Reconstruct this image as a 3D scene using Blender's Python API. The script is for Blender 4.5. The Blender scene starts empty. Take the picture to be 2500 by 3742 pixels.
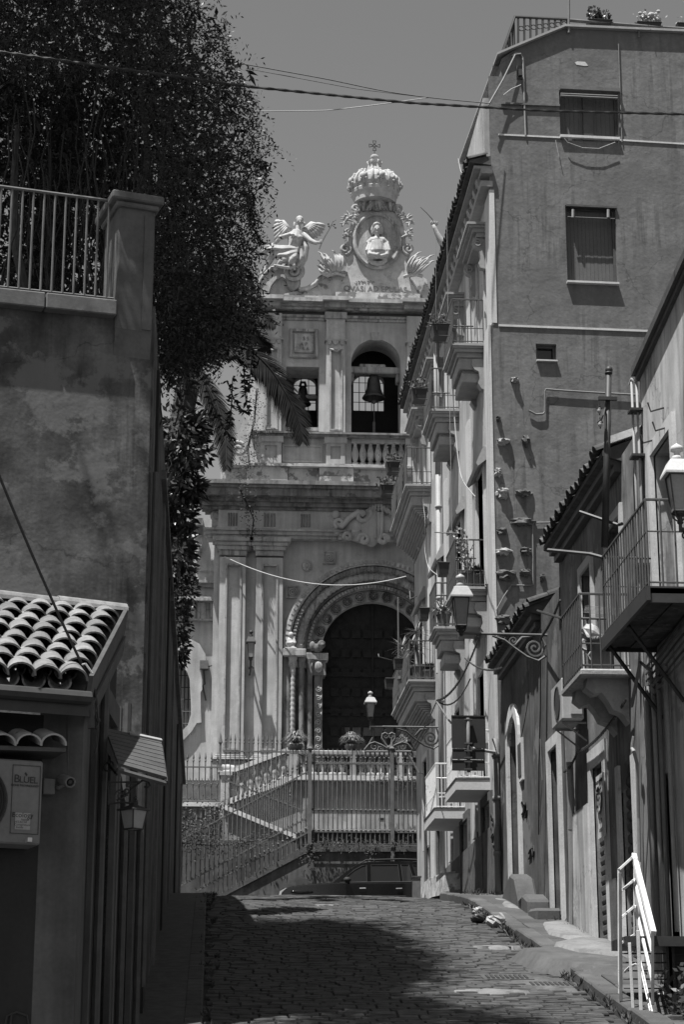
import bpy, bmesh, math, random
from mathutils import Vector, Matrix, Euler
V = Vector
R = math.radians
pi = math.pi
rnd = random.Random(7)
scene = bpy.context.scene
col = scene.collection

# ------------------------------------------------------------------ camera, sky, sun, exposure
FPX, HOR, VPX, CX, CY = 7400.0, 4000.0, 750.0, 1250.0, 1871.0
TH = math.atan((HOR - CY) / FPX)
PSI = math.atan((CX - VPX) * math.cos(TH) / FPX)
FW = V((math.sin(PSI) * math.cos(TH), math.cos(PSI) * math.cos(TH), math.sin(TH)))
RT = V((math.cos(PSI), -math.sin(PSI), 0))
UP = RT.cross(FW)
cam_d = bpy.data.cameras.new('camera')
cam_d.sensor_fit = 'VERTICAL'
cam_d.sensor_height = 36.0
cam_d.sensor_width = 24.0
cam_d.lens = 36.0 * FPX / 3742.0
cam_d.clip_start = 0.2
cam_d.clip_end = 3000
cam = bpy.data.objects.new('camera', cam_d)
col.objects.link(cam)
m3 = Matrix((RT, UP, -FW)).transposed()
cam.matrix_world = m3.to_4x4()
scene.camera = cam

SUN = V((0.25, 0.235, -1.0)).normalized()
world = bpy.data.worlds.new('World')
scene.world = world
world.use_nodes = True
wn = world.node_tree.nodes
wl = world.node_tree.links
bg = wn['Background']
sky = wn.new('ShaderNodeTexSky')
sky.sky_type = 'NISHITA'
sky.sun_disc = False
sky.sun_elevation = math.asin(-SUN.z)
sky.sun_rotation = math.atan2(-SUN.x, -SUN.y)
sky.altitude = 50
sky.air_density = 1.0
sky.dust_density = 0.6
sep = wn.new('ShaderNodeSeparateColor')      # black and white film behind a filter: one channel of the sky
wl.new(sky.outputs[0], sep.inputs[0])
mixr = wn.new('ShaderNodeMath'); mixr.operation = 'MULTIPLY_ADD'
mixg = wn.new('ShaderNodeMath'); mixg.operation = 'MULTIPLY'
wl.new(sep.outputs[1], mixg.inputs[0]); mixg.inputs[1].default_value = 0.1
wl.new(sep.outputs[0], mixr.inputs[0]); mixr.inputs[1].default_value = 0.9
wl.new(mixg.outputs[0], mixr.inputs[2])
wl.new(mixr.outputs[0], bg.inputs[0])
bg.inputs[1].default_value = 0.102

sun_d = bpy.data.lights.new('sun', 'SUN')
sun_d.energy = 5.0
sun_d.angle = R(0.5)
sun_d.color = (1, 0.995, 0.985)
sun = bpy.data.objects.new('sun', sun_d)
col.objects.link(sun)
sun.rotation_euler = SUN.to_track_quat('-Z', 'Y').to_euler()
sun.location = (0, 0, 60)
scene.view_settings.view_transform = 'Standard'
scene.view_settings.look = 'None'
scene.view_settings.gamma = 1
scene.view_settings.use_curve_mapping = False
scene.view_settings.exposure = 0.75

# ------------------------------------------------------------------ picture measurements -> places
def ray(px, py):
    return FW + RT * ((px - CX) / FPX) - UP * ((py - CY) / FPX)
def onY(px, py, Y):
    d = ray(px, py); return d * (Y / d.y)
def onX(px, py, X):
    d = ray(px, py); return d * (X / d.x)
def onP(px, py, p0, n):
    d = ray(px, py); return d * (p0.dot(n) / d.dot(n))
def mpp(Y):
    return (onY(1300, 2000, Y) - onY(1299, 2000, Y)).x

# ------------------------------------------------------------------ materials
MATS = {}
def M(name, c, var=0.18, scale=1.2, rough=0.9, bump=0.25, bs=30, streak=0.0, patch=0.0, patch_c=0.08, pscale=0.6, metal=0.0, spec=0.3, fine=0.08, pthr=0.55, orand=0.0, drip=0.0, lump=0.0):
    if name in MATS: return MATS[name]
    m = bpy.data.materials.new(name); m.use_nodes = True
    N = m.node_tree.nodes; L = m.node_tree.links
    bs_ = N['Principled BSDF']
    bs_.inputs['Roughness'].default_value = rough
    bs_.inputs['Metallic'].default_value = metal
    bs_.inputs['Specular IOR Level'].default_value = spec
    g = N.new('ShaderNodeNewGeometry')
    def noise(s, detail=5, vec=None, rough_=0.6):
        n = N.new('ShaderNodeTexNoise'); n.inputs['Scale'].default_value = s
        n.inputs['Detail'].default_value = detail; n.inputs['Roughness'].default_value = rough_
        L.new(vec if vec else g.outputs['Position'], n.inputs['Vector']); return n.outputs['Fac']
    def mr(fac, a, b, lo=0.3, hi=0.7):
        r = N.new('ShaderNodeMapRange'); L.new(fac, r.inputs[0])
        r.inputs[1].default_value = lo; r.inputs[2].default_value = hi
        r.inputs[3].default_value = a; r.inputs[4].default_value = b; return r.outputs[0]
    def mul(a, b):
        x = N.new('ShaderNodeMath'); x.operation = 'MULTIPLY'
        L.new(a, x.inputs[0]); L.new(b, x.inputs[1]); return x.outputs[0]
    v = mr(noise(scale, 6), c * (1 - var), c * (1 + var))
    if fine: v = mul(v, mr(noise(bs, 3), 1 - fine, 1 + fine))
    if streak:
        mp = N.new('ShaderNodeMapping'); mp.inputs['Scale'].default_value = (1, 1, 0.09)
        L.new(g.outputs['Position'], mp.inputs['Vector'])
        v = mul(v, mr(noise(4.5, 4, mp.outputs[0]), 1 - streak, 1 + streak * 0.45))
    if drip:      # runs of dirt below ledges: stretched noise shown only where a broad mask allows it
        mp2 = N.new('ShaderNodeMapping'); mp2.inputs['Scale'].default_value = (1, 1, 0.05)
        L.new(g.outputs['Position'], mp2.inputs['Vector'])
        f1 = mr(noise(9.0, 6, mp2.outputs[0]), 0, 1, .5, .62); f2 = mr(noise(.8, 3), 0, 1, .42, .6)
        k = N.new('ShaderNodeMath'); k.operation = 'MULTIPLY_ADD'; L.new(mul(f1, f2), k.inputs[0]); k.inputs[1].default_value = -drip; k.inputs[2].default_value = 1
        v = mul(v, k.outputs[0])
        cr_ = N.new('ShaderNodeTexVoronoi'); cr_.feature = 'DISTANCE_TO_EDGE'; cr_.inputs['Scale'].default_value = .34
        wv = N.new('ShaderNodeVectorMath'); wv.operation = 'ADD'
        nv = N.new('ShaderNodeTexNoise'); nv.inputs['Scale'].default_value = 2.2; nv.inputs['Detail'].default_value = 6; L.new(g.outputs['Position'], nv.inputs['Vector'])
        L.new(g.outputs['Position'], wv.inputs[0]); L.new(nv.outputs['Color'], wv.inputs[1]); L.new(wv.outputs[0], cr_.inputs['Vector'])
        v = mul(v, mr(cr_.outputs['Distance'], .6, 1, 0, .006))
    if orand:
        oi = N.new('ShaderNodeObjectInfo'); v = mul(v, mr(oi.outputs['Random'], 1-orand, 1+orand, 0, 1))
    if patch:
        f = mr(noise(pscale, 9, None, 0.7), 0, patch, pthr, pthr + 0.04)
        mx = N.new('ShaderNodeMix'); mx.data_type = 'FLOAT'
        L.new(f, mx.inputs[0]); L.new(v, mx.inputs[2]); mx.inputs[3].default_value = patch_c
        v = mx.outputs[0]
    cb = N.new('ShaderNodeCombineColor')
    for i in range(3): L.new(v, cb.inputs[i])
    L.new(cb.outputs[0], bs_.inputs['Base Color'])
    if bump:
        b = N.new('ShaderNodeBump'); b.inputs['Strength'].default_value = min(1, bump*.7); b.inputs['Distance'].default_value = 0.012
        L.new(noise(bs, 6), b.inputs['Height']); L.new(b.outputs[0], bs_.inputs['Normal'])
        if lump:
            b2 = N.new('ShaderNodeBump'); b2.inputs['Strength'].default_value = lump; b2.inputs['Distance'].default_value = 0.05
            L.new(noise(1.6, 4), b2.inputs['Height']); L.new(b2.outputs[0], b.inputs['Normal'])
    MATS[name] = m
    return m

church_plaster = M('church_plaster', 0.44, 0.26, 0.9, streak=0.28, patch=0.35, patch_c=0.24, pscale=0.9)
church_stone = M('church_stone', 0.38, 0.35, 1.6, streak=0.3, drip=.6, patch=0.55, patch_c=0.16, pscale=1.3, pthr=0.56)
church_lichen = M('church_lichen', 0.42, 0.25, 2.2, patch=0.85, patch_c=0.12, pscale=1.9, pthr=0.52, bump=0.5, streak=.2)
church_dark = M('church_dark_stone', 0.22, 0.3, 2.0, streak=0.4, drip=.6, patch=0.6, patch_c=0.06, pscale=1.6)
statue_stone = M('statue_stone', 0.4, 0.2, 4.0, patch=0.45, patch_c=0.2, pscale=3.5, bump=0.3)
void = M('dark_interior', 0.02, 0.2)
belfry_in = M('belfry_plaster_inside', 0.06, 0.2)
door_wood = M('door_wood', 0.024, 0.3, 6, rough=0.7, spec=0.12)
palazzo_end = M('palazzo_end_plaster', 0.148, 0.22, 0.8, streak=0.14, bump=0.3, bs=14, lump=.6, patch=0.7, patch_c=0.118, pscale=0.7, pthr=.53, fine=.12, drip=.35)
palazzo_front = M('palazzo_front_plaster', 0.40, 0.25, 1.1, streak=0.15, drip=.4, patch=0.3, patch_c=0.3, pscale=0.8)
palazzo_stone = M('palazzo_trim_stone', 0.33, 0.15, 2.0, streak=0.15, patch=0.4, patch_c=0.2, pscale=2.0)
trim_light = M('pale_painted_trim', 0.52, 0.1, 2.0, streak=0.1)
plinth = M('rough_lava_plinth', 0.1, 0.3, 6.0, bump=0.9, bs=40)
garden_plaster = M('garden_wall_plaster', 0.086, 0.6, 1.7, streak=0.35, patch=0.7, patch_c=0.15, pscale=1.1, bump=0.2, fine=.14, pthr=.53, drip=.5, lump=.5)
garden_trim = M('garden_wall_trim', 0.13, 0.3, 4, patch=0.4, patch_c=0.12, pscale=6)
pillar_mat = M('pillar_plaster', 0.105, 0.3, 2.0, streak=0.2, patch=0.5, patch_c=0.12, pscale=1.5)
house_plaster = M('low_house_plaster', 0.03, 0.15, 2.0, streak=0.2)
house_pale = M('low_house_pale_jamb', 0.10, 0.2, 3.0, streak=0.35)
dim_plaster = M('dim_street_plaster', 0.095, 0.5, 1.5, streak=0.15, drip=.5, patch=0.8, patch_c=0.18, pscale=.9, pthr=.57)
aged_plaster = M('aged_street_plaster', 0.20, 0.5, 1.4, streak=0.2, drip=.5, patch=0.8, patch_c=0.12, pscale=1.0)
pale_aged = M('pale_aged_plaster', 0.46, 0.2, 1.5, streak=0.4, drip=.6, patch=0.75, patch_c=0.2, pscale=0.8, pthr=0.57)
jamb_pale = M('pale_door_surround', 0.56, 0.15, 3, streak=0.2, patch=0.6, patch_c=0.22, pscale=4, pthr=0.6)
tile_mat = M('clay_tile', 0.17, 0.3, 9.0, orand=.28, patch=0.7, patch_c=0.15, pscale=11, bump=0.3, bs=60)
tile_dark = M('old_clay_tile', 0.075, 0.4, 6.0, orand=.4, patch=0.6, patch_c=0.05, pscale=7)
tile_pale = M('sun_pale_tile', 0.36, 0.15, 5, patch=0.8, patch_c=0.15, pscale=9, pthr=0.6)  # pent tiles toned pale, sun on their tips put into the colour
iron = M('black_iron', 0.035, 0.2, 8, rough=0.55, spec=0.4, bump=0.05)
iron_grey = M('weathered_grey_iron', 0.12, 0.25, 6, rough=0.7, bump=0.1, spec=0.3)
iron_mid = M('dark_painted_iron', 0.07, 0.25, 6, rough=0.6, spec=0.35, bump=0.1)
white_paint = M('white_paint', 0.66, 0.12, 3, rough=0.6, patch=0.8, patch_c=0.14, pscale=6, pthr=0.60, bump=0.1)
white_slab = M('white_slab_paint', 0.5, 0.08, 2)
pipe_pale = M('pale_pipe', 0.27, 0.08, 2, rough=0.6, bump=0.05)
pipe_mid = M('grey_pipe', 0.16, 0.15, 3, rough=0.6, bump=0.05)
cable_dark = M('black_cable', 0.03, 0.1, 3, rough=0.5, bump=0)
cable_pale = M('pale_cable', 0.32, 0.1, 3, rough=0.6, bump=0)
plastic_white = M('white_appliance', 0.36, 0.04, 2, rough=0.5, bump=0.02, spec=0.4)
plastic_shaded = M('shaded_appliance', 0.17, 0.15, 2, rough=0.6, bump=0.02, streak=.2)  # darker copy of the appliance white, eave shade put into the colour
plastic_dark = M('dark_plastic', 0.03, 0.1, 3, rough=0.45, bump=0.03)
pot_clay = M('terracotta_pot', 0.12, 0.25, 8, patch=0.4, patch_c=0.1, pscale=10)
bark = M('bark', 0.05, 0.4, 9, bump=0.8, bs=25)
lava = M('lava_cobble', 0.054, 0.42, 7.0, orand=.25, rough=0.75, bump=0.5, bs=38, patch=0.5, patch_c=0.08, pscale=3.0, pthr=0.58)
lava_slab = M('lava_pavement', 0.07, 0.3, 2.0, orand=.2, rough=0.85, bump=0.4, patch=0.4, patch_c=0.045, pscale=2.5)
mortar = M('road_joint_dust', 0.034, 0.4, 4, bump=0.4)
concrete = M('patched_concrete', 0.17, 0.2, 2.5, bump=0.6, bs=18, patch=0.5, patch_c=0.09, pscale=3)
earth = M('earth', 0.06, 0.3, 0.5)
wood_shut = M('painted_shutter', 0.07, 0.25, 4, rough=0.6)
wood_pale = M('pale_shutter', 0.24, 0.12, 4, rough=0.7, streak=0.15)
blind_mat = M('roller_blind', 0.10, 0.08, 3, streak=0.08, rough=0.7)
metal_roll = M('rolling_shutter_steel', 0.10, 0.3, 3, rough=0.6, streak=0.3)
bronze = M('bell_bronze', 0.06, 0.3, 5, rough=0.45, metal=0.6, spec=0.4, bump=0.1)
pale_coping = M('pale_coping', 0.58, 0.2, 3, patch=0.6, patch_c=0.2, pscale=4, pthr=.58)
rope_mat = M('pale_rope', 0.45, 0.1, 4, bump=0)
ink = M('graffiti_ink', 0.05, 0.1, 4, bump=0)
bag_mat = M('white_plastic_bag', 0.3, 0.1, 6, rough=0.45, bump=0.3)
car_paint = M('black_car_paint', 0.006, 0.05, 3, rough=0.12, bump=0, spec=0.5, fine=0)
car_trim = M('black_rubber', 0.02, 0.1, 3, rough=0.7, bump=0)
chrome = M('bright_metal', 0.7, 0.05, 3, rough=0.2, metal=1.0, bump=0)
def glassmat(name, c, rough=0.05):
    return M(name, c, 0.05, 1, rough=rough, bump=0, spec=0.6, fine=0)
glass_dark = glassmat('dark_window_glass', 0.02)
lamp_glass = M('frosted_lamp_glass', 0.26, 0.06, 2, rough=0.35, bump=0)
headlamp = M('headlamp_lens', 0.5, 0.1, 3, rough=0.1, bump=0)

def leafmat(name, c, var=0.5, rough=0.45, spec=0.5):
    m = bpy.data.materials.new(name); m.use_nodes = True
    N = m.node_tree.nodes; L = m.node_tree.links
    b = N['Principled BSDF']; b.inputs['Roughness'].default_value = rough
    b.inputs['Specular IOR Level'].default_value = spec
    g = N.new('ShaderNodeNewGeometry'); n = N.new('ShaderNodeTexNoise'); n.inputs['Scale'].default_value = 5
    L.new(g.outputs['Position'], n.inputs['Vector'])
    r = N.new('ShaderNodeMapRange'); r.inputs[1].default_value = .3; r.inputs[2].default_value = .7
    r.inputs[3].default_value = c * (1 - var); r.inputs[4].default_value = c * (1 + var)
    L.new(n.outputs['Fac'], r.inputs[0])
    cb = N.new('ShaderNodeCombineColor')
    for i in range(3): L.new(r.outputs[0], cb.inputs[i])
    L.new(cb.outputs[0], b.inputs['Base Color'])
    MATS[name] = m; return m
leaf_creeper = leafmat('creeper_leaf', 0.022, 0.6, 0.45, 0.3)
leaf_laurel = leafmat('laurel_leaf', 0.03, 0.4, 0.3, 0.6)
leaf_palm = leafmat('palm_leaf', 0.008, 0.6, 0.6, 0.06)
leaf_pot = leafmat('pot_plant_leaf', 0.05, 0.4, 0.6, 0.2)
leaf_wall = leafmat('wall_creeper_leaf', 0.028, 0.5, 0.6, 0.2)
leaf_light = leafmat('pale_plant_leaf', 0.20, 0.4, 0.5, 0.4)
petal = leafmat('pale_flower', 0.4, 0.2, 0.7, 0.2)
grass_mat = leafmat('weed_blade', 0.06, 0.4, 0.6, 0.3)

# ------------------------------------------------------------------ mesh building
WL = {}      # where an object's origin lies in the world
class B:
    def __init__(s): s.v = []; s.f = []
    def add(s, vs, fs):
        o = len(s.v); s.v += [V(p) for p in vs]; s.f += [tuple(i + o for i in f) for f in fs]; return s
    def hexa(s, p, u, v, w):
        p, u, v, w = V(p), V(u), V(v), V(w)
        return s.add([p, p+u, p+u+v, p+v, p+w, p+u+w, p+u+v+w, p+v+w],
                     [(0,3,2,1),(4,5,6,7),(0,1,5,4),(1,2,6,5),(2,3,7,6),(3,0,4,7)])
    def box(s, x0, x1, y0, y1, z0, z1):
        return s.hexa((x0,y0,z0), (x1-x0,0,0), (0,y1-y0,0), (0,0,z1-z0))
    def cbox(s, c, sx, sy, sz):
        return s.box(c[0]-sx/2, c[0]+sx/2, c[1]-sy/2, c[1]+sy/2, c[2]-sz/2, c[2]+sz/2)
    def ext(s, pts, vec):
        n = len(pts); vec = V(vec); pts = [V(p) for p in pts]
        s.add(pts + [p + vec for p in pts],
              [tuple(range(n)), tuple(range(2*n-1, n-1, -1))] + [(i, i+n, (i+1) % n + n, (i+1) % n) for i in range(n)]); return s
    def quad(s, a, b, c, d): return s.add([a,b,c,d], [(0,1,2,3)])
    def tube(s, pts, r, n=6, closed=False):
        pts = [V(p) for p in pts]; k = len(pts)
        if k < 2: return s
        rs = r if isinstance(r, (list, tuple)) else [r]*k
        o = len(s.v); prev = None
        for i, p in enumerate(pts):
            if closed: t = pts[(i+1) % k] - pts[i-1]
            else: t = pts[min(i+1, k-1)] - pts[max(i-1, 0)]
            t = t.normalized() if t.length > 1e-9 else V((0,0,1))
            if prev is None:
                a = V((0,0,1)) if abs(t.z) < .9 else V((1,0,0)); u = t.cross(a).normalized()
            else:
                u = prev - t * prev.dot(t); u = u.normalized() if u.length > 1e-6 else t.orthogonal().normalized()
            prev = u; w = t.cross(u)
            for j in range(n):
                a = 2*pi*j/n; s.v.append(p + (u*math.cos(a) + w*math.sin(a))*rs[i])
        for i in range(k if closed else k-1):
            for j in range(n):
                a = o+i*n+j; b2 = o+i*n+(j+1) % n; i2 = (i+1) % k
                s.f.append((a, b2, o+i2*n+(j+1) % n, o+i2*n+j))
        if not closed:
            s.f.append(tuple(o+j for j in range(n-1,-1,-1))); s.f.append(tuple(o+(k-1)*n+j for j in range(n)))
        return s
    def lathe(s, prof, c, n=12, sy=1.0, axis=None, cap=True):
        c = V(c); o = len(s.v); k = len(prof)
        ax = V(axis).normalized() if axis is not None else V((0,0,1))
        u = V((1,0,0)) if abs(ax.x) < .9 else V((0,1,0)); u = (u - ax*u.dot(ax)).normalized(); w = ax.cross(u)
        for (r, z) in prof:
            for j in range(n):
                a = 2*pi*j/n; s.v.append(c + u*(r*math.cos(a)) + w*(r*math.sin(a)*sy) + ax*z)
        for i in range(k-1):
            for j in range(n):
                s.f.append((o+i*n+j, o+i*n+(j+1) % n, o+(i+1)*n+(j+1) % n, o+(i+1)*n+j))
        if cap:
            s.f.append(tuple(o+j for j in range(n-1,-1,-1))); s.f.append(tuple(o+(k-1)*n+j for j in range(n)))
        return s
    def ball(s, c, rx, ry=None, rz=None, n=10, m=6, rot=None):
        ry = rx if ry is None else ry; rz = rx if rz is None else rz; c = V(c)
        o = len(s.v); q = rot if rot is not None else Matrix.Identity(3)
        for i in range(1, m):
            t = pi*i/m
            for j in range(n):
                a = 2*pi*j/n
                s.v.append(c + q @ V((rx*math.sin(t)*math.cos(a), ry*math.sin(t)*math.sin(a), rz*math.cos(t))))
        s.v.append(c + q @ V((0,0,rz))); s.v.append(c - q @ V((0,0,rz))); T = len(s.v)-2
        for i in range(m-2):
            for j in range(n):
                s.f.append((o+i*n+j, o+(i+1)*n+j, o+(i+1)*n+(j+1) % n, o+i*n+(j+1) % n))
        for j in range(n):
            s.f.append((T, o+j, o+(j+1) % n)); s.f.append((T+1, o+(m-2)*n+(j+1) % n, o+(m-2)*n+j))
        return s
    def arch(s, cx, cz, r0, r1, y0, y1, a0=0, a1=pi, n=24):   # band of an arch lying in an x-z plane
        P = [(cx+r1*math.cos(a0+(a1-a0)*i/n), cz+r1*math.sin(a0+(a1-a0)*i/n)) for i in range(n+1)]
        Q = [(cx+r0*math.cos(a0+(a1-a0)*i/n), cz+r0*math.sin(a0+(a1-a0)*i/n)) for i in range(n+1)]
        for i in range(n):
            s.hexa_pts([(Q[i],P[i]),(Q[i+1],P[i+1])], y0, y1, i == 0, i == n-1)
        return s
    def hexa_pts(s, seg, y0, y1, c0, c1):
        (a, b), (c, d) = seg
        vs = [(q[0], y, q[1]) for y in (y0, y1) for q in (a, b, d, c)]
        fs = [(0,1,2,3),(7,6,5,4),(1,5,6,2),(0,3,7,4)]
        if c0: fs.append((0,4,5,1))
        if c1: fs.append((3,2,6,7))
        return s.add(vs, fs)
    def leaf(s, p, d, n, l, w):
        p = V(p); d = V(d); q = d.cross(n)
        if q.length < 1e-6: q = d.orthogonal()
        q = q.normalized()*w*.5
        return s.add([p, p+d*l*.45+q, p+d*l, p+d*l*.45-q], [(0,1,2,3)])
    def obj(s, name, mat, parent=None, smooth=False, bevel=0, loc=None, mods=None):
        org = V(loc) if loc is not None else (WL[parent.name] if parent else V((0,0,0)))
        me = bpy.data.meshes.new(name)
        me.from_pydata([tuple(p - org) for p in s.v], [], s.f); me.update()
        if smooth: me.shade_smooth()
        me.materials.append(mat)
        o = bpy.data.objects.new(name, me); col.objects.link(o)
        if parent:
            o.parent = parent; o.location = org - WL[parent.name]
        else: o.location = org
        WL[o.name] = org.copy()
        if bevel:
            md = o.modifiers.new('bevel', 'BEVEL'); md.width = bevel; md.segments = 1; md.limit_method = 'ANGLE'
        return o

def tag(o, label=None, cat=None, group=None, kind=None):
    if label: o['label'] = label
    if cat: o['category'] = cat
    if group: o['group'] = group
    if kind: o['kind'] = kind
    return o
def thing(name, label, cat, loc, group=None):
    o = bpy.data.objects.new(name, None); col.objects.link(o); o.location = V(loc); o.empty_display_size = .2
    WL[o.name] = V(loc); return tag(o, label, cat, group)
def inst(src, parent, at, rot=None, name=None):
    c = src.copy(); col.objects.link(c); c.parent = parent
    c.location = V(at) - (WL[parent.name] if parent else V((0,0,0)))
    if rot is not None: c.rotation_euler = rot
    WL[c.name] = V(at); return c
def copy_thing(root, loc, label=None, group=None, rotz=None):
    def cp(o, par):
        c = o.copy(); col.objects.link(c); c.parent = par; WL[c.name] = WL[o.name].copy()
        for ch in [x for x in bpy.data.objects if x.parent == o]: cp(ch, c)
        return c
    r = cp(root, None); r.location = V(loc); WL[r.name] = V(loc)
    if rotz is not None: r.rotation_euler = (0,0,rotz)
    if label: r['label'] = label
    if group: r['group'] = group
    return r
def text(s, size, loc, xdir, ydir, mat, parent, name='lettering', depth=0.004, spacing=1.0):
    cu = bpy.data.curves.new(name, 'FONT'); cu.body = s; cu.size = size; cu.extrude = depth; cu.space_character = spacing
    cu.align_x = 'CENTER'; cu.align_y = 'CENTER'
    t = bpy.data.objects.new(name+'_tmp', cu); col.objects.link(t)
    dg = bpy.context.evaluated_depsgraph_get(); me = bpy.data.meshes.new_from_object(t.evaluated_get(dg))
    bpy.data.objects.remove(t); me.name = name
    me.materials.clear(); me.materials.append(mat)
    x = V(xdir).normalized(); y = V(ydir).normalized(); z = x.cross(y)
    me.transform(Matrix((x, y, z)).transposed().to_4x4())
    o = bpy.data.objects.new(name, me); col.objects.link(o)
    if parent: o.parent = parent; o.location = V(loc) - WL[parent.name]
    else: o.location = V(loc)
    WL[o.name] = V(loc); return o
def remesh(o, vox, smooth=3):
    m = o.modifiers.new('remesh', 'REMESH'); m.mode = 'VOXEL'; m.voxel_size = vox; m.use_smooth_shade = True
    if smooth:
        k = o.modifiers.new('smooth', 'SMOOTH'); k.iterations = smooth; k.factor = .5
    return o
def gridwall(b, o, U, Wd, N, u0, u1, v0, v1, holes, depth):
    """wall sheet with real openings: holes (ua,ub,va,vb) get reveals of the given depth; closed behind by a slab"""
    us = sorted({u0, u1} | {h[0] for h in holes} | {h[1] for h in holes}); us = [x for x in us if u0 <= x <= u1]
    vs = sorted({v0, v1} | {h[2] for h in holes} | {h[3] for h in holes}); vs = [x for x in vs if v0 <= x <= v1]
    P = lambda u, v, d=0: o + U*u + Wd*v - N*d
    for i in range(len(us)-1):
        for j in range(len(vs)-1):
            mu, mv = (us[i]+us[i+1])/2, (vs[j]+vs[j+1])/2
            if any(h[0] < mu < h[1] and h[2] < mv < h[3] for h in holes): continue
            b.quad(P(us[i],vs[j]), P(us[i+1],vs[j]), P(us[i+1],vs[j+1]), P(us[i],vs[j+1]))
    for h in holes:
        a = [(h[0],h[2]),(h[1],h[2]),(h[1],h[3]),(h[0],h[3])]
        for k in range(4):
            p, q = a[k], a[(k+1) % 4]
            b.quad(P(*p), P(*q), P(*q, depth), P(*p, depth))
        b.quad(P(h[0],h[2],depth), P(h[1],h[2],depth), P(h[1],h[3],depth), P(h[0],h[3],depth))
    return b
def cat(a, b, n, sag):      # points of a hanging line
    a, b = V(a), V(b)
    return [a.lerp(b, i/n) - V((0,0,sag*4*(i/n)*(1-i/n))) for i in range(n+1)]
def spiral(c, r0, r1, turns, a0, u, w, n=20):
    return [V(c) + (V(u)*math.cos(a0+turns*2*pi*i/n) + V(w)*math.sin(a0+turns*2*pi*i/n))*(r0+(r1-r0)*i/n) for i in range(n+1)]
X1, Y1, Z1 = V((1,0,0)), V((0,1,0)), V((0,0,1))
# ------------------------------------------------------------------ ground
XR, XB, XL, XK = 5.3, 4.65, -0.70, 4.35       # right facades, balcony fronts, left facades, kerb
PROF = [(-40,-1.5),(6,-1.5),(9,-1.32),(12,-0.87),(20.6,0.71),(27.8,2.03),(33.9,3.10),(37,3.50),(40,3.80),(42.5,3.97),(46,4.0),(50,4.0),(70,4.0),(3000,4.0)]
def pz(Y):
    for (a, za), (b, zb) in zip(PROF, PROF[1:]):
        if a <= Y <= b: return za + (zb-za)*(Y-a)/(b-a)
    return 4.0
def rz(x, Y):       # road surface, a little crowned
    t = (x-1.9)/2.4
    return pz(Y) - 0.11 + 0.05*(1-min(1, t*t))
YS = [-40,-10,0,6,9] + [10+i for i in range(37)] + [50,56,70]
def strip(b, xs, f, ys):
    o = len(b.v)
    for y in ys:
        for x in xs: b.v.append(V((x, y, f(x, y))))
    n = len(xs)
    for j in range(len(ys)-1):
        for i in range(n-1): b.f.append((o+j*n+i, o+j*n+i+1, o+(j+1)*n+i+1, o+(j+1)*n+i))
b = B(); strip(b, [-1500,-300,-60,-8,-0.8], lambda x,y: pz(y)-0.30, [-1500]+YS+[300,2500]); strip(b, [-0.8,8.5], lambda x,y: pz(y)-0.34, [-1500]+YS+[300,2500]); strip(b, [8.5,60,300,1500], lambda x,y: pz(y)-0.30, [-1500]+YS+[300,2500])
tag(b.obj('ground', earth), kind='structure')
b = B(); strip(b, [-0.06 + i*0.4475 for i in range(11)], lambda x,y: rz(x,y)-0.035, [y for y in YS if -40 < y < 46])
strip(b, [-12,-4,-0.06,1.9,4.41,9,20], lambda x,y: 3.93, [46, 48, 55.3])
road = tag(b.obj('road', mortar), kind='structure')
# cobbles: long lava setts in rows across the street
def sett(w, d, h, r):
    q = B(); e = 0.009
    j = lambda: r.uniform(-.008, .008)
    t = [V((-w/2+e+j(), -d/2+e+j(), j()*.6)), V((w/2-e+j(), -d/2+e+j(), j()*.6)), V((w/2-e+j(), d/2-e+j(), j()*.6)), V((-w/2+e+j(), d/2-e+j(), j()*.6))]
    m_ = [V((p.x*1.0+(e if p.x > 0 else -e)*.8, p.y+(e if p.y > 0 else -e)*.8, -.018)) for p in t]
    l = [V((p.x, p.y, -h)) for p in m_]
    q.add(t+m_+l, [(0,1,2,3)] + [(i, i+4, (i+1) % 4+4, (i+1) % 4) for i in range(4)] + [(i+4, i+8, (i+1) % 4+8, (i+1) % 4+4) for i in range(4)])
    return q
cr = random.Random(3)
sett_meshes = []
for k in range(10):
    q = sett(cr.uniform(.19,.33), .135, .07, cr); o_ = q.obj('cobble', lava); me = o_.data; w_ = max(p.x for p in q.v)*2; bpy.data.objects.remove(o_); WL.pop('cobble', None); sett_meshes.append((me, w_, q))
count = 0; bulk = B(); y = 20.0
while y < 43.2:
    x = -0.05 + cr.uniform(-.02, .12); yy = y + cr.uniform(-.008, .008)
    slope = (pz(y+.2)-pz(y-.2))/.4
    while x < XK - 0.06:
        me, w_, q = cr.choice(sett_meshes)
        cx = x + w_/2
        if cx + w_/2 > XK: break
        z = rz(cx, yy) + cr.uniform(-.006, .006)
        tilt = math.atan(slope) + cr.uniform(-.03, .03); ro = cr.uniform(-.03, .03)
        if count < 300 and y > 20.3:
            o = bpy.data.objects.new('cobble', me); col.objects.link(o); o.parent = road
            o.location = (cx, yy, z); o.rotation_euler = (tilt, ro, cr.uniform(-.02,.02)); count += 1
        else:
            mt = Matrix.Translation((cx, yy, z)) @ Euler((tilt, ro, 0)).to_matrix().to_4x4()
            bulk.add([mt @ p for p in q.v], q.f)
        x += w_ + 0.009
    y += 0.144
o = bulk.obj('cobbles_farther', lava, road); tag(o, kind='stuff')
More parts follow.
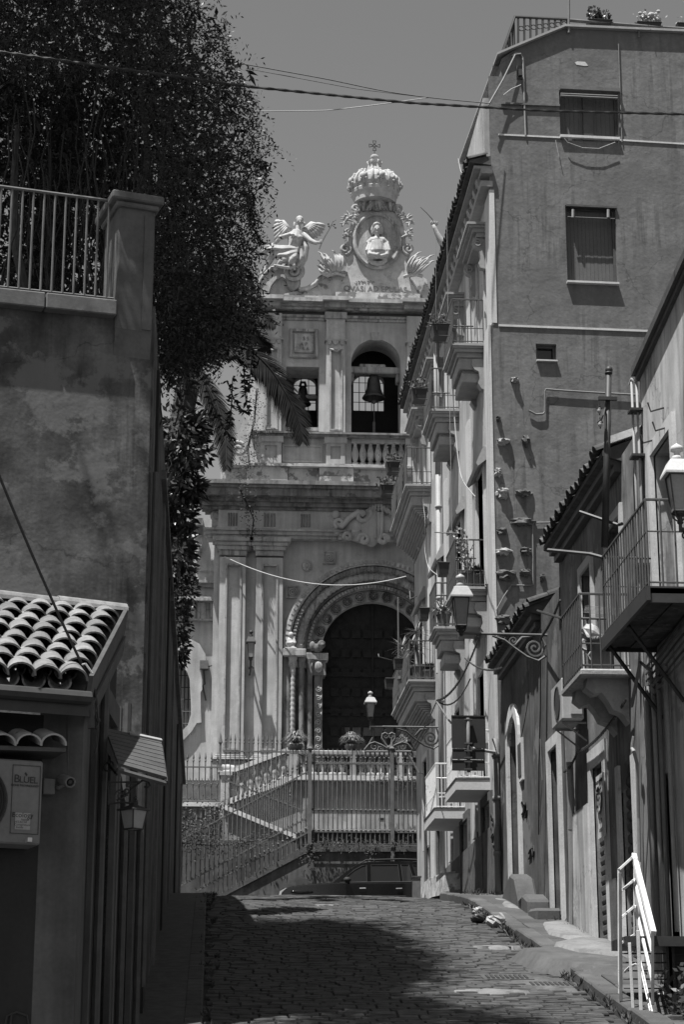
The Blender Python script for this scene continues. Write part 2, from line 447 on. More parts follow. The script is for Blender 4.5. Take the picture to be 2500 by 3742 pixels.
# right pavement: kerb stones and slabs
b = B(); strip(b, [XK+.24, XR+.9], lambda x,y: pz(y)-0.03, [y for y in YS if y < 46]); pave = tag(b.obj('pavement', mortar), kind='structure')
y = 14.0; kr = random.Random(5)
while y < 37.5:
    l = kr.uniform(.8, 1.25); s = (pz(y+l)-pz(y)); dz = kr.uniform(-.015,.015)
    q = B().hexa((XK+kr.uniform(-.015,.015), y+.008, pz(y)-.32+dz), (.25,0,0), (0,l-.016,s), (0,0,.34)); q.obj('kerb_stone', lava_slab, pave, bevel=.018)
    y += l
y = 15.0
while y < 37.5:
    l = kr.uniform(.45, .8); s = pz(y+l)-pz(y); x = XK+.26
    for w_ in (kr.uniform(.35,.5), .6):
        B().hexa((x, y+.006, pz(y)-.12+kr.uniform(-.008,.008)), (w_-.012,0,0), (0,l-.012,s), (0,0,.125)).obj('paving_slab', lava_slab, pave, bevel=.01); x += w_
    y += l
# left pavement strip
b = B(); strip(b, [XL-.2, -0.09], lambda x,y: pz(y)-.03, [y for y in YS if y < 46]); lp = tag(b.obj('left_pavement', lava), kind='structure')
y = 14.0
while y < 43:
    l = kr.uniform(.8, 1.3); s = pz(y+l)-pz(y)
    B().hexa((-.235, y+.008, pz(y)-.3), (.19,0,0), (0,l-.016,s), (0,0,.275)).obj('kerb_stone', lava, lp, bevel=.015); y += l
# patched cement on the pavement by the rolling shutter and worn pale streaks on the road
def blob_patch(name, pts, zoff, mat, par, h=.05):
    q = B(); n = len(pts); cx = sum(p[0] for p in pts)/n; cy = sum(p[1] for p in pts)/n
    vs = [V((cx, cy, pz(cy)+zoff+h))] + [V((cx+(p[0]-cx)*.8, cy+(p[1]-cy)*.8, pz(cy+(p[1]-cy)*.8)+zoff+h*.8)) for p in pts] + [V((p[0], p[1], pz(p[1])+zoff-.10)) for p in pts]
    fs = [(0, 1+i, 1+(i+1) % n) for i in range(n)] + [(1+i, 1+n+i, 1+n+(i+1) % n, 1+(i+1) % n) for i in range(n)]
    return q.add(vs, fs).obj(name, mat, par, smooth=True)
blob_patch('cement_patch', [(XK+.3,28.2),(XK+.55,27.4),(XR-.02,27.0),(XR-.02,28.6),(XR-.02,30.4),(XK+.5,30.0)], .0, concrete, pave, .06)
blob_patch('cement_patch', [(XK+.02,26.4),(XK+.2,25.4),(XR-.3,25.0),(XR-.02,25.3),(XR-.02,26.9),(XK+.6,27.2)], .0, concrete, pave, .16)
blob_patch('cement_patch', [(XK+.35,32.5),(XK+.6,31.9),(XR-.35,32.2),(XR-.3,34.6),(XK+.5,34.9)], .0, concrete, pave, .02)
for (x, y, w, l) in [(3.2,23.2,.9,.16),(3.9,27.5,.8,.12),(2.6,38.4,1.2,.22),(2.0,33.6,.8,.10)]:
    pts = [(x+w*.5*math.cos(a)*kr.uniform(.35,1.2), y+l*math.sin(a)*kr.uniform(.3,1.6)) for a in [2*pi*i/19 for i in range(19)]]
    o = blob_patch('worn_mortar', pts, -.082, concrete, road, .03)
blob_patch('gutter_dust', [(3.2,24.9),(3.3,24.1),(3.7,23.5),(4.3,23.3),(4.33,24.2),(4.0,24.9)], -.10, M('pale_dust', .085, .4, 5, patch=.6, patch_c=.045, pscale=4), road, .022)
blob_patch('sunk_paving', [(XK-.5,26.3),(XK-.35,25.2),(XK+.1,24.2),(XR-.3,23.4),(XR-.05,24.2),(XR-.05,26.0),(XK+.4,26.6)], .0, lava_slab, pave, .10)
# drain grates near the kerb
for (x, y) in [(3.55,24.4),(4.0,23.9)]:
    d = thing('drain_grate', 'iron drain grate in the cobbles ' + ('nearer the middle of the street' if x < 3.8 else 'close beside the kerb'), 'drain grate', (x, y, rz(x,y)), 'drain grates in the street')
    s = (pz(y+.2)-pz(y-.2))/.4
    B().hexa((x-.3,y-.17,rz(x,y-.17)-.02),(.6,0,0),(0,.34,.34*s),(0,0,.035)).obj('frame', iron_mid, d)
    q = B()
    for k in range(9): q.hexa((x-.25+k*.057,y-.13,rz(x,y-.13)+.015),(.03,0,0),(0,.26,.26*s),(0,0,.012))
    q.obj('grating', iron, d)

# ------------------------------------------------------------------ church
YC = 61.5
def C(px, py, d=0.0): return onY(px, py, YC-d)
CZ = lambda py, px=1150: C(px, py).z
CXx = lambda px, py: C(px, py).x
church = thing('church', 'baroque stone church with arched portal and bell gallery at the top of the street', 'church', (CXx(1369,2780), YC, CZ(2790)))
def cb(b, px0, py0, px1, py1, d0, d1):     # block from d0 to d1 in front of the facade, given by its outline in the picture
    my, mx = (py0+py1)/2, (px0+px1)/2
    x0 = C(px0, my, d1).x; x1 = C(px1, my, d1).x; z1 = C(mx, py0, d1).z; z0 = C(mx, py1, d1).z
    return b.box(x0, x1, YC-d1, YC-d0, z0, z1)
def courses(b, x0, x1, layers, ret=0.0):  # stacked mouldings with a return at the left end
    for (z0, z1, d) in layers: b.box(x0-d*ret, x1, YC-d, YC+.3, z0, z1)
    return b
XE = CXx(1700, 2000)                       # hidden right end, behind the palazzo
zb = 3.9
# lower body with the arched portal recess
PCX, PCZ = CXx(1369,2371), CZ(2371,1369); px_m = mpp(YC)
ro = 330*px_m; xl = CXx(775, 2400)
ztop = CZ(1790)
b = B()
b.box(xl, PCX-ro, YC, YC+6, zb, ztop); b.box(PCX+ro, XE, YC, YC+6, zb, ztop)
arc = [V((PCX+ro*math.cos(a), YC, PCZ+ro*math.sin(a))) for a in [pi*i/32 for i in range(33)]]
b.ext([V((PCX-ro,YC,ztop)), V((PCX+ro,YC,ztop))] + arc, (0,6,0))
b.obj('lower_wall', church_plaster, church)
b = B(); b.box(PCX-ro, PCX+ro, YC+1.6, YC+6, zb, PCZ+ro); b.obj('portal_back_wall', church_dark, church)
# portal rings, each one deeper than the last
rings = [(330,306,.16),(306,283,.06),(283,262,-.10),(262,248,-.18),(248,226,-.28),(226,187,-.42)]
for i, (a_, c_, d) in enumerate(rings):
    b = B().arch(PCX, PCZ, c_*px_m, a_*px_m, YC-d, YC+1.6, n=36)
    x0, x1 = a_*px_m, c_*px_m
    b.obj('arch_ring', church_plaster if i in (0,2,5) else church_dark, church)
    if i < 5:
        for sgn in (-1, 1): B().box(PCX+sgn*x0 if sgn < 0 else PCX+x1, PCX-x1 if sgn < 0 else PCX+x0, YC-d, YC+1.6, CZ(2790), PCZ).obj('jamb', church_dark, church)
def bumps(r, d, n, s, name, mat, kind=0):
    b = B()
    for i in range(n):
        a = pi*(i+.5)/n; p = V((PCX+r*px_m*math.cos(a), YC-d, PCZ+r*px_m*math.sin(a)))
        if kind: b.ball(p, s, s*.8, s, 6, 4)
        else:
            t = V((-math.sin(a),0,math.cos(a))); q = V((math.cos(a),0,math.sin(a)))
            b.hexa(p - t*s*.45 - q*s*.5 + V((0,-s*.4,0)), t*s*.9, q*s, V((0,s*.8,0)))
    return tag(b.obj(name, mat, church), kind='stuff')
bumps(318, .16, 52, .11, 'dentil_band', church_stone); bumps(294, .08, 70, .10, 'bead_band', church_dark, 1)
bumps(272, -.08, 44, .16, 'leaf_band', church_stone, 1); bumps(237, -.26, 60, .09, 'dentil_band', church_stone)
for i in range(13):
    a = pi*(i+.5)/13; p = V((PCX+206*px_m*math.cos(a), YC+.42, PCZ+206*px_m*math.sin(a)))
    b = B().lathe([(.175,0),(.175,.07),(.14,.10),(.13,.03),(.05,.03),(.045,.10),(.01,.11)], p, 14, axis=(0,-1,0))
    for k in range(8):
        t = 2*pi*k/8; b.ball(p+V((.085*math.cos(t),-.06,.085*math.sin(t))), .034, .04, .034, 6, 4)
    b.obj('rosette', church_dark, church, smooth=True)
# door
dr = 187*px_m; dx0 = PCX-dr; dx1 = PCX+dr; dz0 = CZ(2790)
b = B()
outl = [V((dx1,YC+.75,dz0)), V((dx1,YC+.75,PCZ))] + [V((PCX+dr*math.cos(a),YC+.75,PCZ+dr*math.sin(a))) for a in [pi*i/24 for i in range(1,24)]] + [V((dx0,YC+.75,PCZ)), V((dx0,YC+.75,dz0))]
b.ext(outl, (0,.3,0)); door = b.obj('door', door_wood, church)
b = B()
for r_ in range(7):
    for c_ in range(8):
        x = dx0+.42+c_*(2*dr-.84)/7; z = dz0+.5+r_*.62
        if (x-PCX)**2+(max(0,z-PCZ))**2 < (dr-.25)**2: B().hexa((x-.13,YC+.75,z-.13),(.26,0,0),(0,-.06,0),(0,0,.26)).obj('raised_panel', door_wood, door)
b = B(); b.box(PCX-.03,PCX+.03,YC+.70,YC+.749,dz0,PCZ+dr-.1); b.box(dx0+.02,dx1-.02,YC+.68,YC+.749,PCZ-.75,PCZ-.6); b.box(dx0+.02,dx1-.02,YC+.68,YC+.749,dz0+1.7,dz0+1.82)
b.obj('door_rail', door_wood, door)
# columns, pilaster and impost left of the door (and the hidden right side)
zi0, zi1 = CZ(2407,1150), CZ(2381,1150); zcb = CZ(2740,1150)
for sg in (-1, 1):
    b = B(); xa = C(1033,2394,.3).x; xb = C(1200,2394).x
    if sg < 0: b.box(xa, PCX-248*px_m, YC-.42, YC+.28, zi0, zi1); b.box(PCX-248*px_m-.01, xb, YC+.02, YC+.5, zi0-.03, zi1-.03)
    else: b.box(PCX+248*px_m, 2*PCX-xa, YC-.42, YC+.28, zi0, zi1); b.box(2*PCX-xb, PCX+248*px_m+.01, YC+.02, YC+.5, zi0-.03, zi1-.03)
    b.obj('impost', church_stone, church, bevel=.02)
    for k, (pc, d, tw) in enumerate([(1068,.22,1),(1100,.08,0),(1132,-.06,0)]):
        x = C(pc,2550).x; x = x if sg < 0 else 2*PCX-x
        r = .068 if tw else .085; b = B(); prof = [(.12,0),(.12,.1),(.10,.14),(r,.2)]; H = zi0-zcb
        n = 44
        for i in range(n+1): prof.append((r*(1+(.13*math.sin(i*1.9) if tw else 0)), .22+(H-.75)*i/n))
        prof += [(r*1.1,H-.5),(.10,H-.42),(.09,H-.4),(.11,H-.16),(.15,H-.02),(.15,H)]
        b.lathe(prof, (x, YC-d, zcb), 12)
        for j in range(6):
            t = 2*pi*j/6; b.ball((x+.11*math.cos(t), YC-d+.11*math.sin(t), zcb+H-.22), .035, .035, .11, 6, 4)
        b.obj('column', church_stone if tw else church_dark, church, smooth=True)
    b = B(); xa, xb = C(1148,2560,-.1).x, C(1178,2560,-.1).x
    if sg > 0: xa, xb = 2*PCX-xb, 2*PCX-xa
    b.box(xa, xb, YC+.12, YC+.7, dz0, zi0-.5); b.box(xa-.06, xb+.10, YC+.06, YC+.7, zi0-.5, zi0-.03)
    pil = b.obj('carved_jamb', church_dark, church)
    b = B(); z = dz0+.25
    while z < zi0-.7:
        b.tube(spiral(((xa+xb)/2, YC+.11, z), .015, .10, 1.6, 0 if int(z*7) % 2 else pi, X1, Z1, 14), .02, 5); z += .26
    b.ball(((xa+xb)/2, YC+.05, zi0-.25), .14, .08, .18)
    b.obj('scroll_relief', church_stone, pil, smooth=True)
    # crouching figure and lion on the imposts
    x = C(1061,2350,.3).x; x = x if sg < 0 else 2*PCX-x; z = zi1
    b = B().ball((x,YC-.22,z+.22),.13,.12,.2).ball((x+.02,YC-.26,z+.46),.09,.09,.1).tube([(x+.09,YC-.26,z+.36),(x+.15,YC-.3,z+.2),(x+.02,YC-.34,z+.14)],.05).tube([(x-.08,YC-.26,z+.2),(x+.05,YC-.34,z+.2),(x+.1,YC-.3,z+.02)],.06).box(x-.2,x+.2,YC-.4,YC-.02,z,z+.05)
    remesh(b.obj('crouching_figure', statue_stone, church), .02, 2)
    x = C(1160,2370,-.1).x; x = x if sg < 0 else 2*PCX-x
    b = B().ball((x,YC+.05,z+.12),.16,.14,.15).ball((x+.12,YC-.04,z+.22),.13,.13,.14).ball((x+.14,YC-.15,z+.18),.07,.07,.07).ball((x-.16,YC+.05,z+.18),.1,.1,.16)
    remesh(b.obj('carved_lion', church_dark, church), .02, 2)
# spandrel carvings
for (px, py) in [(1202,2039),(1068,2164)]:
    s = .20; p = C(px, py)
    b = B().box(p.x-s,p.x+s,YC-.04,YC+.1,p.z-s,p.z+s); fr = b.obj('carved_square', church_stone, church)
    b = B().tube(spiral((p.x,YC-.06,p.z), .02, .15, 2.2, 0, X1, Z1, 24), .022, 5).box(p.x-s,p.x+s,YC-.075,YC-.04,p.z+s-.04,p.z+s).box(p.x-s,p.x+s,YC-.075,YC-.04,p.z-s,p.z-s+.04).box(p.x-s,p.x-s+.04,YC-.074,YC-.04,p.z-s+.04,p.z+s-.04).box(p.x+s-.04,p.x+s,YC-.074,YC-.04,p.z-s+.04,p.z+s-.04)
    b.obj('spiral_relief', church_stone, fr)
p = C(1122,2069); b = B().lathe([(.17,0),(.17,.05),(.12,.08),(.05,.05),(.04,.1),(.0,.11)], (p.x,YC,p.z), 14, axis=(0,-1,0)).obj('rosette', church_stone, church, smooth=True)
for (px, py, a) in [(1090,2150,1.05),(1128,2092,.85)]:   # pale repaired voussoirs over the arch
    p = C(px+20, py+25); t = V((math.cos(a),0,math.sin(a))); q = V((-math.sin(a),0,math.cos(a)))
    B().hexa(p+V((0,-.09,0))-t*.3-q*.12, t*.6, q*.24, V((0,.2,0))).obj('voussoir', church_plaster, church)
# paired pilasters
zc0 = CZ(2039,900)
for (a_, c_, pa, pb) in [(797,893,824,873),(932,1031,958,1008)]:
    b = B(); my = 2400
    x0, x1 = C(a_,my,.3).x, C(c_,my,.3).x; y0 = YC-.30; z0, z1 = CZ(2766,900), CZ(2045,900)
    xa, xb = C(pa,my,.3).x, C(pb,my,.3).x; za, zb_ = CZ(2742,900), CZ(2075,900)
    b.box(x0,xa,y0,YC+.1,z0,z1); b.box(xb,x1,y0,YC+.1,z0,z1); b.box(xa,xb,y0,YC+.1,z0,za); b.box(xa,xb,y0,YC+.1,zb_,z1); b.box(xa,xb,y0+.10,YC+.1,za,zb_)
    pl = b.obj('pilaster', church_plaster, church)
    b = B(); t = .045
    for (q0,q1,q2,q3) in [(xa-t,xa+.01,za-t,zb_+t),(xb-.01,xb+t,za-t,zb_+t),(xa+.01,xb-.01,za-t,za+.01),(xa+.01,xb-.01,zb_-.01,zb_+t)]: b.box(q0,q1,y0-.04,y0+.02,q2,q3)
    b.obj('panel_moulding', church_stone, pl)
    b = B()
    for (za_, zc_, e) in [(CZ(2039,900),CZ(2020,900),.03),(CZ(2020,900),CZ(2005,900),.10),(CZ(2005,900),CZ(1992,900),.16),(CZ(1992,900),CZ(1977,900),.24)]: b.box(x0-e,x1+e,y0-e,YC+.1,za_,zc_)
    b.obj('capital', church_stone, pl, bevel=.02)
    b = B()
    for (za_, zc_, e) in [(CZ(2785,900),CZ(2778,900),.14),(CZ(2778,900),CZ(2771,900),.09),(CZ(2771,900),CZ(2764,900),.05)]: b.box(x0-e,x1+e,y0-e,YC+.1,za_,zc_)
    b.box(x0-.1,x1+.1,y0-.1,YC+.1,zb,CZ(2785,900)); b.obj('pilaster_base', church_stone, pl, bevel=.02)
b = B(); b.ball((C(912,1995,.3).x, YC-.2, CZ(2000,912)), .13, .12, .2); b.obj('corbel_head', church_dark, church)
b = B(); x0 = C(845,2600).x; b.box(xl-.02, C(1040,2800,.2).x, YC-.18, YC, zb, CZ(2805,900)); b.obj('plinth', church_dark, church)
# entablature
x0 = C(797,1910,.3).x
L = lambda py: CZ(py, 1000)
b = courses(B(), x0, XE, [(L(1977),L(1966),.34),(L(1966),L(1953),.40),(L(1953),L(1945),.46)], 1); b.obj('architrave', church_stone, church)
b = courses(B(), x0, XE, [(L(1945),L(1876),.34)], 0); fz = b.obj('frieze', church_plaster, church)
for (pa, pb) in [(830,868),(962,1008),(1097,1135)]:
    xa, xb = C(pa,1915,.4).x, C(pb,1915,.4).x
    b = B()
    for k in range(4): w = (xb-xa)/4; b.tube([(xa+w*(k+.5), YC-.35, L(1935)), (xa+w*(k+.5), YC-.35, L(1888))], w*.36, 6)
    b.obj('triglyph', church_dark, fz)
lay = [(L(1876),L(1866),.42),(L(1866),L(1852),.52),(L(1852),L(1838),.62),(L(1838),L(1812),.86),(L(1812),L(1802),.94),(L(1802),L(1788),1.02)]
b = courses(B(), x0, XE, lay, 1); b.obj('main_cornice', church_dark, church)
for k, (pxl) in enumerate([775]):
    p = C(787,1910,.3)
    b = B().tube(spiral((p.x,YC-.1,L(1890)), .05, .2, 1.2, pi*.2, X1, Z1, 20), .08).tube(spiral((p.x+.03,YC-.1,L(1938)), .03, .13, 1.1, -pi*.5, X1, Z1, 16), .06).box(p.x-.12,p.x+.3,YC-.16,YC+.1,L(1945),L(1885)).obj('scroll_console', church_stone, church, smooth=False)
# cartouche over the portal
b = B(); cc = lambda px, py, d=.4: C(px, py, d)
c0 = cc(1345,1925)
b.ball((c0.x,YC-.34,c0.z),.85,.13,.55,20,10).ball((c0.x+.1,YC-.38,c0.z),.35,.2,.65,16,10)
for (px,py,r0,turn,a0,wd) in [(1325,1885,.28,1.1,0,.07),(1240,1915,.16,1.2,pi,.06),(1330,1975,.18,1.3,1.5,.07),(1400,1975,.18,-1.3,1.5,.07),(1270,1965,.14,1.1,3,.06),(1480,1970,.2,1.1,2,.06)]:
    p = cc(px,py); b.tube(spiral((p.x,YC-.50,p.z), .03, r0, turn, a0, X1, Z1, 18), wd*1.15, 8)
for k in range(-3,4):
    p = cc(1383,1885); b.ball((p.x+.10*k,YC-.46,p.z+.32-abs(k)*.05),.07,.08,.2,6,5,Matrix.Rotation(-.25*k,3,'Y'))
for k in (-1,0,1):
    p = cc(1383,1920); b.tube([(p.x+.11*k,YC-.5,p.z+.4),(p.x+.09*k,YC-.53,p.z-.45)],.06,6)
for (px,py) in [(1228,1880),(1232,1940),(1255,1905),(1290,1950)]:
    p = cc(px,py); b.ball((p.x,YC-.38,p.z),.14,.08,.14)
b.tube([cc(1222,1915),cc(1250,1925,.5),cc(1275,1895,.5),cc(1310,1870,.55),cc(1330,1885,.5)],.09,8)
b.obj('cartouche', church_plaster, church, smooth=True)
# base course above the cornice, pale and lichened, and the bell stage
xe2 = C(1545,1400).x
zq = lambda py: CZ(py, 1150)
b = B(); xs = [805,900,1052,1165,1292,1440,1600]
for i in range(6):
    x0_, x1_ = C(xs[i],1750,.1).x, C(xs[i+1],1750,.1).x; dd = [.0,.25,.1,.28,.1,.25][i]
    B().box(x0_+.006, x1_-.006, YC-dd, YC+3.2, zq(1790), zq(1716)).obj('base_block', church_lichen, church, bevel=.012)
b = B(); b.box(C(816,1708,.2).x, XE, YC-.35, YC+3, zq(1716), zq(1708)); b.box(C(822,1704,.2).x, XE, YC-.25, YC+3, zq(1708), zq(1702)); b.obj('base_ledge', church_lichen, church)
# parapet of the bell stage
b = B(); b.box(C(930,1650).x, C(1284,1650).x, YC-.02, YC+2.2, zq(1702), zq(1604)); b.box(C(1480,1650).x, XE, YC-.02, YC+2.2, zq(1702), zq(1604)); b.box(C(1284,1650).x, C(1480,1650).x, YC+.22, YC+2.2, zq(1702), zq(1604))
b.box(C(1284,1650).x, C(1480,1650).x, YC-.10, YC+.22, zq(1620), zq(1604))
b.obj('parapet_wall', church_plaster, church)
b = B(); b.box(C(925,1597,.2).x, XE, YC-.30, YC+.3, zq(1604), zq(1597)); b.box(C(918,1592,.2).x, XE, YC-.36, YC+.3, zq(1597), zq(1590)); b.obj('parapet_cap', church_dark, church)
for (a_, c_) in [(951,1028),(1192,1261),(1490,1548)]:
    b = B(); x0, x1 = C(a_,1650,.2).x, C(c_,1650,.2).x; y0 = YC-.2; m = .14
    za, zb_ = zq(1683), zq(1636); z0, z1 = zq(1702), zq(1604)
    b.box(x0,x0+m,y0,YC,z0,z1); b.box(x1-m,x1,y0,YC,z0,z1); b.box(x0+m,x1-m,y0,YC,z0,za); b.box(x0+m,x1-m,y0,YC,zb_,z1); b.box(x0+m,x1-m,y0+.07,YC,za,zb_)
    b.box(x0-.06,x1+.06,y0-.06,YC,zq(1625),zq(1604)); b.obj('pedestal', church_plaster, church)
b = B(); x0, x1 = C(1031,1650,.05).x, C(1178,1650,.05).x; z0, z1 = zq(1692), zq(1628)
for q in [(x0,x0+.06,z0,z1),(x1-.06,x1,z0,z1),(x0+.06,x1-.06,z0,z0+.06),(x0+.06,x1-.06,z1-.06,z1)]: b.box(q[0],q[1],YC-.06,YC-.02,q[2],q[3])
b.obj('sunken_panel', church_plaster, church)
bal0 = None; x0, x1 = C(1284,1650).x, C(1480,1650).x; H = zq(1620)-zq(1702)
for k in range(7):
    x = x0+(x1-x0)*(k+.5)/7
    if bal0 is None:
        bal0 = B().lathe([(.11,0),(.11,.1),(.06,.14),(.12,.34),(.13,.42),(.07,.62),(.055,.72),(.10,.76),(.10,H)], (x,YC-.03,zq(1702)), 10).obj('baluster', church_stone, church, smooth=True, loc=(x,YC-.03,zq(1702)))
    else: inst(bal0, church, (x,YC-.03,zq(1702)))
# bell stage wall with two openings
z0, z1 = zq(1590), zq(1150)
spr, rr = CZ(1325,1370), 87*px_m*1.0
ax0, ax1 = C(1284,1450).x, C(1466,1450).x; acx = (ax0+ax1)/2; rr = (ax1-ax0)/2
lx0, lx1 = C(1045,1450).x, C(1166,1450).x; lz1 = CZ(1340,1105); wl0 = C(932,1400).x; D = 1.1
b = B(); b.box(wl0,lx0,YC,YC+D,z0,z1); b.box(lx1,ax0,YC,YC+D,z0,z1); b.box(ax1,XE,YC,YC+D,z0,z1); b.box(lx0,lx1,YC,YC+D,lz1,z1)
b.ext([V((ax0,YC,z1)),V((ax1,YC,z1))]+[V((acx+rr*math.cos(a),YC,spr+rr*math.sin(a))) for a in [pi*i/24 for i in range(25)]], (0,D,0))
b.obj('bell_stage_wall', church_plaster, church)
# inside: side walls, ceiling and the back wall with two barred openings to the sky
bw = YC+3.0
g = [(1292,1404,1360,1500),(1074,1155,1374,1498)]
b = B(); N = V((0,-1,0)); holes = []
for (a_,c_,t_,u_) in g:
    p0, p1 = onY(a_,u_,bw), onY(c_,t_,bw); holes.append((p0.x,p1.x,p0.z,p1.z))
xs = [wl0, holes[1][0], holes[1][1], holes[0][0], holes[0][1], XE]
zz0 = z0-.5; zt = z1
for i in range(5):
    if i in (0,2,4): b.box(xs[i],xs[i+1],bw,bw+.35,zz0,zt)
    else:
        h = holes[1] if i == 1 else holes[0]; r_ = (h[1]-h[0])/2; cx_ = (h[0]+h[1])/2; s_ = h[3]-r_*.75
        b.box(h[0],h[1],bw,bw+.35,zz0,h[2])
        b.ext([V((h[0],bw,zt)),V((h[1],bw,zt))]+[V((cx_+r_*math.cos(a),bw,s_+r_*.75*math.sin(a))) for a in [pi*k/16 for k in range(17)]], (0,.35,0))
b.box(wl0,wl0+.4,YC+D,bw,zz0,zt); b.box(XE-.4,XE,YC+D,bw,zz0,zt); b.box(lx1+.3,ax0-.3,YC+D,bw,zz0,zt); b.box(wl0,XE,YC,bw+.3,zt,zt+.6); b.box(wl0,XE,YC+.02,bw,zz0-.3,z0-.02)
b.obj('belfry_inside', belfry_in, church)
for h in holes:
    gb = B(); n = int((h[1]-h[0])/.19)
    for k in range(1,n): x = h[0]+(h[1]-h[0])*k/n; gb.tube([(x,bw+.15,h[2]),(x,bw+.15,h[3])],.014,4)
    for k in range(1,4): z = h[2]+(h[3]-h[2])*k/4; gb.tube([(h[0],bw+.15,z),(h[1],bw+.15,z)],.012,4)
    gb.obj('window_grille', iron, church)
# beams carrying the bells
b = B(); b.box(ax0-.1,ax1+.1,YC+.35,YC+.75,CZ(1350,1370),CZ(1326,1370))
b.box(ax0-.001,ax0+.12,YC+.38,YC+.72,CZ(1380,1370),CZ(1350,1370)); b.box(ax1-.12,ax1,YC+.38,YC+.72,CZ(1380,1370),CZ(1350,1370)); b.box(ax0+.3,ax1-.45,YC+.45,YC+.7,CZ(1326,1370),CZ(1312,1370)); b.obj('bell_beam', church_stone, church, bevel=.03)
b = B(); b.box(lx0,lx1,YC+1.2,YC+1.5,CZ(1410,1105),CZ(1396,1105)); b.obj('bell_beam', church_stone, church, bevel=.03)
b = B(); b.box(lx0,lx1,YC-.06,YC+.3,z0,z0+.05); b.box(ax0,ax1,YC-.06,YC+.3,z0,z0+.05); b.box(lx0,lx1,YC+.02,YC+.4,CZ(1572,1105),CZ(1560,1105)); b.obj('sill', church_stone, church)
# panel over the left opening
p0, p1 = C(1057,1305,.1), C(1163,1202,.1)
b = B()
for q in [(p0.x,p0.x+.1,p0.z,p1.z),(p1.x-.1,p1.x,p0.z,p1.z),(p0.x+.1,p1.x-.1,p0.z,p0.z+.1),(p0.x+.1,p1.x-.1,p1.z-.1,p1.z)]: b.box(q[0],q[1],YC-.12,YC-.001,q[2],q[3])
fr = b.obj('inscription_panel', church_stone, church, bevel=.02)
q0, q1 = C(1076,1286,.1), C(1146,1220,.1)
b = B().box(q0.x,q1.x,YC-.06,YC-.001,q0.z,q1.z); b.obj('stone_tablet', church_stone, fr)
for (s, px, py, sz) in [('S S',1118,1238,.17),('A P',1110,1258,.17),('R A',1116,1274,.15)]:
    p = C(px,py,.065); text(s, sz, p, X1, Z1, church_dark, fr, 'lettering', .012)
# bell stage pilasters
for (a_,c_,pa,pb) in [(1192,1261,1209,1247),(962,1028,975,1012),(1490,1552,1508,1540)]:
    x0, x1 = C(a_,1420,.2).x, C(c_,1420,.2).x; y0 = YC-.22; xa, xb = C(pa,1420,.2).x, C(pb,1420,.2).x; za, zb_ = zq(1576), zq(1284)
    b = B(); z1p = zq(1156)
    b.box(x0,xa,y0,YC,z0,z1p); b.box(xb,x1,y0,YC,z0,z1p); b.box(xa,xb,y0,YC,z0,za); b.box(xa,xb,y0,YC,zb_,z1p); b.box(xa,xb,y0+.09,YC,za,zb_)
    pl = b.obj('bell_stage_pilaster', church_plaster, church)
    b = B(); t = .04
    for q in [(xa-t,xa+.008,za-t,zb_),(xb-.008,xb+t,za-t,zb_),(xa+.008,xb-.008,za-t,za+.008)]: b.box(q[0],q[1],y0-.035,y0+.02,q[2],q[3])
    b.tube([(xa-.03,y0-.02,zb_),((xa+xb)/2-.12,y0-.04,zb_-.02),((xa+xb)/2,y0-.05,zb_-.09),((xa+xb)/2+.12,y0-.04,zb_-.02),(xb+.03,y0-.02,zb_)],.035,6)
    b.obj('panel_moulding', church_stone, pl)
    b = B(); b.box(x0-.05,x1+.05,y0-.06,YC,zq(1254),zq(1248))
    for k in range(3):
        xm = x0+(x1-x0)*(k+.5)/3; w = .075 if k != 1 else .11
        b.ext([(xm-w,y0-.05,zq(1254)),(xm+w,y0-.05,zq(1254)),(xm+w*.5,y0-.05,zq(1268)),(xm-w*.5,y0-.05,zq(1268))],(0,.1,0))
    b.obj('capital', church_stone, pl)
# keystone and spandrel frames over the bell arch
b = B(); p = C(1376,1225,.1); b.ext([(p.x-.13,YC-.06,p.z-.16),(p.x+.13,YC-.06,p.z-.16),(p.x+.19,YC-.06,p.z+.12),(p.x-.19,YC-.06,p.z+.12)],(0,.06,0)); b.obj('keystone', church_stone, church)
# bell stage entablature and attic
xq = C(950,1120,.3).x
b = B(); lay = [(zq(1173),zq(1164),.06),(zq(1164),zq(1156),.12)]
courses(b, wl0+.3, XE, lay, 1); courses(b, C(1186,1160).x, C(1266,1160).x, [(zq(1173),zq(1150),.3)]); b.obj('bell_stage_architrave', church_stone, church)
b = B(); lay = [(zq(1140),zq(1133),.24),(zq(1133),zq(1126),.36),(zq(1126),zq(1113),.62)]
courses(b, wl0+.45, XE, lay, 1)
for (a_, c_) in [(1178,1272),(955,1032),(1470,1560)]: b.box(C(a_,1120,.5).x, C(c_,1120,.5).x, YC-.78, YC-.6, zq(1126), zq(1112)); b.box(C(a_+8,1120,.5).x, C(c_-8,1120,.5).x, YC-.5, YC-.3, zq(1140), zq(1126))
b.obj('upper_cornice', church_stone, church)
b = B(); b.box(wl0+.1, XE, YC-.30, YC+1.4, zq(1113), zq(1093)); b.box(C(1225,1084).x, C(1532,1084).x, YC-.28, YC+.9, zq(1093), zq(1076)); b.obj('attic_base', church_lichen, church)
# curved side buttress with a scroll
pts = [(838,1700),(838,1655),(850,1600),(880,1560),(900,1500),(905,1440),(893,1400),(930,1380),(938,1400),(938,1700)]
b = B().ext([C(x,y,-.2) for x, y in pts], (0,.9,0)); b.obj('side_buttress', church_plaster, church)
b = B().tube(spiral(C(872,1642,.05), .05, .30, 1.6, .3, X1, Z1, 26), .07, 8).obj('buttress_scroll', church_stone, church, smooth=True)
# ------------------------------------------------------------------ crowning pediment: volutes, medallion, crown, cross, angel
YA = -.05   # depth of the attic front
def poly(pts, d0, d1): return B().ext([C(x, y, d1) for x, y in pts], (0, d1-d0, 0))
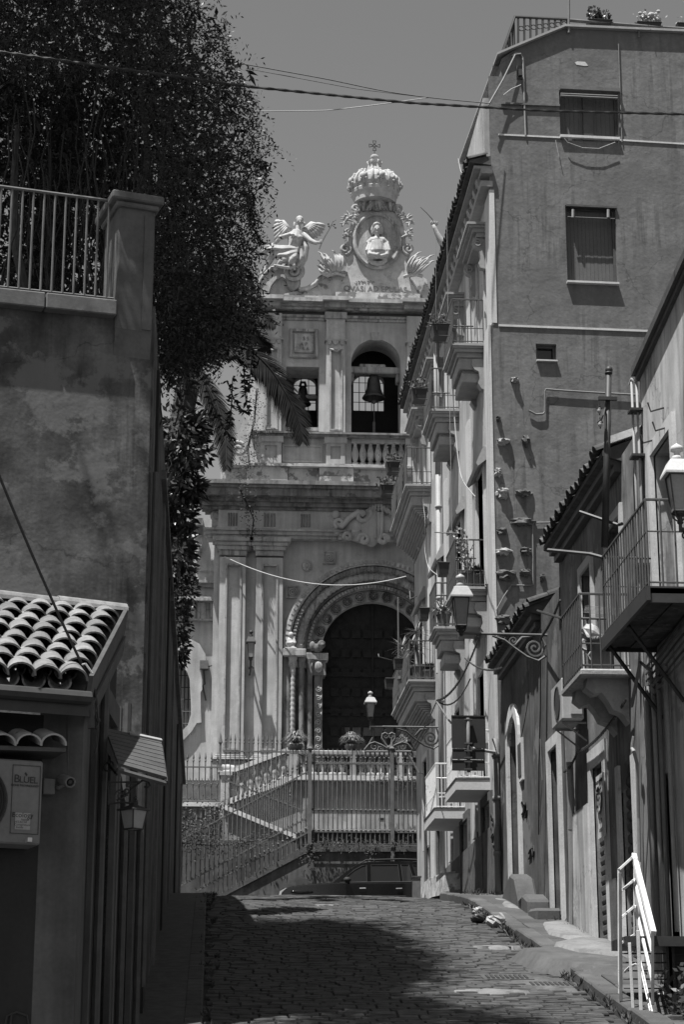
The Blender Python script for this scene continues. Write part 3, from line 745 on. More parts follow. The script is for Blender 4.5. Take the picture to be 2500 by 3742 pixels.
# tall shaped slab carrying the medallion
left = [(1226,1076),(1252,1030),(1262,985),(1272,945),(1258,930),(1250,910),(1262,893),(1272,880),(1276,840),(1288,800),(1312,775),(1316,735),(1330,706)]
right = [(2*1378-x, y) for x, y in left[::-1]]
b = poly(left + right, -.7, .05); b.obj('medallion_slab', statue_stone, church)
for sx in (-1, 1):
    for (px, py, r0, t) in [(1262,910,.20,1.5),(1300,762,.15,1.4)]:
        p = C(1378+sx*(1378-px), py, .1); B().tube(spiral((p.x,YC-.08,p.z), .03, r0, t*sx, pi/2, X1, Z1, 20), .06, 7).obj('slab_scroll', church_stone, church, smooth=True)
    b = B(); p = C(1378+sx*18, 722, .1); b.tube(spiral((p.x,YC-.12,p.z), .02, .14, -1.4*sx, pi/2, X1, Z1, 20), .045, 6)
    b.tube([C(1378+sx*x, y, .12) for x, y in [(50,770),(46,735),(34,712),(18,706)]], .06, 6); b.obj('crest_scroll', church_stone, church, smooth=True)
b = B().ball(C(1378,742,.1), .3, .16, .3, 12, 8)
for k in range(-3,4): p = C(1378+9*k, 745+abs(k)*3, .2); b.ball(p, .06, .06, .2, 6, 5, Matrix.Rotation(-.2*k,3,'Y'))
b.obj('shell_ornament', church_stone, church, smooth=True)
# oval medallion
mc = C(1378,881,.1); k_ = mpp(YC)
kv = (C(1378,781,.1).z-C(1378,981,.1).z)/200/k_
def oval(rx, rz, y, n=40):
    rz = rz*kv; return [V((mc.x+rx*math.cos(2*pi*i/n), y, mc.z+rz*math.sin(2*pi*i/n))) for i in range(n)]
b = B().tube(oval(86*k_,97*k_,YC-.12), .075, 8, True).tube(oval(77*k_,88*k_,YC-.08), .04, 8, True)
b.ext(oval(92*k_,103*k_,YC-.09), (0,.2,0)); md = b.obj('medallion_frame', church_stone, church, smooth=False)
b = B().ext(oval(80*k_,91*k_,YC-.10), (0,.02,0)); b.obj('medallion_ground', church_stone, md)
b = B(); q = lambda px, py, d: C(px, py, d)
b.ball(q(1378,836,.24), .115, .13, .175, 14, 10)                                                     # head
b.tube([q(1366,826,.26), q(1370,819,.30), q(1378,816,.31), q(1386,819,.30), q(1391,826,.26)], [.05,.06,.06,.06,.05], 7).tube([q(1365,826,.22), q(1361,840,.20), q(1363,856,.20)], [.06,.065,.05], 7).tube([q(1391,826,.22), q(1395,840,.20), q(1393,856,.20)], [.06,.065,.05], 7)
b.ball(q(1378,838,.365), .02, .04, .045).ball(q(1378,848,.34), .04, .04, .02).ball(q(1372,833,.345), .025, .03, .018).ball(q(1384,833,.345), .025, .03, .018)
b.tube([q(1378,852,.22), q(1380,878,.2)], [.075,.085], 9)
b.tube([q(1344,892,.16), q(1360,880,.2), q(1380,877,.2), q(1400,880,.2), q(1416,892,.16)], [.10,.13,.13,.13,.10], 10)
b.tube([q(1378,885,.2), q(1380,920,.22), q(1380,950,.18)], [.22,.26,.2], 12)
for (x0_, x1_, x2_) in [(1350,1342,1352),(1358,1350,1366),(1366,1362,1376),(1398,1402,1396),(1408,1414,1404),(1416,1422,1410)]: b.tube([q(x0_,886,.24), q(x1_,915,.34), q(x2_,948,.28)], [.05,.075,.05], 6)
b.tube([q(1345,905,.24), q(1352,930,.38), q(1378,932,.42), q(1386,925,.40)], [.09,.09,.06,.05], 8).tube([q(1420,905,.24), q(1414,932,.36), q(1390,936,.40)], [.09,.08,.06], 8)
b.tube([q(1345,950,.2), q(1362,960,.24), q(1380,963,.24), q(1400,960,.24), q(1414,950,.2)], [.05,.08,.09,.08,.05], 8)
remesh(b.obj('medallion_bust', statue_stone, md), .018, 1)
# garlands of leaves and fruit either side
for sx in (-1, 1):
    b = B(); gr = random.Random(11)
    for (px, py, s) in [(1268,800,.14),(1258,815,.1),(1276,790,.12),(1290,788,.1),(1262,845,.1),(1270,860,.12),(1258,868,.09),(1300,782,.08)]:
        p = C(1378+sx*(1378-px), py, .15); b.ball(p, s*.55, s*.6, s*.55, 7, 5)
        for k in range(7):
            a = gr.uniform(0,2*pi); d = V((math.cos(a), gr.uniform(-.5,.1), math.sin(a))); n = V((0,-1,0))
            b.tube([p, p+d*s*.8, p+d*s*1.6+V((0,-.03,-.03))], [s*.3,s*.32,.01], 5)
    b.obj('leaf_garland', statue_stone, church, smooth=True)
# inscription
for (s, px, py, sz) in [('QVASI AD EPULAS',1372,1057,.27)]:
    text(s, sz, C(px,py,.056), X1, Z1, church_dark, church, 'inscription', .006, .95)
b = B(); gr = random.Random(5)
for i in range(7): p = C(1300+i*11, 1033-(i % 3), .056); b.tube(spiral(p, .02, .06, .6, gr.uniform(0,6), X1, Z1, 7), .012, 4)
b.obj('worn_lettering', church_dark, church)
# swept shoulders and the left volute pediment
b = poly([(1090,1062),(1120,1056),(1150,1040),(1168,1018),(1190,1004),(1225,998),(1268,1000),(1276,1012),(1232,1076),(1228,1093),(1010,1093),(1030,1075)], -.6, .02); b.obj('left_shoulder', church_lichen, church)
b = poly([(1490,1000),(1520,1000),(1560,1020),(1580,1093),(1532,1093),(1530,1076)], -.6, .02); b.obj('right_shoulder', church_lichen, church)
b = B().tube([C(x,y,.1) for x,y in [(1092,1060),(1122,1054),(1152,1038),(1170,1016),(1192,1002),(1226,996),(1270,999)]], .08, 7); b.obj('shoulder_moulding', church_stone, church, smooth=True)
arcp = [(1003+(95)*math.cos(a)*1.0, 1080-118*math.sin(a)) for a in [pi*(1-i/14*.62) for i in range(15)]]
out = [(936,1093)] + [(938,1060),(946,1030),(960,1005),(980,985),(1005,972),(1035,966),(1055,970)] + [(1080,985),(1100,1020),(1090,1050),(1072,1062),(1050,1045),(1046,1020),(1030,1010),(1010,1018),(992,1040),(984,1060),(980,1093)]
b = poly(out, -.6, .12); b.obj('left_volute', church_stone, church)
b = poly([(984,1093),(986,1062),(998,1036),(1018,1018),(1034,1014),(1048,1040),(1060,1062),(1075,1068),(1085,1093)], -.6, -.12); b.obj('volute_field', church_plaster, church)
b = B()
for e, d in ((0,.14),(9,.10),(18,.05)):
    b.tube([C(x+e*.8,y+e,d) for x,y in [(938,1085),(941,1055),(950,1025),(966,1000),(990,980),(1020,970),(1050,970)]], .05, 6)
b.tube(spiral(C(1072,992,.2), .04, .33, 1.9, pi/2, X1, Z1, 34), .075, 8)
b.obj('volute_scroll', church_stone, church, smooth=True)
# acanthus plumes
for (base, tips) in [((1218,1005),[((1200,1000),(1178,985),(1170,955)),((1206,990),(1190,965),(1172,925)),((1222,985),(1210,960),(1190,930)),((1240,985),(1238,955),(1222,920)),((1252,990),(1256,955),(1240,925)),((1196,1004),(1172,1003),(1168,975))]),
                     ((1500,1008),[((1490,985),(1492,955),(1530,924)),((1500,985),(1505,960),(1530,942)),((1510,990),(1520,965),(1545,942)),((1520,998),(1535,965),(1575,935)),((1528,1005),(1548,975),(1580,955))])]:
    b = B()
    for t in tips:
        q0 = V((base[0], base[1], 0)); q3 = V((t[2][0], t[2][1], 0)); q1 = V((t[0][0], t[0][1], 0)); q2 = V((t[1][0], t[1][1], 0)); pts_ = []
        for i in range(9):
            f = i/8; m_ = q0*(1-f)**3+q1*3*f*(1-f)**2+q2*3*f*f*(1-f)+q3*f**3; pts_.append(C(m_.x, m_.y, .08+.26*math.sin(pi*f*.75)))
        hook = (pts_[-1]-pts_[-2]).normalized(); sgn = -1 if t[2][0] < base[0]+20 and base[0] < 1400 else 1
        pts_ += [pts_[-1]+hook*.06+V((sgn*.07,-.05,-.02))]
        b.tube(pts_, [.05,.065,.075,.08,.08,.07,.06,.045,.03,.012], 7)
        b.tube([p+V((.05,-.06,0)) for p in pts_[1:8]], [.03,.04,.045,.045,.04,.03,.012], 5); b.tube([p+V((-.05,-.06,0)) for p in pts_[1:8]], [.03,.04,.045,.045,.04,.03,.012], 5)
    b.tube([C(base[0]-25,base[1]+4,.2), C(base[0]+10,base[1]-8,.25), C(base[0]+45,base[1]+2,.2)], .06, 6)
    b.obj('acanthus_plume', statue_stone, church, smooth=True)
# crown
cw = C(1371,700); cx_ = cw.x; cy_ = YC+.15; ZZ = lambda py: CZ(py,1371)
R_ = lambda w: w*k_
prof = [(R_(82),ZZ(742)),(R_(84),ZZ(722)),(R_(90),ZZ(712)),(R_(92),ZZ(702)),(R_(90),ZZ(698)),(R_(96),ZZ(684)),(R_(96),ZZ(668)),(R_(86),ZZ(650)),(R_(66),ZZ(638)),(R_(44),ZZ(634)),(R_(26),ZZ(622)),(R_(19),ZZ(604)),(R_(19),ZZ(594)),(R_(26),ZZ(588)),(R_(27),ZZ(584)),(R_(10),ZZ(582))]
b = B().lathe(prof, (cx_,cy_,0), 28); crown = b.obj('crown', statue_stone, church, smooth=False)
b = B()
for k in range(18):
    a = 2*pi*k/18; u = V((math.cos(a), math.sin(a), 0)); w = V((-math.sin(a), math.cos(a), 0)); c = V((cx_,cy_,0))
    P = [c+u*R_(89)+Z1*ZZ(700), c+u*R_(98)+Z1*ZZ(680), c+u*R_(96)+Z1*ZZ(660), c+u*R_(84)+Z1*ZZ(645), c+u*R_(60)+Z1*ZZ(637)]
    b.tube(P, [.03,.05,.055,.045,.03], 5)
    if k % 2 == 0:
        M_ = P[1].lerp(P[2],.45); b.ball(M_+u*.03, .09, .09, .12, 8, 6)
        for s_ in (-1, 1): b.ball(M_+w*s_*.09+Z1*.05+u*.01, .05, .05, .09, 6, 5); b.ball(M_+w*s_*.08-Z1*.08, .05, .05, .06, 6, 5)
        b.ball(P[3]+u*.01, .05, .05, .06, 6, 5)
    else: b.ball(P[2]-Z1*.04, .04, .04, .13, 6, 4)
    b.ball(c+u*R_(92)+Z1*ZZ(703), .035, .035, .035, 6, 4)
for k in range(6):
    a = 2*pi*k/6; u = V((math.cos(a), math.sin(a), 0)); c = V((cx_,cy_,0))
    b.tube([c+u*R_(40)+Z1*ZZ(636), c+u*R_(22)+Z1*ZZ(615), c+u*R_(20)+Z1*ZZ(595), c+u*R_(29)+Z1*ZZ(585)], [.06,.06,.05,.04], 5)
for sx in (-1,1): b.tube([(cx_+sx*R_(52),cy_-.2,ZZ(638)),(cx_+sx*R_(56),cy_-.2,ZZ(628)),(cx_+sx*R_(46),cy_-.22,ZZ(622))], [.08,.09,.04], 6)
b.obj('crown_leaves', statue_stone, crown, smooth=True)
b = B().ball((cx_,cy_,ZZ(570)), R_(17), None, R_(15), 14, 9); b.obj('orb', church_stone, crown, smooth=True)
cr_ = thing('iron_cross', 'thin iron cross of flared arms on top of the stone crown', 'cross', (cx_,cy_,ZZ(556)))
b = B().tube([(cx_,cy_,ZZ(556)),(cx_,cy_,ZZ(543))], .014, 6)
cc_ = V((cx_,cy_,ZZ(525)))
for k in range(4):
    a = k*pi/2; u = V((math.sin(a),0,math.cos(a))); w = V((math.cos(a),0,-math.sin(a)))
    b.tube([cc_+u*.04+w*.015, cc_+u*.09+w*.03, cc_+u*.175+w*.06, cc_+u*.175-w*.06, cc_+u*.09-w*.03, cc_+u*.04-w*.015], .016, 5)
b.tube([cc_+V((.04*math.cos(t),0,.04*math.sin(t))) for t in [2*pi*i/14 for i in range(14)]], .014, 5, True)
b.obj('cross_frame', iron, cr_)

# angel seated on the left volute
ang = thing('angel_statue', 'stone angel with spread wings seated on the left volute holding a branch', 'statue', C(1040,975,.15))
A = lambda px, py, d: C(px, py, d)
b = B()
b.ball(A(1095,808,.30), .105, .12, .135, 12, 9).ball(A(1095,801,.27), .13, .13, .12, 10, 7)
b.ball(A(1097,811,.43), .022, .035, .035, 6, 5).ball(A(1076,822,.26), .045, .05, .12, 7, 5).ball(A(1112,818,.26), .04, .05, .08, 7, 5)
b.tube([A(1092,825,.27), A(1088,845,.26)], [.075,.09], 9)
b.tube([A(1086,845,.24), A(1080,872,.26), A(1076,900,.26), A(1072,925,.26)], [.17,.25,.22,.23], 12)
b.ball(A(1066,858,.24), .12, .12, .12).ball(A(1105,858,.24), .12, .12, .12)
b.ball(A(1072,866,.42), .10, .08, .09).ball(A(1094,868,.42), .10, .08, .09)
b.tube([A(1062,858,.28), A(1020,870,.36), A(1028,866,.5), A(1062,856,.56)], [.10,.085,.075,.06], 8).ball(A(1068,857,.55), .06, .05, .045)
for i in range(4): b.tube([A(1066,853+i*4,.56), A(1078,855+i*4,.55)], .018, 5)
b.tube([A(1110,858,.28), A(1135,880,.40), A(1155,888,.50), A(1168,886,.55)], [.10,.09,.075,.05], 8).ball(A(1173,883,.56), .055, .05, .06)
for i in range(4): b.tube([A(1168,876+i*4,.60), A(1180,877+i*4,.58)], .016, 5)
b.tube([A(1070,928,.28), A(1035,930,.46), A(1000,928,.54)], [.19,.15,.12], 10).tube([A(1000,928,.54), A(985,955,.50), A(970,982,.44)], [.115,.10,.06], 10).tube([A(970,982,.44), A(956,998,.54), A(950,1003,.56)], [.06,.05,.035], 8)
b.tube([A(1078,934,.28), A(1050,948,.50), A(1028,952,.58)], [.18,.14,.11], 10).tube([A(1028,952,.58), A(1012,972,.52), A(1002,985,.48)], [.10,.085,.06], 9)
body = b.obj('body', statue_stone, ang); remesh(body, .022, 1)
b = B()
b.tube([A(1110,872,.2), A(1116,905,.25), A(1110,945,.25), A(1098,985,.2)], [.09,.13,.13,.06], 8).tube([A(1100,900,.34), A(1102,940,.36), A(1085,978,.34)], [.06,.09,.05], 7)
b.ball(A(1072,950,.2), .30, .2, .24, 12, 8)
gr = random.Random(4)
for i in range(9):      # folds fanning from the waist over the knees
    f = i/8; s0 = A(1090-8*f, 905+30*f, .42+.1*f); m0 = A(1040-20*(1-f)+30*f, 905+52*f+gr.uniform(-3,3), .56+.05*math.sin(i*2.1)); e0 = A(968+110*f*f, 905+62*f+18*f*f+gr.uniform(-5,5), .60-.1*f+.06*math.sin(i*1.7))
    b.tube([s0, s0.lerp(m0,.5)+V((0,-.03,0)), m0, m0.lerp(e0,.5)+V((0,-.04,.01)), e0], [.04,.065,.075,.065,.03], 6)
b.tube([A(972,903,.52), A(965,918,.58), A(972,935,.55), A(966,950,.5)], [.06,.08,.06,.03], 7).tube([A(1000,968,.6), A(1030,975,.6), A(1062,980,.52), A(1082,972,.42)], [.03,.06,.06,.03], 7)
b.tube([A(1000,890,.3), A(985,900,.42), A(975,912,.5)], [.04,.06,.04], 7)
rb = b.obj('robe', statue_stone, ang); remesh(rb, .02, 1)
for (root, mid, feathers) in [((1058,848),(1030,815),[(1003,812),(1000,830),(1000,846),(1001,862),(1003,878),(1006,892)]), ((1112,845),(1140,822),[(1188,826),(1186,840),(1180,852),(1172,862),(1160,870),(1148,874)])]:
    b = B(); p0, p1 = A(*root,.12), A(*mid,.02)
    b.tube([p0, p1, A(*feathers[0],.0)], [.12,.13,.05], 8)
    for i, f in enumerate(feathers):
        s = p0.lerp(p1, .35+.65*(1-i/5)); e = A(*f, .0)
        n = (e-s).cross(Y1).normalized()
        b.tube([s, s.lerp(e,.5)+V((0,-.05,0)), s.lerp(e,.85)+V((0,-.04,0)), e], [.07,.085,.07,.02], 6)
        b.tube([s+V((0,-.08,0)), s.lerp(e,.55)+V((0,-.10,0))], [.06,.03], 6)
    b.obj('wing', statue_stone, ang, smooth=True)
b = B().tube([A(1167,910,.6), A(1176,885,.58), A(1190,860,.55), A(1205,835,.52), A(1218,808,.5)], [.018,.02,.018,.015,.01], 5)
b.tube([A(1205,835,.52), A(1200,820,.5)], .012, 4).tube([A(1212,822,.5), A(1226,832,.5)], .012, 4).tube([A(1216,812,.5), A(1228,803,.5)], .01, 4)
for q in [(1200,818),(1226,832),(1222,820),(1202,826)]: b.ball(A(*q,.5), .035, .035, .035, 6, 4)
b.obj('branch', iron_mid, ang)
# raised hand of the hidden right-hand angel
a2 = thing('raised_stone_arm', 'raised stone arm of a second angel holding a twig beside the roof edge', 'statue', C(1600,860,.2))
b = B().tube([A(1640,930,.3), A(1612,880,.35), A(1596,850,.4), A(1590,835,.42), A(1584,822,.44)], [.13,.12,.08,.07,.06], 9)
for i in range(4): b.tube([A(1578+i*6,822,.45), A(1577+i*7,812,.46), A(1579+i*7,806+i,.48)], [.025,.022,.014], 5)
b.tube([A(1592,828,.42), A(1602,818,.44)], [.025,.015], 5)
b.ball(A(1640,920,.25), .3, .25, .4); b.obj('arm', statue_stone, a2, smooth=True)
b = B().tube([A(1592,830,.46), A(1580,800,.46), A(1560,778,.46), A(1537,757,.46)], [.02,.018,.015,.01], 5); b.obj('twig', iron_mid, a2)

# bells
def bell(px, ptop, pbot, w, label, d):
    p = C(px, ptop, d); r = w/2*mpp(YC-d); h = C(px,ptop,d).z - C(px,pbot,d).z; zb_ = p.z-h
    t = thing('bell', label, 'bell', (p.x, YC-d, zb_), 'bells in the church gallery')
    b = B().lathe([(r*.96,0),(r,h*.03),(r*.92,h*.10),(r*.76,h*.2),(r*.62,h*.42),(r*.56,h*.66),(r*.50,h*.84),(r*.36,h*.93),(r*.2,h*.97),(.02,h*.98)], (p.x,YC-d,zb_), 24, cap=False)
    b.obj('bell_body', bronze, t, smooth=True)
    B().tube([(p.x-.1,YC-d,zb_+h*.95),(p.x-.06,YC-d,zb_+h+.12),(p.x+.06,YC-d,zb_+h+.12),(p.x+.1,YC-d,zb_+h*.95)],.05,6).obj('crown_loop', bronze, t)
    B().tube([(p.x,YC-d,zb_+h*.9),(p.x,YC-d,zb_-.15)],.03,6).ball((p.x,YC-d,zb_-.1),.08).tube([(p.x,YC-d,zb_-.15),(p.x+.01,YC-d,zb_-.8)],.018,5).tube([(p.x,YC-d,zb_-.8),(p.x,YC-d,zb_-1.3)],.05,6).obj('clapper', iron_mid, t)
    return t
bell(1366,1372,1457,88,'large bronze bell hanging in the arched opening of the church gallery',-.55)
bell(1107,1410,1480,62,'smaller bronze bell in the square opening behind the palm fronds',-1.35)
# wall lantern on the church
def lantern_head(t, c, w, h, mat_roof, glass, finial=True):
    """six-sided street lantern; c = bottom centre, w = width across the roof"""
    x, y, z = c
    g = B().lathe([(w*.27,0),(w*.42,h*.52)], c, 4, cap=True); g.v = [V((c[0]+(p.x-c[0])*.96, c[1]+(p.y-c[1])*.96, p.z)) for p in g.v]
    rot = Matrix.Rotation(pi/4, 3, 'Z')
    def turn(q): q.v = [V(c) + rot @ (p - V(c)) for p in q.v]; return q
    turn(g).obj('glass', glass, t)
    fr = B()
    for k in range(4):
        a = 2*pi*k/4; u = V((math.cos(a), math.sin(a), 0)); fr.tube([V(c)+u*w*.275, V(c)+u*w*.43+Z1*h*.52], w*.026, 4)
    for (r_, zz) in ((.275,0),(.43,h*.52)):
        for k in range(4):
            a0, a1 = 2*pi*k/4, 2*pi*(k+1)/4
            fr.tube([V(c)+V((math.cos(a0),math.sin(a0),0))*w*r_+Z1*zz, V(c)+V((math.cos(a1),math.sin(a1),0))*w*r_+Z1*zz], w*.026, 4)
    turn(fr).obj('frame', iron, t)
    b = B().lathe([(w*.62,h*.52),(w*.62,h*.55),(w*.40,h*.72),(w*.32,h*.74),(w*.1,h*.745)], c, 4); turn(b).obj('roof', mat_roof, t)
    b = B().lathe([(w*.17,h*.745),(w*.16,h*.80),(w*.09,h*.83),(w*.10,h*.87),(w*.19,h*.89),(w*.17,h*.95),(w*.05,h*.985),(.004,h)], c, 14); b.obj('finial', mat_roof, t, smooth=True)
    b = B().lathe([(w*.20,0),(w*.2,-h*.03),(w*.08,-h*.07),(w*.07,-h*.13),(w*.10,-h*.15),(w*.03,-h*.19)], c, 10)
    for k in range(4):
        a = pi/4+pi*k/2; u = V((math.cos(a), math.sin(a), 0)); b.tube([V(c)+u*w*.25, V(c)+u*w*.22-Z1*h*.07, V(c)-Z1*h*.13+u*w*.06], w*.025, 5)
    b.obj('base', iron, t)
p = onY(916, 2402, YC-.85)
t = thing('wall_lantern', 'black lantern on an iron arm fixed between the church pilasters', 'street lamp', onY(916,2480,YC), 'street lanterns')
lantern_head(t, tuple(p), 40*mpp(YC-.85), 100*mpp(YC-.85), iron, lamp_glass)
B().tube([onY(916,2418,YC-.85), onY(915,2440,YC-.8), onY(912,2465,YC-.4), onY(912,2440,YC)], .035, 6).tube([onY(916,2432,YC-.8), onY(926,2442,YC-.5), onY(926,2440,YC)], .02, 5).obj('arm', iron, t)
# rope of small lights slung across the church front
a_, c_ = onY(820,2034,YC-.4), onY(1485,2106,YC-2.5)
t = tag(B().tube(cat(a_, c_, 40, .55), .016, 5).obj('festoon_rope', rope_mat), 'pale rope sagging across the church front above the portal', 'rope')
# left wing of the church
yw = YC+.8
def W(px, py, d=0): return onY(px, py, yw-d)
wing = thing('church_wing', 'lower plastered side wing of the church with an oval barred window', 'church wing', W(720,2800))
b = B(); x0 = W(560,2400).x; x1 = W(800,2400).x; wx0, wx1 = W(600,2600).x, W(700,2600).x
wz0, wz1 = W(650,2685).z, W(650,2420).z
b.box(x0, wx0, yw, yw+4, zb, W(720,1905).z-1.6); b.box(wx1, x1, yw, yw+4, zb, W(720,1905).z-1.6); b.box(wx0, wx1, yw, yw+4, zb, wz0); b.box(wx0, wx1, yw, yw+4, wz1, W(720,1905).z-1.6)
b.box(wx0,wx1,yw+.5,yw+4,wz0,wz1); b.obj('wing_wall', church_plaster, wing)
b = B().ext([W(738,1895), W(800,1895), W(800,2140), W(690,2140), W(700,2080), W(728,2040), W(736,1990)], (0,1.5,0)); b.obj('upper_wall', church_plaster, wing)
b = B().box(W(712,1898,.2).x, W(742,1898,.2).x, yw-.25, yw+1, W(720,1960).z, W(720,1900).z); b.obj('roof_stone', church_dark, wing)
b = B().tube(spiral(W(708,2020,.1), .05, .45, .9, -1.2, X1, Z1, 22), .1, 7).tube(spiral(W(704,2022,.1), .02, .3, .9, -1.2, X1, Z1, 22), .06, 6).obj('wing_scroll', church_stone, wing, smooth=True)
zw = lambda py: W(740,py).z
b = B()
for (a_,c_,d) in [(2138,2130,.35),(2150,2138,.2),(2205,2196,.4),(2196,2188,.3),(2272,2266,.2),(2266,2205,.1)]: b.box(x0, x1, yw-d, yw+.2, zw(a_), zw(c_))
b.obj('wing_cornice', church_stone, wing)
# window surround: stepped stone frame
so = [(640,2330),(690,2332),(728,2352),(750,2390),(752,2415),(738,2420),(738,2520),(732,2530),(733,2590),(735,2640),(718,2642),(700,2672),(672,2702),(640,2712)]
si = [(640,2418),(665,2430),(683,2455),(692,2480),(697,2580),(697,2610),(685,2650),(660,2675),(640,2682)]
b = B().ext([W(x,y,.14) for x,y in so+si[::-1]], (0,.2,0)); b.obj('window_surround', church_plaster, wing)
b = B()
for k in range(8): x = wx0+(wx1-wx0)*k/7; b.tube([(x,yw+.2,wz0),(x,yw+.2,wz1)],.02,4)
for k in range(7): z = wz0+(wz1-wz0)*k/6; b.tube([(wx0,yw+.18,z),(wx1,yw+.18,z)],.015,4)
b.obj('window_grille', iron, wing)
t = thing('junction_box', 'small grey junction box with loose cables beside the oval church window', 'junction box', W(745,2435))
p = W(745,2435); B().box(p.x-.13,p.x+.13,yw-.3,yw,p.z-.13,p.z+.13).obj('box', iron_grey, t)
B().tube([W(745,2450,.2),W(748,2500,.12),W(740,2505,.1),W(752,2560,.06)],.025,5).tube([W(757,2437,.2),W(775,2432,.3),W(800,2440,.1)],.02,5).obj('cable', cable_dark, t)
# ------------------------------------------------------------------ terrace, stairs and fences in front of the church
YT, YF = 57.5, 55.1
def T(px, py, d=0): return onY(px, py, YT-d)
def F(px, py, d=0): return onY(px, py, YF-d)
terr = thing('church_terrace', 'stone terrace with balustrade and double stair in front of the church portal', 'terrace', T(1200,3200))
zf = CZ(2790); zg = 4.24
xr = T(1600,2900).x
x1 = T(1072,2950).x
b = B(); b.box(x1, xr, YT, YC+2, zg, T(1300,2856).z); b.obj('terrace_wall', M('terrace_plaster', 0.28, .25, 1.6, streak=.3, patch=.5, patch_c=.15, pscale=1.4), terr)
b = B(); b.box(x1-.05, xr, YT-.22, YT+.4, T(1300,2855).z, T(1300,2838).z); b.obj('ledge', pale_coping, terr)
b = B(); b.box(x1, xr, YT-.5, YT, zg, T(1300,3052).z); b.obj('plinth_wall', M('dark_shaded_plinth', 0.085, .35, 2, streak=.4, patch=.6, patch_c=.07, pscale=2), terr)  # dark plinth stone, darkened further for shade at the stair foot
b = B(); b.box(x1+.3, xr, YT-.62, YT-.1, T(1300,3052).z, T(1300,3042).z); b.obj('lower_ledge', church_lichen, terr)
b = B(); b.box(T(1106,3000,.1).x, T(1128,3000,.1).x, YT-.1, YT, T(1300,3042).z, T(1300,2862).z); b.obj('wall_pier', church_dark, terr)
b = B(); b.box(T(1386,2991,.1).x, T(1408,2991,.1).x, YT-.012, YT+.02, T(1390,2997).z, T(1390,2989).z); b.obj('vent_slot', void, terr)
# balustrade on the terrace
zr0, zr1 = T(1300,2762).z, T(1300,2746).z; zl = T(1300,2838).z
b = B(); b.box(T(1046,2750).x, xr, YT-.16, YT+.2, zr0, zr1); b.obj('hand_rail', church_stone, terr, bevel=.02)
bl = None
for px in [1110,1145,1180,1215,1250,1318,1354,1390,1426,1492]:
    p = T(px,2800,-.03); H = zr0-zl
    if bl is None:
        bl = B().lathe([(.13,0),(.13,.1),(.07,.13),(.12,.28),(.13,.36),(.06,.52),(.055,.58),(.11,.64),(.11,H)], (p.x,p.y,zl), 10).obj('baluster', church_stone, terr, smooth=True, loc=(p.x,p.y,zl))
    else: inst(bl, terr, (p.x,p.y,zl))
for (a_,c_) in [(1056,1088),(1280,1300),(1452,1474)]:
    b = B(); b.box(T(a_,2800).x, T(c_,2800).x, YT-.2, YT+.25, zl, zr0); b.obj('balustrade_pier', church_plaster, terr)
# stairs: upper flight goes up to the right behind its sloping parapet, the lower flight comes down to the right
def slope_wall(name, a, c, bot, y0, y1, mat, par=terr):
    return B().ext([a, c, V((c.x,c.y,bot)), V((a.x,a.y,bot))], (0,y1-y0,0)).obj(name, mat, par)
a_, c_ = T(814,2945,.0), T(1072,2852,.0)
slope_wall('upper_stair_wall', a_, c_, zg, YT, YT+1.2, M('stair_plaster', 0.30, .2, 1.6, streak=.3, patch=.4, patch_c=.18, pscale=1.2))
def sloped_band(name, p, q, h, y0, y1, mat):
    return B().hexa(V((p.x,y0,p.z)), V((q.x-p.x,0,q.z-p.z)), V((0,y1-y0,0)), V((0,0,h))).obj(name, mat, terr)
sloped_band('stair_coping', T(814,2950), T(1074,2855), .16, YT-.2, YT+.35, pale_coping)
sloped_band('stair_hand_rail', T(836,2832), T(1050,2752), .14, YT-.16, YT+.2, pale_coping)
for k in range(7):
    f = (k+.5)/7; z0_ = T(814,2938).z*(1-f)+T(1074,2843).z*f; z1_ = T(836,2832).z*(1-f)+T(1050,2752).z*f; x = T(836,2850).x*(1-f)+T(1050,2800).x*f; h = z1_-z0_
    B().lathe([(.13,0),(.13,h*.14),(.07,h*.18),(.12,h*.4),(.13,h*.5),(.06,h*.75),(.11,h*.88),(.11,h+.05)], (x,YT+.02,z0_-.03), 9).obj('baluster', church_stone, terr, smooth=True)
# steps of both flights (seen through the fence)
for k in range(9):
    f = k/9; x = T(814,2945).x*(1-f)+T(1072,2850).x*f; z = T(814,2945).z*(1-f)+T(1072,2850).z*f
    B().box(x, x+(T(1072,2850).x-T(814,2945).x)/9+.25, YT+.36, YT+2.2, z-.8, z-.35).obj('step', church_stone, terr)
B().ext([T(836,2840,-2.3), T(1060,2745,-2.3), T(1060,2860,-2.3), T(836,2950,-2.3)], (0,.3,0)).obj('shaded_inner_stair_wall', church_dark, terr)  # dark stone backing that stands in for the shade behind the balusters
# landing on the left
b = B(); b.box(T(560,3000).x, T(812,3000).x, YT, YT+3, zg, T(700,2948).z); b.obj('landing_wall', MATS['stair_plaster'], terr)
b = B(); b.box(T(560,2940).x, T(806,2940).x, YT-.22, YT+.35, T(700,2950).z, T(700,2935).z); b.obj('landing_coping', pale_coping, terr)
b = B(); b.box(T(560,2900).x, T(806,2900).x, YT+1.6, YT+1.9, T(700,2940).z, T(700,2820).z); b.obj('dark_stone_dado', M('dado_stone', .10, .3, 3, bump=.6), terr)
b = B(); b.box(T(560,2985,.05).x, T(740,2985,.05).x, YT-.09, YT, T(700,2990).z, T(700,2958).z); b.obj('landing_band', church_dark, terr)
b = B(); b.box(T(806,2850,.1).x, T(832,2850,.1).x, YT-.25, YT+.3, zg, T(820,2838).z); b.box(T(803,2830,.1).x, T(848,2830,.1).x, YT-.3, YT+.35, T(820,2838).z, T(820,2826).z); b.obj('stair_pier', church_plaster, terr)
p = T(826,2826)
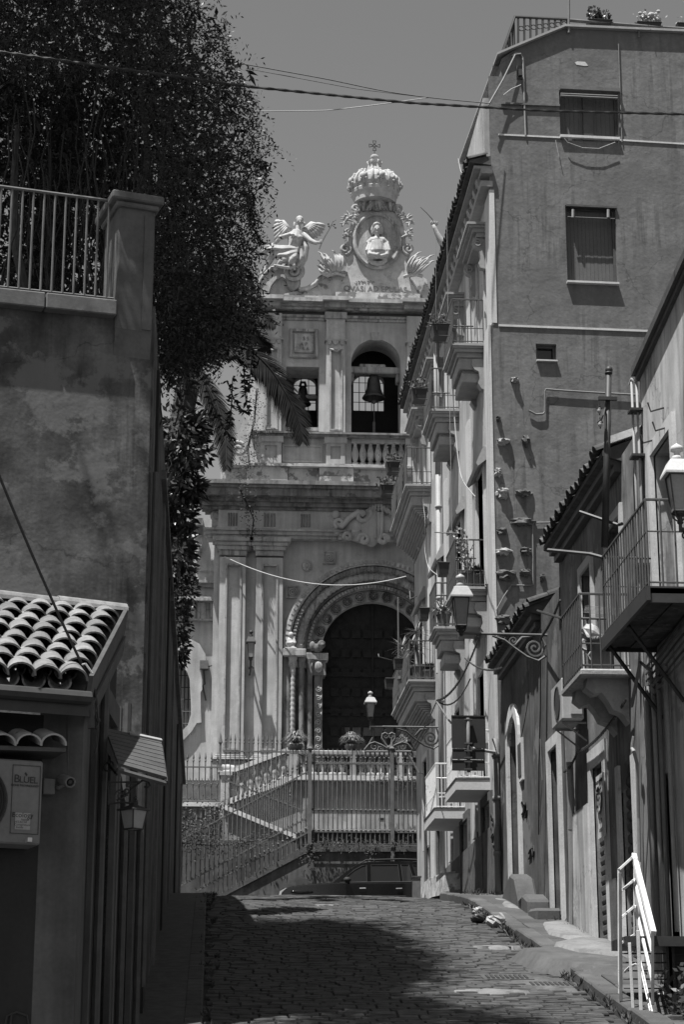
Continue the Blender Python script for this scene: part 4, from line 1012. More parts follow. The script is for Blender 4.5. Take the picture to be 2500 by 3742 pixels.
b = B().ball((p.x+.03,YT,p.z+.13),.22,.16,.13).ball((p.x-.13,YT-.05,p.z+.17),.10,.1,.1).ball((p.x+.2,YT,p.z+.1),.1,.1,.14).box(p.x-.25,p.x+.28,YT-.2,YT+.2,p.z,p.z+.04)
remesh(b.obj('resting_lion', statue_stone, terr), .025, 2)
# lower flight: coping falling to the right with wall under it, and the outer wall of the street side rising to the right
YS2 = 56.4
def S2(px, py): return onY(px, py, YS2)
a_, c_ = S2(814,2958), S2(1085,3070)
slope_wall('lower_stair_wall', a_, c_, zg, YS2, YS2+.5, MATS['stair_plaster'])
B().hexa(V((a_.x,YS2-.15,a_.z)), V((c_.x-a_.x,0,c_.z-a_.z)), V((0,.55,0)), V((0,0,.13))).obj('lower_stair_coping', pale_coping, terr)
b = B(); b.box(T(560,3100).x, S2(1090,3100).x, YS2-.12, YS2-.005, zg, S2(800,3072).z); b.obj('dark_plinth', MATS['dark_shaded_plinth'], terr)  # dark slab over the wall foot, its colour carries the shade there
street_wall = thing('street_retaining_wall', 'dark mossy retaining wall along the street behind the black car', 'retaining wall', F(1200,3270))
mw = M('mossy_wall', .10, .35, 1.6, streak=.5, patch=.6, patch_c=.05, pscale=1.8)
b = B().ext([F(560,3300), F(775,3300), F(1120,3112), F(1130,3104), F(1640,3104), V((F(1640,3104).x,YF,3.9)), V((F(560,3300).x,YF,3.9))], (0,.5,0)); b.obj('wall', mw, street_wall)
b = B().ext([F(760,3306,.06), F(770,3286,.06), F(1108,3096,.06), F(1130,3091,.06), F(1640,3091,.06), F(1640,3112,.06), F(1133,3112,.06), F(1118,3118,.06)], (0,.6,0)); b.obj('coping', M('mossy_coping', .09, .4, 3, bump=.8, patch=.6, patch_c=.04, pscale=3), street_wall)

# ------------------------------------------------------------------ iron fences: every bar its own part
def bar_mesh(h, r, tip, name='bar', collar=()):
    b = B().tube([(0,0,0),(0,0,h)], r, 4)
    if tip: b.lathe([(r,h),(r*1.9,h+.04),(r*1.0,h+.07),(r*1.9,h+.13),(.002,h+.30)], (0,0,0), 5)
    for z in collar: b.lathe([(r,z-.03),(r*2.2,z),(r,z+.03)], (0,0,0), 5, cap=False)
    o = b.obj(name, iron_grey); me = o.data; bpy.data.objects.remove(o); return me
def put_bar(me, par, at, name='bar'):
    o = bpy.data.objects.new(name, me); col.objects.link(o); o.parent = par; o.location = V(at)-WL[par.name]; return o
def scroll_pair(b, p, s):   # small leaf scrolls at the foot of a bar
    for sx in (-1, 1):
        b.tube([p, p+V((sx*.5*s,0,.25*s)), p+V((sx*.8*s,0,.9*s))], [.012,.012,.004], 4)
        b.tube(spiral(p+V((sx*.42*s,-.01,.02)), .02, .26*s, .8, 0, V((sx,0,0)), Z1, 7), .009, 3)
# front fence on the street wall, straight part
ff = thing('iron_fence', 'tall grey spear-topped iron fence on the street wall above the car', 'fence', F(1130,3091), 'iron fences before the church')
zt, zl_ = F(1300,2791).z, F(1300,3091).z; xa, xb = F(1130,2950).x, F(1560,2950).x
for py in (2791,2960,3040,3088):
    z = F(1300,py).z; B().box(xa, xb, YF-.02, YF+.02, z-.02, z+.02).obj('rail', iron_grey, ff)
n = 25; h = zt-zl_; m1 = bar_mesh(h+.12, .017, True, collar=(.42,.97))
for k in range(n+1):
    x = xa+(xb-xa)*k/n; put_bar(m1, ff, (x, YF, zl_))
b = B()
for k in range(n):
    x = xa+(xb-xa)*(k+.5)/n
    for zz in (F(1300,2960).z, F(1300,3040).z, zl_+.03): scroll_pair(b, V((x,YF,zz)), .11)
    b.tube([V((x-(xb-xa)/n/2,YF,zt-.15)), V((x-.06,YF,zt+.02)), V((x,YF,zt+.04)), V((x+.06,YF,zt+.02)), V((x+(xb-xa)/n/2,YF,zt-.15))], .012, 4)
tag(b.obj('scrollwork', iron_grey, ff), kind='stuff')
for px in (1133,1432):
    p = F(px,2700,.05); B().box(p.x-.05,p.x+.05,YF-.1,YF,zl_-1.0 if px > 1300 else zl_,F(px,2745).z).lathe([(.05,0),(.09,.06),(.05,.12),(.002,.4)], (p.x,YF-.05,F(px,2745).z), 6).obj('post', iron_grey, ff)
# heart crest over the gate
b = B(); hc = lambda px, py: F(px, py, .02)
for sx in (-1, 1):
    q = lambda x, y: hc(1420+sx*x, y)
    b.tube([q(0,2735), q(14,2715), q(24,2698), q(22,2683), q(12,2678), q(3,2684)], .03, 6)
    b.tube(spiral(q(8,2690), .02, .07, 1.2, 0, V((sx,0,0)), Z1, 12), .02, 5)
    b.tube([q(0,2738), q(25,2722), q(50,2712), q(70,2718), q(88,2740)], .028, 6)
    b.tube(spiral(q(52,2730), .03, .13, 1.4, pi/2, V((sx,0,0)), Z1, 16), .02, 5)
    b.tube(spiral(q(30,2738), .02, .09, 1.3, pi/2, V((sx,0,0)), Z1, 12), .018, 5)
b.ball(hc(1420,2732),.06).tube([hc(1332,2746),hc(1508,2746)],.03,5).tube([hc(1340,2738),hc(1352,2712),hc(1362,2695)],.02,5)
t = thing('gate_crest', 'wrought iron heart and scroll crest above the terrace gate', 'ironwork', F(1420,2746,.02)); b.obj('scrolls', iron_grey, t)
# stair fence: rails climb to the right, bars stay upright
sf = thing('stair_fence', 'grey iron fence climbing to the right along the stair with diagonal rails', 'fence', F(655,3250), 'iron fences before the church')
lines = [((657,3072),(1129,2817)),((657,3238),(1129,2986)),((715,3258),(1129,3040)),((780,3286),(1112,3098))]
def lz(l, px): (xa_,ya),(xb_,yb) = l; return ya+(yb-ya)*(px-xa_)/(xb_-xa_)
for l in lines:
    p, q = F(*l[0]), F(*l[1]); B().hexa(V((p.x,YF-.02,p.z-.02)), V((q.x-p.x,0,q.z-p.z)), V((0,.04,0)), V((0,0,.04))).obj('rail', iron_grey, sf)
px = 664.0; b = B(); q = B()
while px < 1128:
    top = lz(lines[0],px)-26; bot = lz(lines[1],px) if px < 720 else min(lz(lines[3],max(px,780)) if px >= 780 else lz(lines[2],px), 3288)
    p0, p1 = F(px,bot), F(px,top); me = bar_mesh((p1-p0).z, .017, True, collar=(.5,))
    put_bar(me, sf, (F(px,(bot+top)/2).x, YF, p0.z))
    for li in (1,2,3):
        if px > lines[li][0][0]-2: scroll_pair(q, F(px+8, lz(lines[li],px+8)), .11)
    px += 16.8
tag(q.obj('scrollwork', iron_grey, sf), kind='stuff')
p = F(650,3150); B().box(F(640,3150).x, F(648,3150).x, YF-.05, YF+.03, F(640,3240).z, F(640,3040).z).obj('post', iron_grey, sf)
B().box(F(652,3150).x, F(658,3150).x, YF-.05, YF+.03, F(640,3240).z, F(640,3040).z).obj('post', iron_grey, sf)
# inner fence falling to the right along the lower flight
nf = thing('inner_stair_fence', 'thin iron fence falling to the right along the lower stair flight', 'fence', S2(817,2850), 'iron fences before the church')
l1, l2 = ((815,2848),(1110,2962)), ((815,2940),(1075,3050))
for l in (l1, l2):
    p, q = onY(*l[0],YS2-.02), onY(*l[1],YS2-.02); B().hexa(V((p.x,YS2-.04,p.z-.02)), V((q.x-p.x,0,q.z-p.z)), V((0,.04,0)), V((0,0,.04))).obj('rail', iron_grey, nf)
px = 822.0; q = B()
while px < 1075:
    p0, p1 = S2(px, lz(l2,px)), S2(px, 2718+ (px-822)*.02)
    me = bar_mesh((p1-p0).z if px < 1050 else 1.0, .015, True); put_bar(me, nf, (S2(px,2900).x, YS2-.02, p0.z))
    scroll_pair(q, S2(px+8, lz(l1,px+8)), .11); px += 17
p, r_ = S2(815,2746), S2(1062,2748); B().hexa(V((p.x,YS2-.04,p.z-.02)), V((r_.x-p.x,0,0)), V((0,.04,0)), V((0,0,.04))).obj('rail', iron_grey, nf)
tag(q.obj('scrollwork', iron_grey, nf), kind='stuff')
# landing fence at the left
lf = thing('landing_fence', 'grey spear-topped iron fence on the left landing beside the dark wall', 'fence', T(640,2935,.1), 'iron fences before the church')
xa, xb = T(560,2870,.1).x, T(804,2870,.1).x
for py in (2803,2860,2870,2926): z = T(720,py,.1).z; B().box(xa,xb,YT-.12,YT-.08,z-.018,z+.018).obj('rail', iron_grey, lf)
me = bar_mesh(T(720,2785,.1).z-T(720,2930,.1).z, .017, True, collar=(.5,)); n = 11; q = B()
for k in range(n):
    x = xa+(xb-xa)*(k+.5)/n; put_bar(me, lf, (x,YT-.1,T(720,2930,.1).z))
    for py in (2858,2924): scroll_pair(q, V((x,YT-.1,T(720,py,.1).z)), .13)
tag(q.obj('scrollwork', iron_grey, lf), kind='stuff')
p = T(804,2780,.12); B().box(p.x-.03,p.x+.03,YT-.15,YT-.09,T(804,2930,.1).z,T(804,2720,.1).z).lathe([(.03,0),(.06,.05),(.002,.35)],(p.x,YT-.12,T(804,2720,.1).z),6).obj('post', iron_grey, lf)

# potted grasses on the terrace rail, creeper on the walls
gr = random.Random(21)
def tuft(b, c, r, n, w, up=.4, l=1.0):
    for i in range(n):
        a = gr.uniform(0,2*pi); e = gr.uniform(-.15,1.2); d = V((math.cos(a)*math.cos(e), math.sin(a)*math.cos(e), math.sin(e)+up)).normalized()
        L_ = r*gr.uniform(.6,1.15)*l; p = V(c)+d*r*.15
        k = p+d*L_*.6; e2 = k + V((d.x*.3,d.y*.3,-.25))*L_*.7
        sd = d.cross(Z1); sd = sd.normalized()*w if sd.length > .01 else V((w,0,0))
        b.add([p-sd, p+sd, k+sd*.8, k-sd*.8, e2], [(0,1,2,3),(3,2,4)])
for (px, py, rr_, lab) in [(1082,2738,.45,'bushy grass plant in a bowl at the left end of the terrace rail'),(1285,2738,.42,'round bushy plant in a bowl in front of the dark church door'),(1490,2744,.42,'bushy plant in a bowl beside the iron heart crest')]:
    p = T(px,py); zt_ = zr1
    t = thing('bowl_plant', lab, 'potted plant', (p.x,YT+.02,zt_), 'plants on the terrace rail')
    B().lathe([(.10,0),(.19,.1),(.21,.18),(.19,.19)], (p.x,YT+.02,zt_), 12).obj('bowl', pot_clay, t, smooth=True)
    b = B(); tuft(b, (p.x,YT+.02,zt_+.2), rr_*1.1, 420, .011); b.obj('leaves', leaf_light, t)
def creeper(pts, spread, n, sz, lab, name='wall_creeper', y=None, mat=leaf_wall):
    b = B(); 
    for i in range(int(n*1.5)):
        f = gr.random()*(len(pts)-1); k = int(f); p = V(pts[k]).lerp(V(pts[k+1]), f-k)
        p = p + V((gr.gauss(0,spread), gr.uniform(-.12,.0), gr.gauss(0,spread)))
        d = V((gr.uniform(-1,1), gr.uniform(-.6,0), gr.uniform(-1,.3))).normalized(); b.leaf(p, d, V((gr.uniform(-.5,.5),-1,gr.uniform(0,1))), sz*.5*gr.uniform(.6,1.4), sz*.26)
    for j in range(3): b.tube([V(p)+V((gr.uniform(-.04,.04),-.03,0)) for p in pts], .012, 4)
    return tag(b.obj(name, mat), lab, 'climbing plant')
creeper([F(640,2960,.2),F(650,3010,.2),F(690,3040,.2),F(760,3020,.2)], .35, 260, .16, 'creeper spreading over the landing wall behind the stair fence')
creeper([T(806,2940,.3),T(790,3000,.3),T(770,3060,.3)], .22, 220, .14, 'creeper hanging from the stair pier below the landing')
creeper([F(660,3080,.1),F(760,3090,.1),F(860,3085,.1),F(1000,3060,.1)], .16, 330, .13, 'low creeper along the foot of the stair wall')
creeper([F(1125,3095,.12),F(1130,3130,.12),F(1126,3170,.12)], .10, 70, .12, 'tuft of weeds hanging below the fence corner')
creeper([F(1350,3112,.12),F(1353,3140,.12),F(1353,3160,.12)], .07, 45, .12, 'small weed sprouting from the wall above the car roof')
creeper([F(1132,3085,.1),F(1300,3087,.1),F(1530,3085,.1)], .09, 330, .11, 'weeds growing along the foot of the front fence')
creeper([T(1380,2850,.3),T(1460,2856,.3),T(1530,2850,.3)], .12, 160, .12, 'dry weeds on the right end of the terrace ledge')
creeper([C(905,1700,.5),C(880,1790,1.1),C(905,1850,.7),C(925,1900,.6),C(918,1960,.5)], .16, 150, .15, 'thin creeper trailing over the cornice at the left corner of the church')
creeper([C(940,1420,.5),C(930,1540,.5),C(905,1640,.5),C(910,1700,.6)], .25, 260, .16, 'creeper climbing the left buttress of the bell gallery')

# ------------------------------------------------------------------ black estate car crossing at the top of the street
cy0 = 52.55; carx = onY(1015,3270,cy0).x; carz = 4.16; W_ = 1.84
car = thing('parked_car', 'black estate car parked across the top of the street', 'car', (carx+2.3, cy0+W_/2, carz))
def P2(x, z, y): return V((carx+x, cy0+y, carz+z))
def loft(b, rings):
    o = len(b.v); n = len(rings[0])
    for r_ in rings: b.v += r_
    for i in range(len(rings)-1):
        for j in range(n): b.f.append((o+i*n+j, o+i*n+(j+1) % n, o+(i+1)*n+(j+1) % n, o+(i+1)*n+j))
    b.f.append(tuple(o+j for j in range(n-1,-1,-1))); b.f.append(tuple(o+(len(rings)-1)*n+j for j in range(n)))
low = [(.02,.45),(0,.66),(.05,.84),(.16,.94),(.5,1.0),(1.0,1.05),(1.35,1.075),(1.55,1.08),(4.3,1.12),(4.55,1.10),(4.66,.95),(4.68,.6),(4.6,.34),(3.95,.30),(3.2,.28),(1.4,.28),(.5,.30),(.12,.32)]
def ringlow(y, s, dz=0):
    cx_, cz_ = 2.3, .62
    return [P2(cx_+(x-cx_)*s, cz_+(z-cz_)*(1-(1-s)*1.6)+dz, y) for x, z in low]
b = B(); loft(b, [ringlow(.0,.955), ringlow(.03,.985), ringlow(.10,1.0,.01), ringlow(W_/2,1.015,.035), ringlow(W_-.10,1.0,.01), ringlow(W_-.03,.985), ringlow(W_,.955)])
b.obj('body', car_paint, car, smooth=False)
cab = [(1.38,1.05),(1.75,1.36),(2.10,1.58),(2.35,1.635),(3.0,1.66),(3.8,1.65),(4.25,1.60),(4.40,1.50),(4.58,1.10)]
def ringcab(y, k): return [P2(2.9+(x-2.9)*(1-k*.05), z if z < 1.2 else 1.1+(z-1.1)*(1-k*.03), y) for x, z in cab]
def cabside(inset0, inset1, s):   # tumblehome: y rises inwards with height
    r = []
    for x, z in cab:
        t = (z-1.05)/.6; y = inset0+(inset1-inset0)*t; r.append(P2(x, z, y if s < 0 else W_-y))
    return r
b = B(); loft(b, [cabside(.07,.26,-1), [p+V((0,.12,.012)) for p in cabside(.12,.34,-1)], [V((p.x,cy0+W_/2,p.z+.025)) for p in cabside(.07,.26,-1)], [p+V((0,-.12,.012)) for p in cabside(.12,.34,1)], cabside(.07,.26,1)])
b.obj('cabin', car_paint, car)
def side_pt(x, z, out=.012):
    t = (z-1.05)/.6; return P2(x, z, .07+.19*t-out)
wins = [('front_side_window',[(1.62,1.12),(1.98,1.42),(2.18,1.53),(2.30,1.55),(2.30,1.11)]),('rear_side_window',[(2.42,1.11),(2.42,1.555),(3.12,1.565),(3.16,1.12)]),('quarter_window',[(3.24,1.12),(3.20,1.565),(3.40,1.56),(3.52,1.13)]),('cargo_window',[(3.62,1.13),(3.5,1.56),(4.15,1.52),(4.35,1.18)])]
for nm, pts in wins:
    B().ext([side_pt(x,z,.006) for x,z in pts], (0,.02,0)).obj(nm, glass_dark, car)
    fr = B().tube([side_pt(x,z,.012) for x,z in pts], .014, 5, True).obj('window_trim', car_trim, car)
b = B().ext([P2(1.42,1.075,.22), P2(1.42,1.075,W_-.22), P2(2.10,1.575,W_-.36), P2(2.10,1.575,.36)], V((-.018,0,.02))); b.obj('windscreen', glass_dark, car)
# doors with seams and handles, mirror, roof rails, lamps
for (xa_, xb_) in [(1.50,2.36),(2.38,3.30)]:
    d = B().ext([P2(xa_,.42,-.004),P2(xb_,.42,-.004),P2(xb_,1.06,.012),P2(xa_,1.04,.012)], (0,.06,0)).obj('door', car_paint, car, bevel=.012)
    B().tube([P2(xb_-.26,.93,-.035),P2(xb_-.10,.935,-.035)],.016,6).obj('handle', chrome, d)
B().tube([P2(1.6,1.085,.045),P2(4.3,1.13,.045)],.012,5).obj('waist_trim', car_trim, car)
B().tube([P2(.35,.72,-.01),P2(1.2,.74,-.012),P2(3.3,.74,-.012)],.012,5).obj('side_moulding', car_trim, car)
b = B().ball(P2(1.78,1.14,-.10), .10, .10, .075, 12, 8).tube([P2(1.80,1.10,-.02),P2(1.84,1.09,.08)],.03,6); b.obj('wing_mirror', car_trim, car, smooth=True)
for s in (.36, W_-.36): B().tube([P2(2.15,1.61,s),P2(2.3,1.70,s),P2(3.2,1.73,s),P2(4.1,1.70,s),P2(4.25,1.63,s)],.02,6).obj('roof_rail', car_trim, car)
for s in (.02, W_-.30):
    B().ext([P2(.02,.72,s),P2(.05,.85,s),P2(.20,.935,s),P2(.42,.94,s),P2(.34,.80,s),P2(.18,.73,s)], (0,.28,0)).obj('headlight', headlamp, car)
B().ball(P2(.62,.83,-.012), .30, .02, .05, 12, 6).obj('wing_crease', car_paint, car, smooth=True)
for x in (.95, 3.72):
    for y in (-.02, W_-.20):
        w = B().lathe([(.20,.0),(.34,.0),(.36,.05),(.36,.17),(.34,.22),(.2,.22)], P2(x,.36,y), 24, axis=(0,1,0)).obj('wheel', car_trim, car)
        B().lathe([(.0,.03),(.2,.03),(.22,.0),(.22,.1)], P2(x,.36,y), 16, axis=(0,1,0)).obj('rim', iron_grey, w)
# ------------------------------------------------------------------ right side: palazzo
def Q(px, py, X=XR): return onX(px, py, X)
rot = R(2.2)
EU = V((math.cos(rot), math.sin(rot), 0)); EN = V((math.sin(rot), -math.cos(rot), 0)); EP = V((XR, 36.9, 0))
def E(px, py, d=0.0): return onP(px, py, EP + EN*d, EN)
def eu(p): return (p-EP).dot(EU)
pal = thing('palazzo', 'tall plastered palazzo with balconies along the street and a plain end wall', 'house', (XR+3, 42, 3.5))
zs = E(1825,1190).z; zsp = E(2150,296).z; WEND = 8.2
def hole(p0, p1): a, c = E(*p0), E(*p1); return (eu(a), eu(c), a.z, c.z)
w1 = hole((2050,512),(2258,340)); w2 = hole((2076,1036),(2250,757)); w3 = hole((1961,1318),(2034,1258))
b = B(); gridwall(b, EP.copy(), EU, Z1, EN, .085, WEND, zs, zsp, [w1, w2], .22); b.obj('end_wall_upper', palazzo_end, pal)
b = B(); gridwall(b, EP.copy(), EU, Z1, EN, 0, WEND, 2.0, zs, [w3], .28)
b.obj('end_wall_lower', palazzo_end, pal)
def sill(p0, p1, h=.05, d=.12):
    a, c = E(*p0), E(*p1); return B().hexa(a - EN*.02, (c-a).dot(EU)*EU + V((0,0,c.z-a.z)), EN*(d+.02), (0,0,h))
def onwall(b, px0, py0, px1, py1, d0, d1):
    mx = (px0+px1)/2; a, c = E(px0,py1), E(px1,py0); z0, z1 = E(mx,py1).z, E(mx,py0).z; a.z = z0
    return b.hexa(a+EN*d0, EU*(c-a).dot(EU), EN*(d1-d0), (0,0,z1-z0))
# attic top with its slanted parapet
at = [(1834,1010*0+300),(1834,215),(1908,166),(2064,104),(2560,128)]
pts = [E(1831,296)] + [E(x,y) for x,y in at[1:]] + [EP+EU*WEND+Z1*zsp]
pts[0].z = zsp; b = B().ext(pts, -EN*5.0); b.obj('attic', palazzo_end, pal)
b = B()
cop = [(1816,207),(1908,168),(2064,104),(2560,126)]
for (a_, c_) in zip(cop, cop[1:]):
    p, q = E(*a_), E(*c_); b.hexa(p-EN*.5, q-p, EN*.6, (0,0,.05))
p = E(1816,207); b.hexa(p-EN*5, EN*4.6, EU*.3, (0,0,.05)); b.obj('parapet_coping', palazzo_stone, pal)
# the rest of the block
c0 = EP+EU*WEND
b = B(); b.box(XR+.09, XR+9, 37.75, 52, 2.0, zsp-.05); b.obj('block', palazzo_front, pal)
# street front with real door openings
SU = Y1; SN = V((-1,0,0)); SP = V((XR, 0, 0))
ZF = [5.75, 9.5, 14.45]; doors = []
for z, ys in ((14.45,[(38.0,39.0),(42.1,43.1),(46.0,47.0),(49.6,50.6)]),(9.5,[(38.0,39.0),(41.6,42.6),(45.6,46.5),(49.6,50.6)]),(5.75,[(38.4,39.3),(42.3,43.2),(49.0,50.0)])):
    for (a_, c_) in ys: doors.append((a_, c_, z+.02, z+2.45 if z > 6 else z+2.2))
low_d = [(37.95,39.1,3.3,5.35),(41.3,42.5,3.6,5.45),(45.9,47.0,4.1,5.9),(48.6,49.6,4.3,6.4)]
b = B(); gridwall(b, SP.copy(), SU, Z1, SN, 36.9, 52.0, 2.0, zs, [d for d in doors if d[2] < zs-1] + low_d, .22); b.obj('street_front', palazzo_front, pal)
b = B(); gridwall(b, SP+V((.085,0,0)), SU, Z1, SN, 36.9, 52.0, zs, 17.9, [d for d in doors if d[2] > zs-1], .22); b.obj('street_front_upper', palazzo_front, pal)
b = B().box(XR,XR+9,51.9,52,2,17.9); b.obj('far_wall', palazzo_front, pal)
b = B().box(XR-.035, XR, 36.9, 52, 2.6, 4.85); pl_ = b.obj('rough_plinth', plinth, pal)
b = B().box(XR-.03, XR+.02, 36.88, 37.5, 4.85, zs); b.obj('corner_strip', trim_light, pal)
b = B().box(XR+.05, XR+.15, 36.88, 37.6, zs+.05, 17.4); b.obj('corner_strip', trim_light, pal)
for i, (a_, c_, z0, z1) in enumerate(doors):
    b = B(); t = .14; o = -.05 if z0 < zs-1 else .035
    b.box(XR+o, XR+.1, a_-t, a_, z0, z1); b.box(XR+o, XR+.1, c_, c_+t, z0, z1); b.box(XR+o, XR+.1, a_-t, c_+t, z1, z1+t)
    dr_ = b.obj('door_frame', trim_light, pal)
    b = B()
    for k in range(2): b.box(XR+.21, XR+.25, a_+(c_-a_)*k/2+.02, a_+(c_-a_)*(k+1)/2-.02, z0, z1-.02)
    b.obj('balcony_door', glass_dark if i % 2 else wood_shut, pal)
for (ya, yb) in ((40.0,40.5),(44.2,44.7),(47.9,48.3)):
    B().box(XR-.05, XR+.02, ya, yb, 4.9, 13.6).obj('wall_strip', trim_light, pal)
    B().box(XR+.02, XR+.11, ya, yb, zs, 17.4).obj('wall_strip', trim_light, pal)
for (a_, c_, z0, z1) in low_d:
    B().box(XR+.18, XR+.24, a_, c_, z0-.5, z1).obj('street_door', wood_shut, pal)
    b = B(); b.box(XR-.05,XR+.02,a_-.16,a_,z0-.4,z1); b.box(XR-.05,XR+.02,c_,c_+.16,z0-.4,z1); b.box(XR-.05,XR+.02,a_-.16,c_+.16,z1,z1+.16); b.obj('door_frame', plinth, pal)
# hoods on consoles over the top floor doors, small shed hoods below
for (a_, c_) in [(37.55,39.35),(41.3,43.2),(45.4,47.2),(49.1,51.0)]:
    b = B(); z = 17.0
    b.box(XR-.32, XR+.1, a_, c_, z-.05, z); b.box(XR-.27, XR+.1, a_+.03, c_-.03, z-.11, z-.05); b.box(XR-.2, XR+.1, a_+.06, c_-.06, z-.2, z-.11); b.box(XR-.12, XR+.1, a_+.08, c_-.08, z-.30, z-.2)
    hd = b.obj('window_hood', palazzo_stone, pal)
    for y in (a_+.12, c_-.3):
        prof = [(XR+.1,z-.3),(XR-.18,z-.3),(XR-.20,z-.42),(XR-.15,z-.5),(XR-.06,z-.55),(XR-.04,z-.75),(XR-.09,z-.85),(XR-.05,z-.95),(XR+.1,z-.98)]
        B().ext([V((x,y,zz)) for x,zz in prof], (0,.16,0)).tube(spiral((XR-.1,y-.01,z-.42),.02,.08,1.3,0,X1,Z1,14),.02,5).obj('console', palazzo_stone, hd)
for (a_, c_) in [(37.75,39.3),(41.2,43.0),(45.1,46.9),(49.2,51)]:
    z = 12.15; b = B().ext([V((XR+.02,a_,z+.12)),V((XR-.05,a_,z+.14)),V((XR-.2,a_,z-.20)),V((XR-.17,a_,z-.27)),V((XR+.02,a_,z-.12))], (0,c_-a_,0)); b.obj('shed_hood', palazzo_stone, pal)
# eave: roof slope, soffit boards, modillions, every tile of the edge
ze = 17.98; XEV = 4.92
b = B().ext([V((XEV+.03,36.75,ze-.05)),V((XR+.08,36.75,ze-.10)),V((XR+.08,36.75,ze+.10)),V((XEV+.03,36.75,ze))], (0,15.2,0)).ext([V((XR+.08,42.2,ze-.3)),V((9.5,42.2,ze-.3)),V((9.5,42.2,ze+1.4)),V((XR+.08,42.2,ze+.10))], (0,9.7,0)); b.obj('roof', tile_dark, pal)
b = B(); b.box(XEV+.12, XR+.12, 36.8, 52, ze-.16, ze-.10); b.box(XEV+.26, XR+.12, 36.8, 52, ze-.26, ze-.16); b.box(XR-.12, XR+.12, 36.85, 52, ze-.52, ze-.40); b.obj('cornice', palazzo_stone, pal)
md0 = None; y = 37.1
while y < 52:
    if md0 is None: md0 = B().ext([V((XEV+.2,y,ze-.26)),V((XR+.1,y,ze-.26)),V((XR+.1,y,ze-.42)),V((XR-.12,y,ze-.41)),V((XEV+.22,y,ze-.33))], (0,.2,0)).obj('modillion', palazzo_stone, pal, loc=(XEV+.2,y,ze-.26))
    else: inst(md0, pal, (XEV+.2,y,ze-.26))
    y += .47
def tile_mesh(L, r0, r1, th, name, mat, n=7):
    """half-round clay tile lying along +Y (lower, wider end at y=0), crown up"""
    b = B(); rings = []
    for (y, r, o) in ((0,r0,0),(L,r1,0)):
        for rad in (r, r-th): rings.append([V((rad*math.cos(pi*k/n), y, rad*math.sin(pi*k/n)*.85)) for k in range(n+1)])
    a, bi, c, d = rings; o = 0; vs = a+bi+c+d; m = n+1; fs = []
    for k in range(n):
        fs += [(k,k+1,2*m+k+1,2*m+k),(m+k+1,m+k,3*m+k,3*m+k+1),(k+1,k,m+k,m+k+1),(2*m+k,2*m+k+1,3*m+k+1,3*m+k)]
    fs += [(0,2*m,3*m,m),(n,m+n,3*m+n,2*m+n)]
    b.add(vs, fs); ob = b.obj(name, mat); me = ob.data; bpy.data.objects.remove(ob); WL.pop(name, None); return me
def put(me, name, par, mat4):
    o = bpy.data.objects.new(name, me); col.objects.link(o); o.parent = par
    o.matrix_local = Matrix.Translation(-WL[par.name]) @ mat4; return o
def frame(o, x, y, z): m = Matrix((V(x).normalized(), V(y).normalized(), V(z).normalized())).transposed().to_4x4(); m.translation = V(o); return m
tm = tile_mesh(.42, .105, .085, .018, 'roof_tile', tile_dark)
trr = random.Random(2); sl = V((1,0,.33)).normalized()
y = 36.8
while y < 51.9:
    put(tm, 'roof_tile', pal, frame((XEV+trr.uniform(-.05,.0), y, ze+.0), (0,-1,0), sl + V((0,trr.uniform(-.03,.03),0)), sl.cross(V((0,-1,0)))*-1)); y += .21
